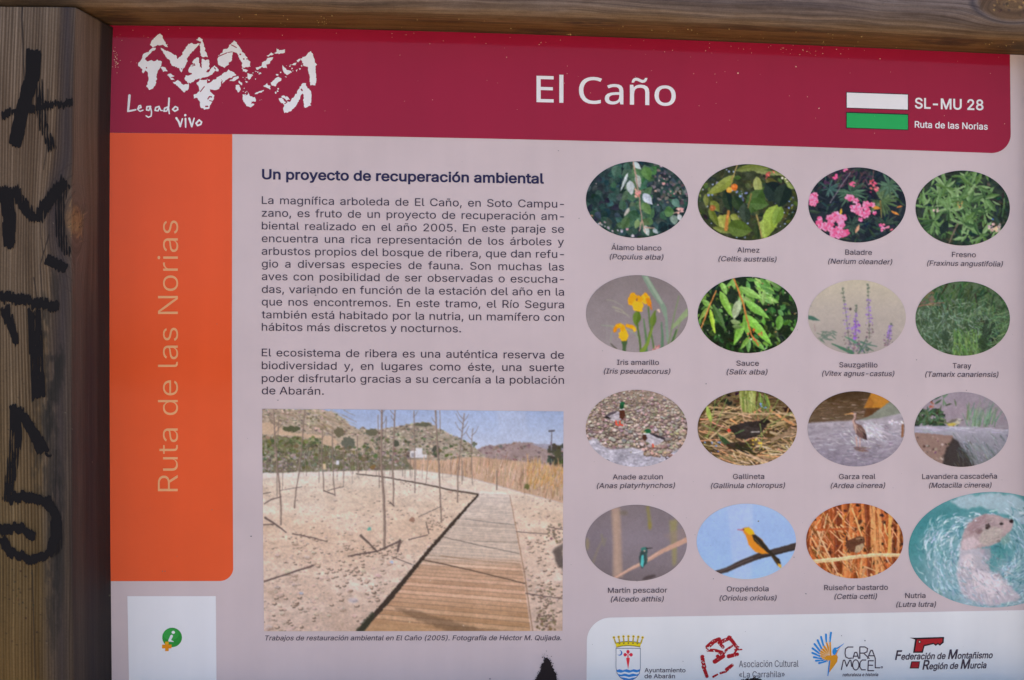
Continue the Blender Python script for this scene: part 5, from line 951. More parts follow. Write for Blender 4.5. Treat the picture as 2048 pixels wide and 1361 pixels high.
# ---------------------------------------------------------------- ground
def ground():
    m, N, L, b = nodes('sandy_ground')
    geo = N.new('ShaderNodeNewGeometry'); n = N.new('ShaderNodeTexNoise'); n.inputs['Scale'].default_value = .7; n.inputs['Detail'].default_value = 9
    L.new(geo.outputs['Position'], n.inputs['Vector'])
    cr = N.new('ShaderNodeValToRGB'); cr.color_ramp.elements[0].color = (.235, .19, .145, 1); cr.color_ramp.elements[1].color = (.41, .345, .275, 1)
    cr.color_ramp.elements[0].position = .3; cr.color_ramp.elements[1].position = .7
    L.new(n.outputs['Fac'], cr.inputs[0]); L.new(cr.outputs[0], b.inputs['Base Color']); b.inputs['Roughness'].default_value = .95
    bp = N.new('ShaderNodeBump'); bp.inputs['Strength'].default_value = .4; L.new(n.outputs['Fac'], bp.inputs['Height']); L.new(bp.outputs['Normal'], b.inputs['Normal'])
    o = new_mesh('ground', [(-600, -600, 0), (600, -600, 0), (600, 600, 0), (-600, 600, 0)], [(0, 1, 2, 3)], m)
    tag(o, 'bare sandy ground under the board', None, kind='structure')


ground()

# ---------------------------------------------------------------- the wooden frame
def wood_mat(name, rough=.7):
    m, N, L, b = nodes(name)
    at = N.new('ShaderNodeAttribute'); at.attribute_name = 'ink'
    ga = N.new('ShaderNodeAttribute'); ga.attribute_name = 'grain'      # along-grain, across-grain, 0 in metres
    mp = N.new('ShaderNodeMapping'); mp.inputs['Scale'].default_value = (14, 900, 1)
    L.new(ga.outputs['Vector'], mp.inputs['Vector'])
    n1 = N.new('ShaderNodeTexNoise'); n1.inputs['Scale'].default_value = 1; n1.inputs['Detail'].default_value = 4; n1.inputs['Roughness'].default_value = .6
    L.new(mp.outputs[0], n1.inputs['Vector'])
    mr = N.new('ShaderNodeMapRange'); mr.inputs['From Min'].default_value = .3; mr.inputs['From Max'].default_value = .7
    mr.inputs['To Min'].default_value = .68; mr.inputs['To Max'].default_value = 1.25; L.new(n1.outputs['Fac'], mr.inputs['Value'])
    mx = N.new('ShaderNodeMix'); mx.data_type = 'RGBA'; mx.blend_type = 'MULTIPLY'; mx.inputs['Factor'].default_value = 1
    L.new(at.outputs['Color'], mx.inputs[6]); L.new(mr.outputs['Result'], mx.inputs[7])
    n3 = N.new('ShaderNodeTexNoise'); n3.inputs['Scale'].default_value = 700; n3.inputs['Detail'].default_value = 2
    geo = N.new('ShaderNodeNewGeometry'); L.new(geo.outputs['Position'], n3.inputs['Vector'])
    m3 = N.new('ShaderNodeMapRange'); m3.inputs['From Min'].default_value = .3; m3.inputs['From Max'].default_value = .7; m3.inputs['To Min'].default_value = .9; m3.inputs['To Max'].default_value = 1.08
    L.new(n3.outputs['Fac'], m3.inputs['Value'])
    mx2 = N.new('ShaderNodeMix'); mx2.data_type = 'RGBA'; mx2.blend_type = 'MULTIPLY'; mx2.inputs['Factor'].default_value = 1
    L.new(mx.outputs[2], mx2.inputs[6]); L.new(m3.outputs['Result'], mx2.inputs[7]); L.new(mx2.outputs[2], b.inputs['Base Color'])
    b.inputs['Roughness'].default_value = rough; b.inputs['Specular IOR Level'].default_value = .25
    bp = N.new('ShaderNodeBump'); bp.inputs['Strength'].default_value = .35; bp.inputs['Distance'].default_value = .0006
    L.new(n1.outputs['Fac'], bp.inputs['Height']); L.new(bp.outputs['Normal'], b.inputs['Normal'])
    return m


WOOD = wood_mat('weathered_wood')


def grid_faces(n, m, wrap=False):
    i = np.arange(n - 1)[:, None]; j = np.arange(m if wrap else m - 1)[None, :]
    j2 = (j + 1) % m
    f = np.stack([i * m + j + 0 * i, i * m + j2, (i + 1) * m + j2, (i + 1) * m + j], -1)
    return f.reshape(-1, 4)


def beam(name, V, cols, grain, mat, caps=True):
    """V: rings x profile x 3"""
    n, m, _ = V.shape
    f = grid_faces(n, m, True)
    o = new_mesh(name, V.reshape(-1, 3), f, mat, None, cols.reshape(-1, 3))
    a = o.data.attributes.new('grain', 'FLOAT_VECTOR', 'POINT'); a.data.foreach_set('vector', grain.reshape(-1).astype(np.float32))
    if caps:
        bm = bmesh.new(); bm.from_mesh(o.data); bm.verts.ensure_lookup_table()
        bm.faces.new([bm.verts[i] for i in range(m)][::-1]); bm.faces.new([bm.verts[(n - 1) * m + i] for i in range(m)])
        bm.to_mesh(o.data); bm.free()
    return o


def profile(corners, step):
    """dense closed outline through corners, returns points and arc length"""
    pts = []; s = []; acc = 0
    for i in range(len(corners)):
        a = np.array(corners[i], float); b = np.array(corners[(i + 1) % len(corners)], float); d = np.hypot(*(b - a))
        n = max(1, int(d / (step if i < len(corners) - 3 else .02)))
        for k in range(n):
            pts.append(a + (b - a) * k / n); s.append(acc + d * k / n)
        acc += d
    return np.array(pts), np.array(s)


CX = np.array([-400., 228, 650, 1124, 1348, 1700, 2048, 2600]); CY = np.array([54., 51.5, 58.5, 71.5, 80, 94.5, 111.5, 138])
cfit = np.polyfit(CX, CY, 3)
DEP = .075


def rail_z(x):
    """underside of the top rail where it meets the print; the timber is a little bowed"""
    px = np.linspace(-500, 2700, 200); w = P(px, np.polyval(cfit, px))
    return np.interp(x, w[:, 0], w[:, 2])


LX = np.array([226.5, 222.5, 220, 219, 219.5, 221, 223.5]); LY = np.array([50., 160, 270, 500, 800, 1100, 1361])


def post_x(z):
    w = P(LX, LY); o = np.argsort(w[:, 2]); return np.interp(z, w[o, 2], w[o, 0])


U = .00049        # metres per canvas unit on the timbers


def make_post():
    # profile runs from the contact with the print, out along the inner side, round the corner, over the front
    cor = [(0, 0), (-.003, -.012), (-.0125, -.042), (-.0205, -.0675), (-.0228, -.0735), (-.027, -DEP), (-.15, -DEP), (-.155, -.07), (-.155, .03), (0, .03)]
    pts, s = profile(cor, .00062)
    sF = s[np.argmin(np.hypot(pts[:, 0] + .027, pts[:, 1] + DEP))]     # arc length where the flat front begins
    # canvas: x runs over the front (0 = photo's left edge ... 180 = corner), then over the side
    T = Pic(-130, -40, 330, 1500, 0, 0, 1, (100, 84, 66), 70)
    X, Y = T.grid()
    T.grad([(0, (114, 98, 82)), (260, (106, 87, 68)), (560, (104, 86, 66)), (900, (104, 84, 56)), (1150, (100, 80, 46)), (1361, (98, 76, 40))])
    # grain flows round the knot
    kx, ky, R = 205., 445., 30.
    dx = X - kx; dy = (Y - ky) / 2.2; r = np.sqrt(dx * dx + dy * dy) + 1e-6
    g = np.where(r > R, kx + dx * (1 - (R * R) / (r * r)), kx + np.sign(dx) * 0 + (r - R) * .5)
    g = g + (fbm(T.w, T.h, 90, 3, 2, 5) - .5) * 14
    rr = np.random.RandomState(5)
    def line_noise(g, cell, amp, seed):
        t = np.random.RandomState(seed).rand(4000); q = (g + 800) / cell; i = np.floor(q).astype(int); f = q - i; f = f * f * (3 - 2 * f)
        return (t[i % 4000] * (1 - f) + t[(i + 1) % 4000] * f - .5) * 2 * amp
    T.a += (line_noise(g, 22, 9, 1) + line_noise(g, 7, 7, 2))[..., None] * np.array((1, .95, .85))
    ridge = np.sin(2 * math.pi * g / 5.4) * (.5 + fbm(T.w, T.h, 60, 8, 2, 4))
    T.a += (ridge * 20 + line_noise(g, 3.1, 10, 4))[..., None]
    T.noise(110, 9, 9, sy=2.6); T.noise(12, 5, 10, sy=7)
    # dark purple band along the corner, browner side darkening downwards and towards the print, mildew
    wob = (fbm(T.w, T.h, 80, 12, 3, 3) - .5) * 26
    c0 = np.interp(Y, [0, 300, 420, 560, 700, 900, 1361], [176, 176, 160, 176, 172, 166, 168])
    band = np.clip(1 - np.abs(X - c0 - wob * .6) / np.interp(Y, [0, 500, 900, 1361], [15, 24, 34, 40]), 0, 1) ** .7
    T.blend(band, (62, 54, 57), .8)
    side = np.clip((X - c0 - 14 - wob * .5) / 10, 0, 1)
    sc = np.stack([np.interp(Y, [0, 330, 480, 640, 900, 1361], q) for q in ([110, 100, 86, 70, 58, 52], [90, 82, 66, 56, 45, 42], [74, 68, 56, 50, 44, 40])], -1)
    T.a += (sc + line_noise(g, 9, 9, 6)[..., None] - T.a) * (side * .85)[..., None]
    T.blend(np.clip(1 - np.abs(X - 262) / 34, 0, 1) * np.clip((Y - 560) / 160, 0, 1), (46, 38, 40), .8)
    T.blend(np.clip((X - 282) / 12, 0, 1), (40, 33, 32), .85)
    for (x, y, rx, ry, al) in [(160, 730, 20, 90, .9), (152, 830, 18, 90, .8), (135, 900, 20, 120, .5), (160, 1010, 16, 140, .7), (140, 640, 16, 60, .6), (158, 1150, 18, 130, .7), (165, 570, 14, 40, .5), (150, 860, 8, 60, .35), (156, 1230, 14, 90, .4), (128, 760, 16, 60, .3), (170, 1010, 10, 120, .3)]:
        m = np.clip(1 - ((X - x) / rx) ** 2 - ((Y - y) / ry) ** 2, 0, 1) ** .6 * np.clip((fbm(T.w, T.h, 7, int(x + y), 3, 3.5) * .6 + fbm(T.w, T.h, 26, int(x), 2, 3) * .4 - .40) * 7, 0, 1)
        T.blend(m, (36, 34, 31), min(1, al))
    T.blend(np.clip((Y - 1120) / 240, 0, 1) * np.clip((150 - X) / 60, 0, 1), (116, 84, 34), .28)
    m = np.clip(1 - ((X - 205) / 30) ** 2 - ((Y - 440) / 34) ** 2, 0, 1) ** .6 * (.5 + fbm(T.w, T.h, 8, 33, 3, 1.4) * .8)
    T.blend(np.clip(m, 0, 1), (150, 112, 72), .8)
    for k in range(5): T.strokes(10, [(60, 46, 36), (170, 130, 84)], (10, 26), (1, 2.2), -.7, .5, box=(180, 410, 235, 480), al=.6)
    for k, off in enumerate((10, 20, 32, 46)):     # bent growth lines left of the knot
        th = np.linspace(-1.25, 1.25, 12); T.stroke(np.stack([kx - (32 + off) * np.cos(th) + 8, ky + 10 + (62 + off * 1.6) * np.sin(th)], -1), 2.2, 1.6, (58, 48, 44), .55)
    for p, a, b in [([(97, -10), (97, 40), (101, 100), (105, 172)], 3.2, 1.2), ([(146, 180), (145, 300), (140, 340)], 1.6, 1.0), ([(124, 556), (130, 600), (128, 660)], 1.6, 1), ([(150, 470), (135, 530), (140, 640)], 1.8, 1), ([(20, 900), (24, 1100)], 1.2, .8), ([(162, 900), (160, 1000), (163, 1140)], 2, 1.4), ([(120, 1140), (124, 1361)], 1.2, 1)]:
        T.stroke(p, a, b, (34, 28, 26), .9)
    T.dots(90, [(46, 38, 30), (52, 44, 34)], (.8, 1.8), box=(0, 1120, 150, 1290), al=.7); T.dots(40, [(46, 38, 30)], (.8, 1.6), box=(60, 740, 150, 900), al=.6); T.dots(20, [(150, 140, 130)], (.6, 1.3), al=.7)
    T.a = np.clip(T.a, 14, 220)
    zt = float(rail_z(P(120., 50.)[0])) - .0022
    zb = float(P(120., 1500., DEP)[2])
    z = np.concatenate([np.linspace(-.3, zb, 12)[:-1], np.linspace(zb, zt, 760)])
    xc = post_x(z)
    V = np.zeros((len(z), len(pts), 3)); V[..., 0] = xc[:, None] + pts[None, :, 0]; V[..., 1] = pts[None, :, 1]; V[..., 2] = z[:, None]
    # follow the rail's underside at the top
    V[-1, :, 2] = rail_z(V[-1, :, 0]) - .0022
    pyz = np.interp(-z, -P(np.full(300, 120.), np.linspace(0, 1500, 300), DEP)[:, 2], np.linspace(0, 1500, 300))
    cx = 180 - (s - sF) / U * .965
    cxx = np.repeat(cx[None], len(z), 0) - T.x0; cyy = np.repeat(pyz[:, None], len(pts), 1) - T.y0
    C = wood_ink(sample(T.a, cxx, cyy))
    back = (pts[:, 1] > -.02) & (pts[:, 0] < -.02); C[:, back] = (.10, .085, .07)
    # relief of the ridges on the weathered front
    rd = sample(ridge[..., None], cxx, cyy)[..., 0]; front = (np.abs(pts[:, 1] + DEP) < 1e-5)
    V[..., 1] += np.where(front[None], -rd * .00012, 0)
    G = np.zeros(V.shape); G[..., 0] = V[..., 2]; G[..., 1] = sample(g[..., None], cxx, cyy)[..., 0] * U
    return V, C, G


def wood_ink(c, k=1.2):
    return np.clip(lin(c) / k, .006, .8)


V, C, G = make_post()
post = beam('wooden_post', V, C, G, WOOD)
tag(post, 'weathered wooden post with black painted letters at the left of the board', 'wooden post', 'timbers of the board frame')


def make_rail():
    cor = [(0, 0), (-.052, .0008), (-.060, .0026), (-.0665, .0062), (-.0712, .0115), (-.0742, .0185), (-DEP, .026), (-DEP, .125), (-.07, .13), (.03, .13), (.03, 0)]
    pts, s = profile(cor, .0009)
    T = Pic(-200, -10, 2300, 330, 0, 0, 1, (90, 74, 56), 80)          # x along, y = arc length from the print in canvas units
    X, Y = T.grid()
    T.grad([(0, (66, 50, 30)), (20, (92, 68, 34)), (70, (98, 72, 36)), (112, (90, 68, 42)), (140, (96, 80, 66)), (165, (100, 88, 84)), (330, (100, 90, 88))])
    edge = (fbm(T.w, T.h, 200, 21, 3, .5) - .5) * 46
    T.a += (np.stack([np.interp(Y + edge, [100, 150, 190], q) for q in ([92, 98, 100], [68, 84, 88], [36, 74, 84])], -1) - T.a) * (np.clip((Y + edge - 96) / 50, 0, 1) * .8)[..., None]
    kx, ky, R = 1992., 196., 34.
    dx = (X - kx) / 2.0; dy = Y - ky; r = np.sqrt(dx * dx + dy * dy) + 1e-6
    g = np.where(r > R, ky + dy * (1 - R * R / (r * r)), ky + (r - R) * .7) + (fbm(T.w, T.h, 300, 22, 3, .18) - .5) * 26
    def line_noise(g, cell, amp, seed):
        t = np.random.RandomState(seed).rand(4000); q = (g + 800) / cell; i = np.floor(q).astype(int); f = q - i; f = f * f * (3 - 2 * f)
        return (t[i % 4000] * (1 - f) + t[(i + 1) % 4000] * f - .5) * 2 * amp
    T.a += (line_noise(g, 16, 11, 1) + line_noise(g, 5, 10, 2) + line_noise(g, 2.2, 9, 7))[..., None] * np.array((1, .92, .8))
    near = np.clip(1 - (r - R) / 120, 0, 1) * np.clip((Y - 120) / 30, 0, 1)
    T.a += (np.sin(2 * math.pi * g / 9) * near * 15)[..., None]
    T.noise(160, 12, 23, sy=.18); T.noise(40, 9, 24, sy=.2); T.noise(10, 5, 25, sy=.4)
    kn = np.clip((R * 1.05 - r) / 6, 0, 1); T.blend(kn, (84, 64, 46), .85); T.blend(np.clip((R * .5 - r) / 6, 0, 1), (112, 88, 60), .6)
    T.blend(np.clip(1 - np.abs(r - R * 1.15) / 5, 0, 1), (56, 52, 58), .7)
    T.dots(40, [(170, 140, 80), (60, 46, 36)], (1, 3), box=(1950, 170, 2035, 222), al=.7)
    # dark patches on the underside, dusty light streak, golden crumbs of wood
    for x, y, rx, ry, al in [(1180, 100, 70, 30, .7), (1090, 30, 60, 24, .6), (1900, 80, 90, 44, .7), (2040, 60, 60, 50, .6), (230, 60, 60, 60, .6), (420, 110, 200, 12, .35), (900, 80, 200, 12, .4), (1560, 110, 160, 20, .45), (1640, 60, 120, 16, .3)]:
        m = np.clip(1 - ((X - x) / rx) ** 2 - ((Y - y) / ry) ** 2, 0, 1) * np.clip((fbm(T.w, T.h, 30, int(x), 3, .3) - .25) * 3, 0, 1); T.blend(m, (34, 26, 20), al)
    T.poly([(1655, 204), (1684, 208), (1682, 196), (1660, 198)], (132, 122, 108), .7, 2)
    T.a = np.clip(T.a, 10, 220)
    x = np.concatenate([[-.55], np.linspace(P(-60., 60.)[0], P(2110., 100.)[0], 1150), [1.0]])
    z = rail_z(x)
    pxs = np.linspace(-200, 2300, 400); pxx = np.interp(x, P(pxs, np.full(400, 60.), .04)[:, 0], pxs)
    V = np.zeros((len(x), len(pts), 3)); V[..., 0] = x[:, None]; V[..., 1] = pts[None, :, 0]; V[..., 2] = z[:, None] + pts[None, :, 1]
    cxx = np.repeat(pxx[:, None], len(pts), 1) - T.x0; cyy = np.repeat((s / U)[None], len(x), 0) - T.y0
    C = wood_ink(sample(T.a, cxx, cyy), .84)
    G = np.zeros(V.shape); G[..., 0] = V[..., 0]; G[..., 1] = sample(g[..., None], cxx, cyy)[..., 0] * U
    return V, C, G


V, C, G = make_rail()
rail = beam('top_rail', V[:, ::-1], C[:, ::-1], G[:, ::-1], WOOD)
tag(rail, 'grey weathered horizontal wooden rail with a dark brown underside above the red band', 'wooden rail', 'timbers of the board frame')

# the rest of the frame, just outside the picture on the right and below
XR = float(P(2060., 700., .0)[0]); ZB = float(P(1000., 1404.)[2])


def plain_timber(name, lo, hi, axis):
    x0, y0, z0 = lo; x1, y1, z1 = hi; b = .012
    if axis == 'z':
        prof = [(x0 + b, y0), (x1 - b, y0), (x1, y0 + b), (x1, y1), (x0, y1), (x0, y0 + b)]
        t = np.linspace(z0, z1, 60); V = np.array([[(p[0], p[1], q) for p in prof] for q in t])
    else:
        prof = [(y0, z0 + b), (y0, z1 - b), (y0 + b, z1), (y1, z1), (y1, z0), (y0 + b, z0)]
        t = np.linspace(x0, x1, 60); V = np.array([[(q, p[0], p[1]) for p in prof] for q in t])
    C = np.ones(V.shape) * np.array((.115, .09, .07)); G = np.zeros(V.shape)
    G[..., 0] = V[..., 2 if axis == 'z' else 0]; G[..., 1] = V[..., 0 if axis == 'z' else 2] + V[..., 1]
    o = beam(name, V if axis == 'z' else V[:, ::-1], C, G, WOOD)
    return o


ztr = float(rail_z(XR + .08)) - .004
rp_ = plain_timber('wooden_post', (XR, -.03, -.3), (XR + .15, .03, ztr), 'z')
tag(rp_, 'plain brown wooden post at the right edge of the board', 'wooden post', 'timbers of the board frame')
br = plain_timber('bottom_rail', (float(post_x(1.3)) + .002, -DEP, ZB - .1), (XR - .001, .03, ZB), 'x')
tag(br, 'plain brown wooden rail along the foot of the board', 'wooden rail', 'timbers of the board frame')

# ---------------------------------------------------------------- the information board
board = bpy.data.objects.new('information_board', None); COL.objects.link(board)
board.location = (float(P(1100., 700.)[0]), 0.002, ZB)
bpy.context.view_layer.update()
tag(board, 'printed information board with maroon header, orange side band and rows of oval nature photographs', 'information board')
LAY = .00025


def lay(n): return n * LAY


M_SHEET = print_mat('board_print', ink((184, 170, 174)), mottle=.06)
M_RED = print_mat('maroon_print', ink((138, 37, 60)))
M_ORANGE = print_mat('orange_print', ink((228, 83, 51)))
M_BANDTXT = print_mat('salmon_print', ink((238, 150, 108)))
M_WHITE = print_mat('white_print', ink((206, 206, 212)), mottle=.03)
M_BOX = print_mat('white_box_print', ink((212, 208, 209)), mottle=.05)
M_GREEN = print_mat('green_print', ink((44, 152, 84)))
M_TEXT = print_mat('dark_text_print', ink((62, 55, 70)))
M_TITLE = print_mat('heading_print', ink((46, 44, 74)))
M_PIC = print_mat('photograph_print', None, mottle=.02)
M_BLACK = print_mat('black_line_print', ink((40, 38, 46)))
M_CRIMSON = print_mat('crimson_print', ink((150, 30, 44)))
M_BLOTCH, _N, _L, _b = nodes('blotch_black'); _b.inputs['Base Color'].default_value = (.030, .022, .022, 1); _b.inputs['Roughness'].default_value = .9; _b.inputs['Specular IOR Level'].default_value = .1

# sheet
x0, x1 = float(P(210., 700.)[0]), XR + .02; z0, z1 = ZB - .02, float(P(1000., 20.)[2])
bm = bmesh.new(); bmesh.ops.create_cube(bm, size=1)
for v in bm.verts: v.co = (x0 if v.co.x < 0 else x1, 0.0 if v.co.y < 0 else .005, z0 if v.co.z < 0 else z1)
sv = [v.co.copy() for v in bm.verts]; sf = [[v.index for v in f.verts] for f in bm.faces]; bm.free()
new_mesh('printed_sheet', sv, sf, M_SHEET, board)


def flat(name, pts, mat, layer, parent=board, dens=12):
    """a printed area from its outline, measured on the photo"""
    p = np.array(pts, float); out = []
    for i in range(len(p)):
        a, b = p[i], p[(i + 1) % len(p)]; n = max(1, int(np.hypot(*(b - a)) / dens))
        for k in range(n): out.append(a + (b - a) * k / n)
    v2 = [Vector(q) for q in out]; n = len(v2)
    vo, _, fo, *_ = delaunay_2d_cdt(v2, [(i, (i + 1) % n) for i in range(n)], [list(range(n))], 1, 1e-5)
    q = np.array([tuple(v) for v in vo]); w = P(q[:, 0], q[:, 1], lay(layer))
    fs = [f if signed(q, f) > 0 else f[::-1] for f in fo]
    return new_mesh(name, w, [f[::-1] for f in fs], mat, parent)


def signed(q, f):
    a = 0
    for i in range(len(f)):
        x, y = q[f[i - 1]], q[f[i]]; a += x[0] * y[1] - x[1] * y[0]
    return a


def arc(cx, cy, rx, ry, a0, a1, n=14):
    t = np.radians(np.linspace(a0, a1, n)); return [(cx + rx * math.cos(k), cy + ry * math.sin(k)) for k in t]


def curve_y(xs, ys, x): return np.polyval(np.polyfit(xs, ys, 2), x)


hx = np.array([222, 465, 700, 1000, 1348, 1700, 1984.]); hy = np.array([266, 269, 271.5, 278.5, 287, 297, 306.5])
hb = [(x, curve_y(hx, hy, x)) for x in np.linspace(1984, 212, 40)]
header = flat('header_band', [(212, 30), (700, 34), (1400, 60), (2018, 85), (2020, 110), (2021.5, 268)] + arc(1984, 269, 37.5, 37.5, 0, 90)[1:-1] + hb, M_RED, 1)
side = flat('side_band', [(212, curve_y(hx, hy, 212) + .2), (464.5, curve_y(hx, hy, 464.5) + .2), (463.7, 700), (466.3, 1136)] + arc(439.5, 1136, 27, 26.5, 0, 90)[1:] + [(212, 1162.8)], M_ORANGE, 1)
sponsor = flat('sponsor_box', [(1173, 1470), (1173, 1361), (1173.5, 1283)] + arc(1222, 1283, 48.5, 47.5, 180, 270)[1:] + [(1640, 1228.2), (2048, 1220.6), (2075, 1220), (2075, 1470)], M_BOX, 1)
label = flat('white_label', [(254.6, 1192.7), (431.6, 1192.7), (433, 1361), (434, 1420), (259, 1420), (257.8, 1361)], M_WHITE, 1)

# ---------------------------------------------------------------- lettering
GL, GN = {}, {}
for _d, _s in ((GL, GLYPHS), (GN, GLYPHS_TITLE)):
    for _ln in _s.strip().split('\n'):
        _c, _a, _o = _ln.split('|')
        _d[_c] = (int(_a), [np.array([[int(k) for k in q.split(',')] for q in r.split(' ')], float) for r in _o.split(';')])
GL['ì'] = GL['í']
CAP = GL['H'][1][0][:, 1].max(); CAPN = GN['E'][1][0][:, 1].max()
_tri = {}


def glyph(ch, bold=0.0, font=0):
    """triangles of one letter: non-zero winding fill of its outlines"""
    key = (ch, bold, font)
    if key in _tri: return _tri[key]
    adv, cs = (GL if font == 0 else GN)[ch]
    cs = [c.copy() for c in cs]
    if bold:
        for c in cs:
            e = np.roll(c, -1, 0) - c; L = np.hypot(e[:, 0], e[:, 1])[:, None] + 1e-9; e = e / L
            nrm = np.stack([e[:, 1], -e[:, 0]], -1); pn = np.roll(nrm, 1, 0); mt = nrm + pn
            k = np.clip(1 / np.maximum((mt * nrm).sum(1), .35), 0, 2.2)[:, None]
            c += ORI * mt * k * bold
    v, e = [], []
    for c in cs:
        b = len(v); v += [Vector(q) for q in c]; e += [(b + i, b + (i + 1) % len(c)) for i in range(len(c))]
    vo, _, fo, *_ = delaunay_2d_cdt(v, e, [], 0, 1e-4)
    q = np.array([tuple(k) for k in vo]); keep = []
    for f in fo:
        m = q[list(f)].mean(0); w = 0
        for c in cs:
            a = c; b = np.roll(c, -1, 0)
            up = (a[:, 1] <= m[1]) & (b[:, 1] > m[1]); dn = (a[:, 1] > m[1]) & (b[:, 1] <= m[1])
            cr = (b[:, 0] - a[:, 0]) * (m[1] - a[:, 1]) - (m[0] - a[:, 0]) * (b[:, 1] - a[:, 1])
            w += int((up & (cr > 0)).sum()) - int((dn & (cr < 0)).sum())
        if w != 0: keep.append(f if signed(q, f) > 0 else f[::-1])
    _tri[key] = (adv, q, keep); return _tri[key]


_c = GL['H'][1][0]; ORI = 1.0 if signed(_c, list(range(len(_c)))) > 0 else -1.0
SPACE = 188


def line_geo(text, x0, y0, x1, y1, cap, sx=None, bold=0.0, italic=False, font=0, vertical=False):
    """lettering on a base line (x0,y0)-(x1,y1); text is a string or [(string, scale), ...].
    sx None: letters stretch to fill the line; else only the word spaces do."""
    runs = [(text, 1.0)] if isinstance(text, str) else text
    sy = cap / (CAP if font == 0 else CAPN)
    L = math.hypot(x1 - x0, y1 - y0); items = []; wl = 0; ns = 0
    for t, k in runs:
        for ch in t:
            if ch == ' ': items.append((None, SPACE * k, k)); ns += 1
            else:
                a = glyph(ch, bold, font)[0] * k; items.append((ch, a, k)); wl += a
    first = next(i for i in items if i[0]); last = [i for i in items if i[0]][-1]
    lsb = glyph(first[0], bold, font)[1][:, 0].min() * first[2]; g = glyph(last[0], bold, font); rsb = (g[0] - g[1][:, 0].max()) * last[2]
    sw = SPACE * ns
    if sx is None:
        s = L / (wl + sum(i[1] for i in items if i[0] is None) - lsb - rsb); spx = None
    else:
        s = sx; spx = (L - (wl - lsb - rsb) * s) / max(ns, 1)
    ux, uy = (x1 - x0) / L, (y1 - y0) / L
    V, F = [], []; x = -lsb * s
    for ch, a, k in items:
        if ch is None:
            x += a * s if spx is None else spx; continue
        _, q, fs = glyph(ch, bold, font); b = len(V)
        qx = x + q[:, 0] * s * k + (q[:, 1] * k * .21 * sy * (s / sy) ** .5 if italic else 0); qy = q[:, 1] * sy * k
        if vertical: px = x0 + ux * qx - qy * (-uy); py = y0 + uy * qx
        else: px = x0 + ux * qx; py = y0 + uy * qx - qy
        V += list(zip(px, py)); F += [[b + i for i in f] for f in fs]
        x += a * s
    return V, F, s


def lettering(name, lines, mat, layer, parent, **kw):
    V, F = [], []
    for ln in lines:
        v, f, _ = line_geo(*ln[:6], **{**kw, **(ln[6] if len(ln) > 6 else {})}); b = len(V)
        V += v; F += [[b + i for i in q] for q in f]
    q = np.array(V); w = P(q[:, 0], q[:, 1], lay(layer))
    return new_mesh(name, w, F, mat, parent)


lettering('title_lettering', [('El Caño', 1073, 204.3, 1351.5, 211.8, 52)], M_WHITE, 2, header, font=1, bold=4)
lettering('route_lettering', [('SL-MU 28', 1829.5, 216.8, 1967, 220.6, 20.3, dict(bold=16)), ('Ruta de las Norias', 1829.5, 255.4, 1975.5, 259.8, 12.6, dict(bold=12))], M_WHITE, 2, header)
tag(flat('route_mark', [(1692.2, 224.2), (1816.9, 228.4), (1816.9, 261), (1692.2, 257)], M_BLACK, 2, header), 'green rectangle with a dark outline')
tag(flat('route_mark', [(1692.2, 184.2), (1816.9, 188.4), (1816.9, 221), (1692.2, 217)], M_BLACK, 2, header), 'white rectangle with a dark outline')
flat('route_mark_fill', [(1693.6, 226.3), (1815.6, 230.3), (1815.6, 259.6), (1693.6, 255.5)], M_GREEN, 3, header)
flat('route_mark_fill', [(1693.6, 185.6), (1815.6, 189.8), (1815.6, 219.6), (1693.6, 215.7)], M_WHITE, 3, header)
lettering('band_lettering', [('Ruta de las Norias', 355.8, 983, 356.2, 441.5, 40.5)], M_BANDTXT, 2, side, vertical=True, bold=-6)
lettering('heading_lettering', [('Un proyecto de recuperación ambiental', 524, 358.4, 1088, 367.2, 19.2)], M_TITLE, 1, board, bold=22)
BODY1 = [('La magnífica arboleda de El Caño, en Soto Campu-', 408.3, 416), ('zano, es fruto de un proyecto de recuperación am-', 433.7, 440.8), ('biental realizado en el año 2005. En este paraje se', 459.2, 466.3), ('encuentra una rica representación de los árboles y', 484.6, 491.6), ('arbustos propios del bosque de ribera, que dan refu-', 510, 516.4), ('gio a diversas especies de fauna. Son muchas las', 535.2, 541.9), ('aves con posibilidad de ser observadas o escucha-', 560.6, 566.4), ('das, variando en función de la estación del año en la', 586.2, 591.8), ('que nos encontremos. En este tramo, el Río Segura', 611.4, 617.2), ('también está habitado por la nutria, un mamífero con', 637, 642.6)]
BODY2 = [('El ecosistema de ribera es una auténtica reserva de', 713, 718), ('biodiversidad y, en lugares como éste, una suerte', 738.7, 743.2), ('poder disfrutarlo gracias a su cercanía a la población', 764.3, 768.2)]
SXB = line_geo('hábitos más discretos y nocturnos.', 523.5, 661.8, 922, 665, 15)[2] * .985
bw = dict(bold=3)
lettering('paragraph_lettering', [(t, 523.5, a, 1128, b, 15.2, dict(sx=SXB, **bw)) for t, a, b in BODY1] + [('hábitos más discretos y nocturnos.', 523.5, 661.8, 922, 665.2, 15.2, bw)], M_TEXT, 1, board)
lettering('paragraph_lettering', [(t, 523.5, a, 1128, b, 15.2, dict(sx=SXB, **bw)) for t, a, b in BODY2] + [('de Abarán.', 523.5, 789, 647.5, 790, 15.2, bw)], M_TEXT, 1, board)
lettering('caption_lettering', [('Trabajos de restauración ambiental en El Caño (2005). Fotografía de Héctor M. Quijada.', 528.5, 1281.2, 1122.5, 1280.8, 9.6)], M_TEXT, 1, board, italic=True, bold=8)

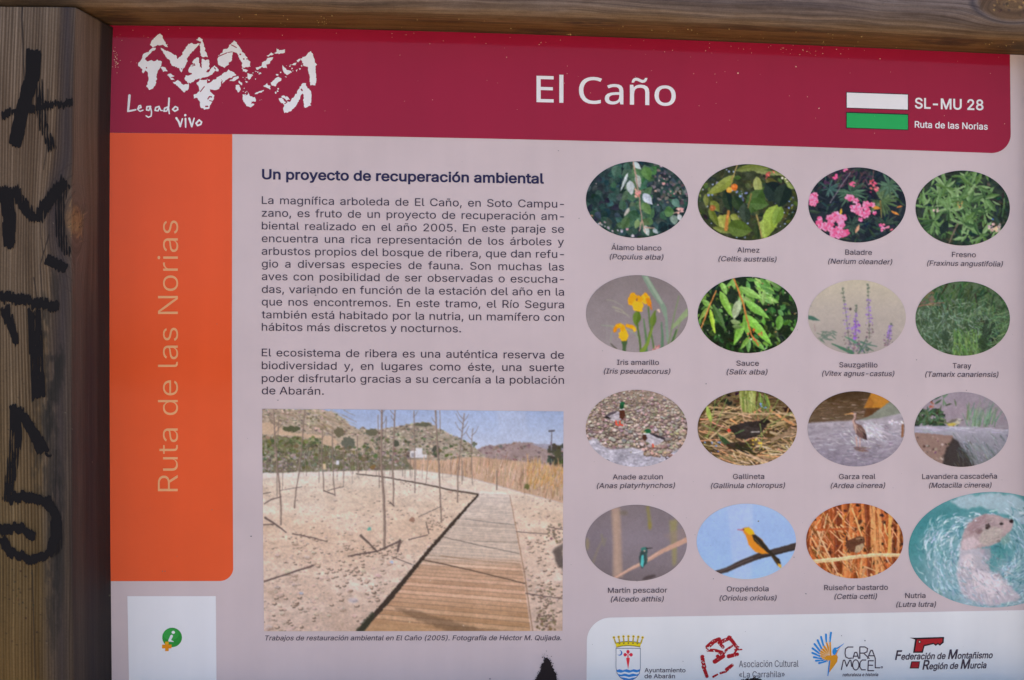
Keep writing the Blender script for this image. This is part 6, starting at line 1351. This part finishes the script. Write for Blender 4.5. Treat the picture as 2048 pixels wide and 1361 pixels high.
# ---------------------------------------------------------------- printed photographs
def oval_mesh(name, s, box, layer, parent):
    cx, cy, rx, ry = box; nu, nv = int(rx * 1.55), int(ry * 1.7)
    u, v = np.meshgrid(np.linspace(-1, 1, nu), np.linspace(-1, 1, nv))
    x = cx + rx * u * np.sqrt(1 - v * v / 2); y = cy + ry * v * np.sqrt(1 - u * u / 2)
    c = sample(s.a, x - s.x0, y - s.y0)
    return new_mesh(name, P(x.ravel(), y.ravel(), lay(layer)), grid_faces(nv, nu), M_PIC, parent, ink(c.reshape(-1, 3)))


CAPTIONS = {
    'poplar': ('Álamo blanco', 1222.7, 1322.8, 501, '(Populus alba)', 1218.8, 1325.7, 519.4, 'hanging branch of white poplar leaves'),
    'hackberry': ('Almez', 1474.5, 1519, 505.6, '(Celtis australis)', 1436.4, 1552, 523.6, 'hackberry leaves with two orange berries'),
    'oleander': ('Baladre', 1690.6, 1744, 510.2, '(Nerium oleander)', 1655.7, 1783.4, 528.6, 'pink oleander flowers'),
    'ash': ('Fresno', 1904, 1951.7, 514.8, '(Fraxinus angustifolia)', 1853.6, 2004.5, 532.6, 'dense pointed ash leaves'),
    'iris': ('Iris amarillo', 1234, 1318, 730.3, '(Iris pseudacorus)', 1207, 1339.5, 748, 'two yellow iris flowers'),
    'willow': ('Sauce', 1472.8, 1518, 732, '(Salix alba)', 1452.6, 1533.8, 749.4, 'bright green willow leaves on a reddish twig'),
    'chaste_tree': ('Sauzgatillo', 1678.7, 1755, 735.3, '(Vitex agnus-castus)', 1643.7, 1787.6, 752.6, 'violet flower spikes on a pale background'),
    'tamarisk': ('Taray', 1905.5, 1942.5, 737, '(Tamarix canariensis)', 1850, 1995.8, 754.3, 'feathery grey green tamarisk'),
    'mallard': ('Anade azulon', 1225.5, 1325.7, 959.3, '(Anas platyrhynchos)', 1193, 1349, 976.6, 'two mallards on pebbles'),
    'moorhen': ('Gallineta', 1466, 1528.5, 958.6, '(Gallinula chloropus)', 1421, 1569, 976.6, 'dark moorhen among dry reeds'),
    'heron': ('Garza real', 1678, 1751, 958.6, '(Ardea cinerea)', 1660.7, 1769.3, 976.6, 'heron standing in a weir'),
    'wagtail': ('Lavandera cascadeña', 1844.4, 1994, 958.2, '(Motacilla cinerea)', 1857.5, 1982, 975.9, 'small wagtail on a ledge'),
    'kingfisher': ('Martín pescador', 1216, 1334.5, 1186, '(Alcedo atthis)', 1221, 1326.4, 1203.6, 'turquoise kingfisher on a pale stem'),
    'oriole': ('Oropéndola', 1453.7, 1537.3, 1183.3, '(Oriolus oriolus)', 1438.5, 1552, 1201.4, 'yellow oriole against blue sky'),
    'warbler': ('Ruiseñor bastardo', 1648.3, 1776, 1180.5, '(Cettia cetti)', 1668.4, 1753, 1198.4, 'small brown bird in russet reeds'),
    'otter': ('Nutria', 1810.6, 1851, 1196.7, '(Lutra lutra)', 1792, 1871, 1214.3, 'otter swimming in turquoise water'),
}
for nm, box in OVALS.items():
    s = globals()['pic_' + nm]()
    a, ax0, ax1, ay, b, bx0, bx1, by, lab = CAPTIONS[nm]
    o = oval_mesh('oval_photograph', s, box, 1, board); o['label'] = 'oval photograph of ' + lab
    tl = .012 if ay < 700 else (.004 if ay < 900 else -.006)
    tilt = lambda x0, x1: (x1 - x0) * tl / 2
    lettering('caption_lettering', [(a, ax0, ay - tilt(ax0, ax1), ax1, ay + tilt(ax0, ax1), 10.2), (b, bx0, by - tilt(bx0, bx1), bx1, by + tilt(bx0, bx1), 10.2, dict(italic=True))], M_TEXT, 2, o, bold=3)

s = pic_landscape()
n, m = 420, 560
v, u = np.meshgrid(np.linspace(0, 1, n), np.linspace(0, 1, m), indexing='ij')
TL, TR, BR, BL = map(np.array, ((524, 817.8), (1127, 823.3), (1125, 1262.3), (528, 1263)))
q = (TL * ((1 - u) * (1 - v))[..., None] + TR * (u * (1 - v))[..., None] + BR * (u * v)[..., None] + BL * ((1 - u) * v)[..., None])
x, y = q[..., 0], q[..., 1]
o = new_mesh('landscape_photograph', P(x.ravel(), y.ravel(), lay(1)), grid_faces(n, m), M_PIC, board, ink(sample(s.a, x - s.x0, y - s.y0).reshape(-1, 3)))
o['label'] = 'landscape photograph of a boardwalk through bare saplings'

# ---------------------------------------------------------------- emblems: drawn masks turned into mesh
def march(mask, level=.5):
    """marching squares: filled cells of mask > level -> verts (x, y) and faces"""
    h, w = mask.shape; idx = {}; V = []; F = []
    ins = mask > level
    def vid(key, x, y):
        i = idx.get(key)
        if i is None: i = idx[key] = len(V); V.append((x, y))
        return i
    any4 = ins[:-1, :-1] | ins[1:, :-1] | ins[:-1, 1:] | ins[1:, 1:]
    for j, i in zip(*np.nonzero(any4)):
        c = [(i, j), (i + 1, j), (i + 1, j + 1), (i, j + 1)]; val = [mask[y, x] for x, y in c]; inn = [k > level for k in val]
        poly = []
        for k in range(4):
            (xa, ya), (xb, yb) = c[k], c[(k + 1) % 4]
            if inn[k]: poly.append(vid((xa, ya), xa, ya))
            if inn[k] != inn[(k + 1) % 4]:
                t = (level - val[k]) / (val[(k + 1) % 4] - val[k]); t = min(max(t, .03), .97)
                kk = (min(xa, xb), min(ya, yb), 'h' if ya == yb else 'v')
                poly.append(vid(kk, xa + (xb - xa) * t, ya + (yb - ya) * t))
        if len(poly) >= 3: F.append(poly[::-1])
    return np.array(V, float), F


class Art(Pic):
    """a canvas finer than the photo: res cells per photo pixel, with a coverage mask of what was drawn"""
    def __init__(s, x0, y0, x1, y1, ox, oy, k, res=2, seed=1):
        super().__init__(x0 * res, y0 * res, x1 * res, y1 * res, ox * res, oy * res, k / res, (0, 0, 0), seed)
        s.res = res; s.m = np.zeros((s.h, s.w))
    def blend(s, m, col, al=1.0, box=None):
        if box is None: box = (0, 0, s.w, s.h)
        x0, y0, x1, y1 = box; sub = s.m[y0:y1, x0:x1]
        if col is None: sub *= (1 - m * al); return
        first = (sub < .02)[..., None]; c = s.a[y0:y1, x0:x1]; col = np.asarray(col, float)
        c[:] = np.where(first, col, c + (col - c) * (m * al)[..., None])
        sub[:] = np.maximum(sub, m * al)
    def mesh(s, name, layer, parent, mat=None, d=None, level=.5):
        V, F = march(s.m, level)
        px = (V[:, 0] + s.x0) / s.res; py = (V[:, 1] + s.y0) / s.res
        col = None if mat else ink(sample(s.a, V[:, 0], V[:, 1]))
        return new_mesh(name, P(px, py, lay(layer) if d is None else d), F, mat or M_PIC, parent, col)


# mountain emblem and its hand lettering
W_ = (206, 206, 212)
A = Art(262, 60, 645, 235, 230, 50, 4.6545, 2, 3)
for p in MOUNT: A.poly(p, W_, 1, 5)
for p, w in MOUNT_CUT: A.stroke(p, w, w, None)
A.r = np.random.RandomState(9)
for p in MOUNT_FLECK:
    A.dots(p[4], [W_], (3, 8), box=p[:4])
A.mesh('mountain_emblem', 2, header, M_WHITE)
A = Art(248, 180, 412, 265, 230, 50, 4.6545, 2, 3)
for p, w in LEGADO: A.stroke(p, w * 1.3, w * 1.05, W_, jit=1.5)
A.mesh('emblem_lettering', 2, header, M_WHITE)

# green information sign on the white label (the code itself is left out)
A = Art(315, 1245, 375, 1310, 0, 896, 2.9257, 2)
A.ell(1007, 1110, 58, 57, (36, 132, 58)); A.ell(1000, 1092, 46, 34, (58, 156, 78), .5); A.stroke([(1004, 1102), (992, 1128)], 16, 15, (214, 220, 222)); A.stroke([(992, 1128), (1014, 1134)], 12, 5, (214, 220, 222)); A.ell(1014, 1080, 10, 9, (214, 220, 222))
A.poly([(966, 1135), (987, 1135), (987, 1152), (1004, 1152), (1004, 1174), (987, 1174), (987, 1190), (966, 1190), (966, 1174), (948, 1174), (948, 1152), (966, 1152)], (232, 130, 30)); A.poly([(970, 1138), (984, 1138), (984, 1150), (970, 1150)], (236, 170, 40), .8)
A.mesh('information_symbol', 2, label)

# town crest
OX3, OY3, K3 = 1020, 1200, 3.657
A = Art(1222, 1268, 1292, 1366, OX3, OY3, K3, 3)
sh = [(774, 353), (955, 353), (955, 500), (948, 540), (925, 570), (895, 588), (865, 594), (835, 588), (805, 570), (782, 540), (774, 500)]
A.poly(sh, (46, 60, 96)); cs = np.array(sh) * .965 + np.array((865, 470)) * .035
A.poly(cs, (206, 206, 210))
A.poly([(779, 515), (800, 508), (826, 516), (852, 508), (880, 516), (906, 508), (930, 514), (950, 508), (948, 525), (926, 532), (900, 526), (870, 534), (840, 526), (812, 534), (782, 528)], (44, 120, 190))
A.poly([(786, 542), (812, 548), (840, 540), (870, 548), (900, 540), (926, 546), (944, 540), (934, 556), (905, 560), (870, 566), (840, 558), (800, 562)], (44, 120, 190)); A.poly([(806, 566), (840, 570), (870, 578), (900, 570), (924, 566), (905, 580), (865, 589), (830, 582)], (44, 120, 190))
A.ell(802, 389, 20, 20, (40, 100, 170)); A.ell(795, 386, 17, 17, (206, 206, 210))
A.stroke([(863, 375), (863, 425)], 9, 9, (196, 40, 66)); A.stroke([(838, 402), (890, 402)], 9, 9, (196, 40, 66))
for x, y in ((863, 380), (842, 402), (886, 402)): A.ell(x, y, 12, 13, (196, 40, 66))
A.ell(863, 402, 5, 5, (206, 206, 210)); A.poly([(850, 425), (876, 425), (874, 445), (864, 508), (852, 445)], (206, 44, 60))
A.poly([(772, 318), (820, 308), (865, 305), (910, 308), (958, 318), (952, 345), (910, 338), (865, 335), (820, 338), (778, 348)], (206, 186, 40)); A.stroke([(772, 318), (820, 308), (865, 305), (910, 308), (958, 318)], 5, 5, (96, 84, 40)); A.stroke([(778, 347), (820, 338), (865, 335), (910, 338), (952, 345)], 5, 5, (96, 84, 40))
for i, x in enumerate((760, 795, 830, 866, 903, 938, 970)):
    yb = 300 - 8 * math.sin(math.pi * i / 6); A.stroke([(865 + (x - 865) * .88, 316), (x, yb - 20)], 12, 8, (170, 150, 50)); A.ell(x, yb - 24, 10, 10, (206, 180, 60)); A.ell(x, yb - 24, 5, 5, (110, 100, 56))
for x in (800, 832, 866, 900, 932): A.ell(x, 322 - 4 * math.sin((x - 770) / 190 * math.pi), 6, 6, (120, 110, 50))
A.mesh('town_crest', 2, sponsor)
SM = dict(bold=10)
lettering('crest_lettering', [('Ayuntamiento', 1289, 1345, 1371, 1345, 8.2), ('de Abarán', 1289, 1356.8, 1350, 1356.8, 8.2)], M_TEXT, 2, sponsor, **SM)

# association emblem
A = Art(1396, 1266, 1490, 1361, OX3, OY3, K3, 3, 4)
R_ = (150, 30, 44)
for p, w in ASSOC: A.stroke(p, w, w * .85, R_, jit=2)
A.m *= np.clip((fbm(A.w, A.h, 7, 5, 2) - .18) * 8, 0, 1) * .5 + .5
A.m *= np.clip((fbm(A.w, A.h, 10, 15, 3) - .24) * 9, 0, 1)
A.mesh('association_emblem', 2, sponsor, M_CRIMSON)
lettering('association_lettering', [('Asociación Cultural', 1478, 1335, 1597, 1334, 13), ('«La Carrahila»', 1478, 1355.5, 1569.5, 1354.5, 12)], M_TEXT, 2, sponsor, bold=-2)

# bird emblem and its lettering
OX4, OY4, K4 = 1560, 1200, 4.197
A = Art(1620, 1260, 1692, 1356, OX4, OY4, K4, 3)
B_, O_ = (40, 128, 196), (226, 138, 44)
tips = [(428, 277), (386, 292), (345, 312), (316, 340), (290, 372), (273, 408), (272, 446), (284, 482), (302, 512), (328, 532)]
mids = [(418, 350), (388, 352), (364, 382), (348, 408), (334, 428), (328, 448), (332, 472), (345, 492), (362, 506), (392, 514)]
for t, m_ in zip(tips, mids):
    A.stroke([m_, (424, 470)], 17, 17, O_); A.stroke([t, m_], 17, 15, B_)
for t, m_ in zip(tips, mids): A.stroke([((t[0] + m_[0]) / 2 - 9, (t[1] + m_[1]) / 2 + 12), (m_[0] - 4, m_[1] + 14), (415, 470)], 3, 2, (206, 206, 216))
A.poly([(372, 484), (400, 466), (440, 468), (470, 452), (486, 480), (480, 520), (452, 560), (420, 600), (418, 540), (412, 508), (384, 506)], O_)
A.poly([(412, 508), (424, 512), (420, 570), (404, 642), (398, 640), (404, 570)], B_); A.poly([(422, 512), (452, 548), (422, 600), (412, 610)], O_)
A.ell(462, 432, 22, 32, B_, 1, .25); A.stroke([(474, 412), (505, 392), (538, 367)], 15, 2, B_); A.stroke([(470, 460), (488, 425), (505, 398)], 9, 3, O_); A.ell(478, 418, 5, 5, (226, 226, 230))
A.mesh('bird_emblem', 2, sponsor)
A = Art(1678, 1288, 1772, 1348, OX4, OY4, K4, 3)
for p in CARA: A.stroke(p, 9, 9, (66, 54, 78))
A.ell(636, 547, 31, 47, (66, 54, 78)); A.ell(636, 547, 22, 38, None); A.ell(855, 567, 9, 9, (66, 54, 78)); A.ell(855, 567, 4, 4, None)
A.mesh('bird_lettering', 2, sponsor, M_TEXT)
lettering('bird_lettering', [('naturaleza e historia', 1685, 1353, 1756, 1352.6, 6.2)], M_TEXT, 2, sponsor, italic=True, bold=14)

# mountaineering federation
A = Art(1815, 1270, 1892, 1342, OX4, OY4, K4, 3)
A.poly([(1086, 318), (1150, 319), (1378, 312), (1374, 360), (1342, 386), (1326, 374), (1306, 387), (1290, 372), (1242, 384), (1214, 390), (1199, 445), (1117, 446), (1134, 334)], (44, 34, 44)); A.poly([(1150, 334), (1364, 324), (1361, 354), (1341, 372), (1326, 360), (1306, 374), (1288, 360), (1240, 372), (1206, 378), (1190, 432), (1132, 434)], (160, 36, 48))
A.ell(1172, 353, 12, 13, (40, 30, 36)); A.ell(1172, 353, 6, 7, (200, 180, 170))
A.poly([(1102, 517), (1176, 517), (1167, 577), (1088, 577)], (60, 34, 44)); A.poly([(1110, 524), (1167, 524), (1160, 569), (1099, 569)], (150, 34, 48))
A.mesh('federation_emblem', 2, sponsor)
lettering('federation_lettering', [([('F', 1.5), ('ederación de ', 1), ('M', 1.5), ('ontañismo', 1)], 1790, 1319.8, 1984.6, 1316.6, 12), ([('R', 1.5), ('egión de ', 1), ('M', 1.5), ('urcia', 1)], 1844.7, 1339.2, 1972, 1336.6, 12)], M_TEXT, 2, sponsor, italic=True, bold=20)

# ---------------------------------------------------------------- dark blotches at the bottom edge, dirt specks on the board
def blotch(name, outline, box, seed, parent):
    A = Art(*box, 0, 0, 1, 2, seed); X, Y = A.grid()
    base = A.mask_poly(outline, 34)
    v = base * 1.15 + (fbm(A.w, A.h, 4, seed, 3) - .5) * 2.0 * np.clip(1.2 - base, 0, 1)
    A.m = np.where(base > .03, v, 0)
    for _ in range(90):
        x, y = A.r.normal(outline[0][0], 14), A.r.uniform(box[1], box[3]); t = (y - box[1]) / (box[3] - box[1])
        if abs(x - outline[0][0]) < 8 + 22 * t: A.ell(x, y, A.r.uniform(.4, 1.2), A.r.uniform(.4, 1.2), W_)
    return A.mesh(name, 3, parent, M_BLOTCH)


blotch('dark_blotch', [(1094, 1312), (1102, 1328), (1110, 1345), (1117, 1368), (1130, 1420), (1060, 1420), (1068, 1366), (1078, 1348), (1084, 1330)], (1050, 1300, 1140, 1425), 5, board)
blotch('dark_blotch', [(1505, 1357), (1518, 1357), (1530, 1365), (1536, 1390), (1470, 1390), (1478, 1364), (1492, 1359)], (1460, 1350, 1546, 1395), 6, board)

A = Art(226, 55, 2040, 1361, 0, 0, 1, 1, 12)
rs = np.random.RandomState(8)
DK = [(631, 591, 2.6), (502, 1073, 3), (556, 801, 2), (1117, 302, 1.6), (1158, 437, 1.4), (1517, 1043, 2.4), (1412, 768, 2), (1612, 1188, 2), (1833, 720, 1.6), (980, 1358, 3), (1933, 781, 1.6), (325, 1143, 1.8), (330, 1143, 1.4), (1427, 1158, 1.4), (1588, 1115, 1.6), (1706, 207, 1.2), (1366, 1323, 1.5), (1730, 1282, 2.2), (1683, 1272, 1.4), (1274, 1163, 1.2), (424, 1020, 1.2), (1390, 1070, 1.4), (1205, 702, 1.2), (1595, 660, 1.2)]
X, Y = None, None
V, F = [], []
def speck(x, y, r, sd):
    n = 7; b = len(V); q = np.random.RandomState(sd)
    for i in range(n):
        a = i / n * 6.283; k = r * q.uniform(.6, 1.2); V.append((x + k * math.cos(a), y + k * .8 * math.sin(a)))
    F.append(list(range(b, b + n))[::-1])
for i, (x, y, r) in enumerate(DK): speck(x, y, r * .75, i)
for i in range(120): speck(rs.uniform(235, 2035), rs.uniform(280, 1355), rs.uniform(.3, .75), 100 + i)
q = np.array(V); o = new_mesh('dirt_specks', P(q[:, 0], q[:, 1], lay(3)), F, print_mat('grey_dirt', ink((104, 104, 110)), .6, .2), board); o['kind'] = 'stuff'
V, F = [], []
for i in range(105):
    x = rs.uniform(232, 2015); t = rs.rand() ** 2.2; y = np.polyval(cfit, x) + 4 + t * 170; speck(x, y, rs.uniform(.35, 1.0), 300 + i)
for i in range(26): speck(rs.normal(231, 3), rs.uniform(95, 135), rs.uniform(.5, 1.4), 600 + i)
for i in range(26): speck(rs.normal(1560, 60), rs.normal(98, 7), rs.uniform(.5, 1.1), 700 + i)
for i, (x, y, r) in enumerate([(1476, 147, 2.2), (1592, 134, 1.6), (1638, 217, 1.5), (1760, 118, 1.2)]): speck(x, y, r, 800 + i)
q = np.array(V); o = new_mesh('pale_dust_specks', P(q[:, 0], q[:, 1], lay(3)), F, print_mat('pale_dirt', ink((206, 168, 150)), .6, .2), board); o['kind'] = 'stuff'

# a crumbly lump of wood dust where the rail meets the print, and crumbs on the rail's underside
M_CRUMB, _N, _L, _b = nodes('wood_dust'); _b.inputs['Base Color'].default_value = (.42, .30, .10, 1); _b.inputs['Roughness'].default_value = .9
def crumbs(name, pts, seed, parent=None):
    bm = bmesh.new(); r = random.Random(seed)
    for x, y, z, s_ in pts:
        bmesh.ops.create_icosphere(bm, subdivisions=1, radius=s_, matrix=Matrix.Translation((x, y, z)) @ Euler((r.random() * 3, r.random() * 3, 0)).to_matrix().to_4x4() @ Matrix.Diagonal((1, r.uniform(.6, 1), r.uniform(.5, 1), 1)))
    me = bpy.data.meshes.new(name); 
    v = [q.co.copy() for q in bm.verts]; f = [[k.index for k in q.verts] for q in bm.faces]; bm.free()
    return new_mesh(name, v, f, M_CRUMB, parent)


rq = random.Random(4); c0 = P(1140., 67.5, .003)
pts = [(c0[0] + rq.gauss(0, .0028), -.003 - abs(rq.gauss(0, .0025)), c0[2] + rq.gauss(0, .0010), rq.uniform(.0005, .0013)) for _ in range(60)]
lump = crumbs('wood_dust_lump', pts, 1)
tag(lump, 'small golden crumbly lump of wood dust stuck under the top rail above the title', 'wood dust')
pts = []
for cxp, n_, sp_ in [(652, 9, 6), (640, 5, 10), (505, 5, 12), (590, 4, 20), (1460, 4, 20), (1540, 4, 16), (1650, 6, 12), (1810, 3, 6), (1980, 6, 14), (1700, 5, 40), (900, 6, 60), (1250, 6, 60), (1400, 5, 50), (2010, 3, 10)]:
    for _ in range(n_):
        xx = float(P(rq.gauss(cxp, sp_), 60., .03)[0]); yy = -rq.uniform(.004, .05)
        pts.append((xx, yy, float(rail_z(xx)) + .0004, rq.uniform(.0003, .0008)))
o = crumbs('wood_crumbs', pts, 2, rail); o['kind'] = 'stuff'

# ---------------------------------------------------------------- black painted letters on the post
M_PAINT, _N, _L, _b = nodes('black_paint'); _b.inputs['Base Color'].default_value = (.014, .013, .014, 1); _b.inputs['Roughness'].default_value = .8; _b.inputs['Specular IOR Level'].default_value = .08
for gi, strokes in enumerate(GRAFFITI):
    xs = [q[0] for st in strokes for q in st[0]]; ys = [q[1] for st in strokes for q in st[0]]
    A = Art(min(xs) - 26, min(ys) - 26, max(xs) + 26, max(ys) + 26, 0, 0, 1, 1.5, gi)
    tot = np.full((A.h, A.w), -1.0)
    st1 = fbm(A.w, A.h, 3.0, gi + 1, 2, 16); st2 = fbm(A.w, A.h, 12, gi + 20, 3, 4)
    colj = (fbm(A.w, 4, 2.4, gi + 40, 2)[1] - .5) * 2 + (fbm(A.w, 4, 14, gi + 50, 2)[1] - .5) * .4
    yy, xx = np.mgrid[0:A.h, 0:A.w].astype(float)
    for p, w0, w1, dry in strokes:
        dry = min(.74, dry * 1.0 + .09)
        q = np.array(p, float); d = np.gradient(q, axis=0); d /= np.hypot(d[:, 0], d[:, 1])[:, None]
        nn = np.stack([-d[:, 1], d[:, 0]], -1); wv = np.linspace(w0, w1, len(q))[:, None] * .55
        L = q + nn * wv; R = q - nn * wv; e0 = A.r.uniform(-3, 3, 4)
        L[0] += d[0] * e0[0]; R[0] += d[0] * e0[1]; L[-1] += d[-1] * e0[2]; R[-1] += d[-1] * e0[3]
        m = A.mask_poly(np.concatenate([L, R[::-1]]))
        m = sample(m[..., None], xx + colj[None] * .8, yy + colj[None] * (13 + 16 * dry))[..., 0]
        for _ in range(8): m = blur1(m)
        comb = .5 + .5 * np.sin(2 * math.pi * (xx / A.res + A.x0 / A.res) / 5.4 + (st2 - .5) * 5)
        v = m * 1.35 + .16 - dry * (comb * 1.25 + st1 * .9) - comb * .12 - np.clip(st2 - (.60 - .2 * dry), 0, 1) * (1 + 1.5 * dry)
        tot = np.maximum(tot, np.where(m > .04, v, -1))
    A.m = tot
    A.mesh('painted_letter', 0, post, M_PAINT, d=DEP + .0006 + .0001 * gi)
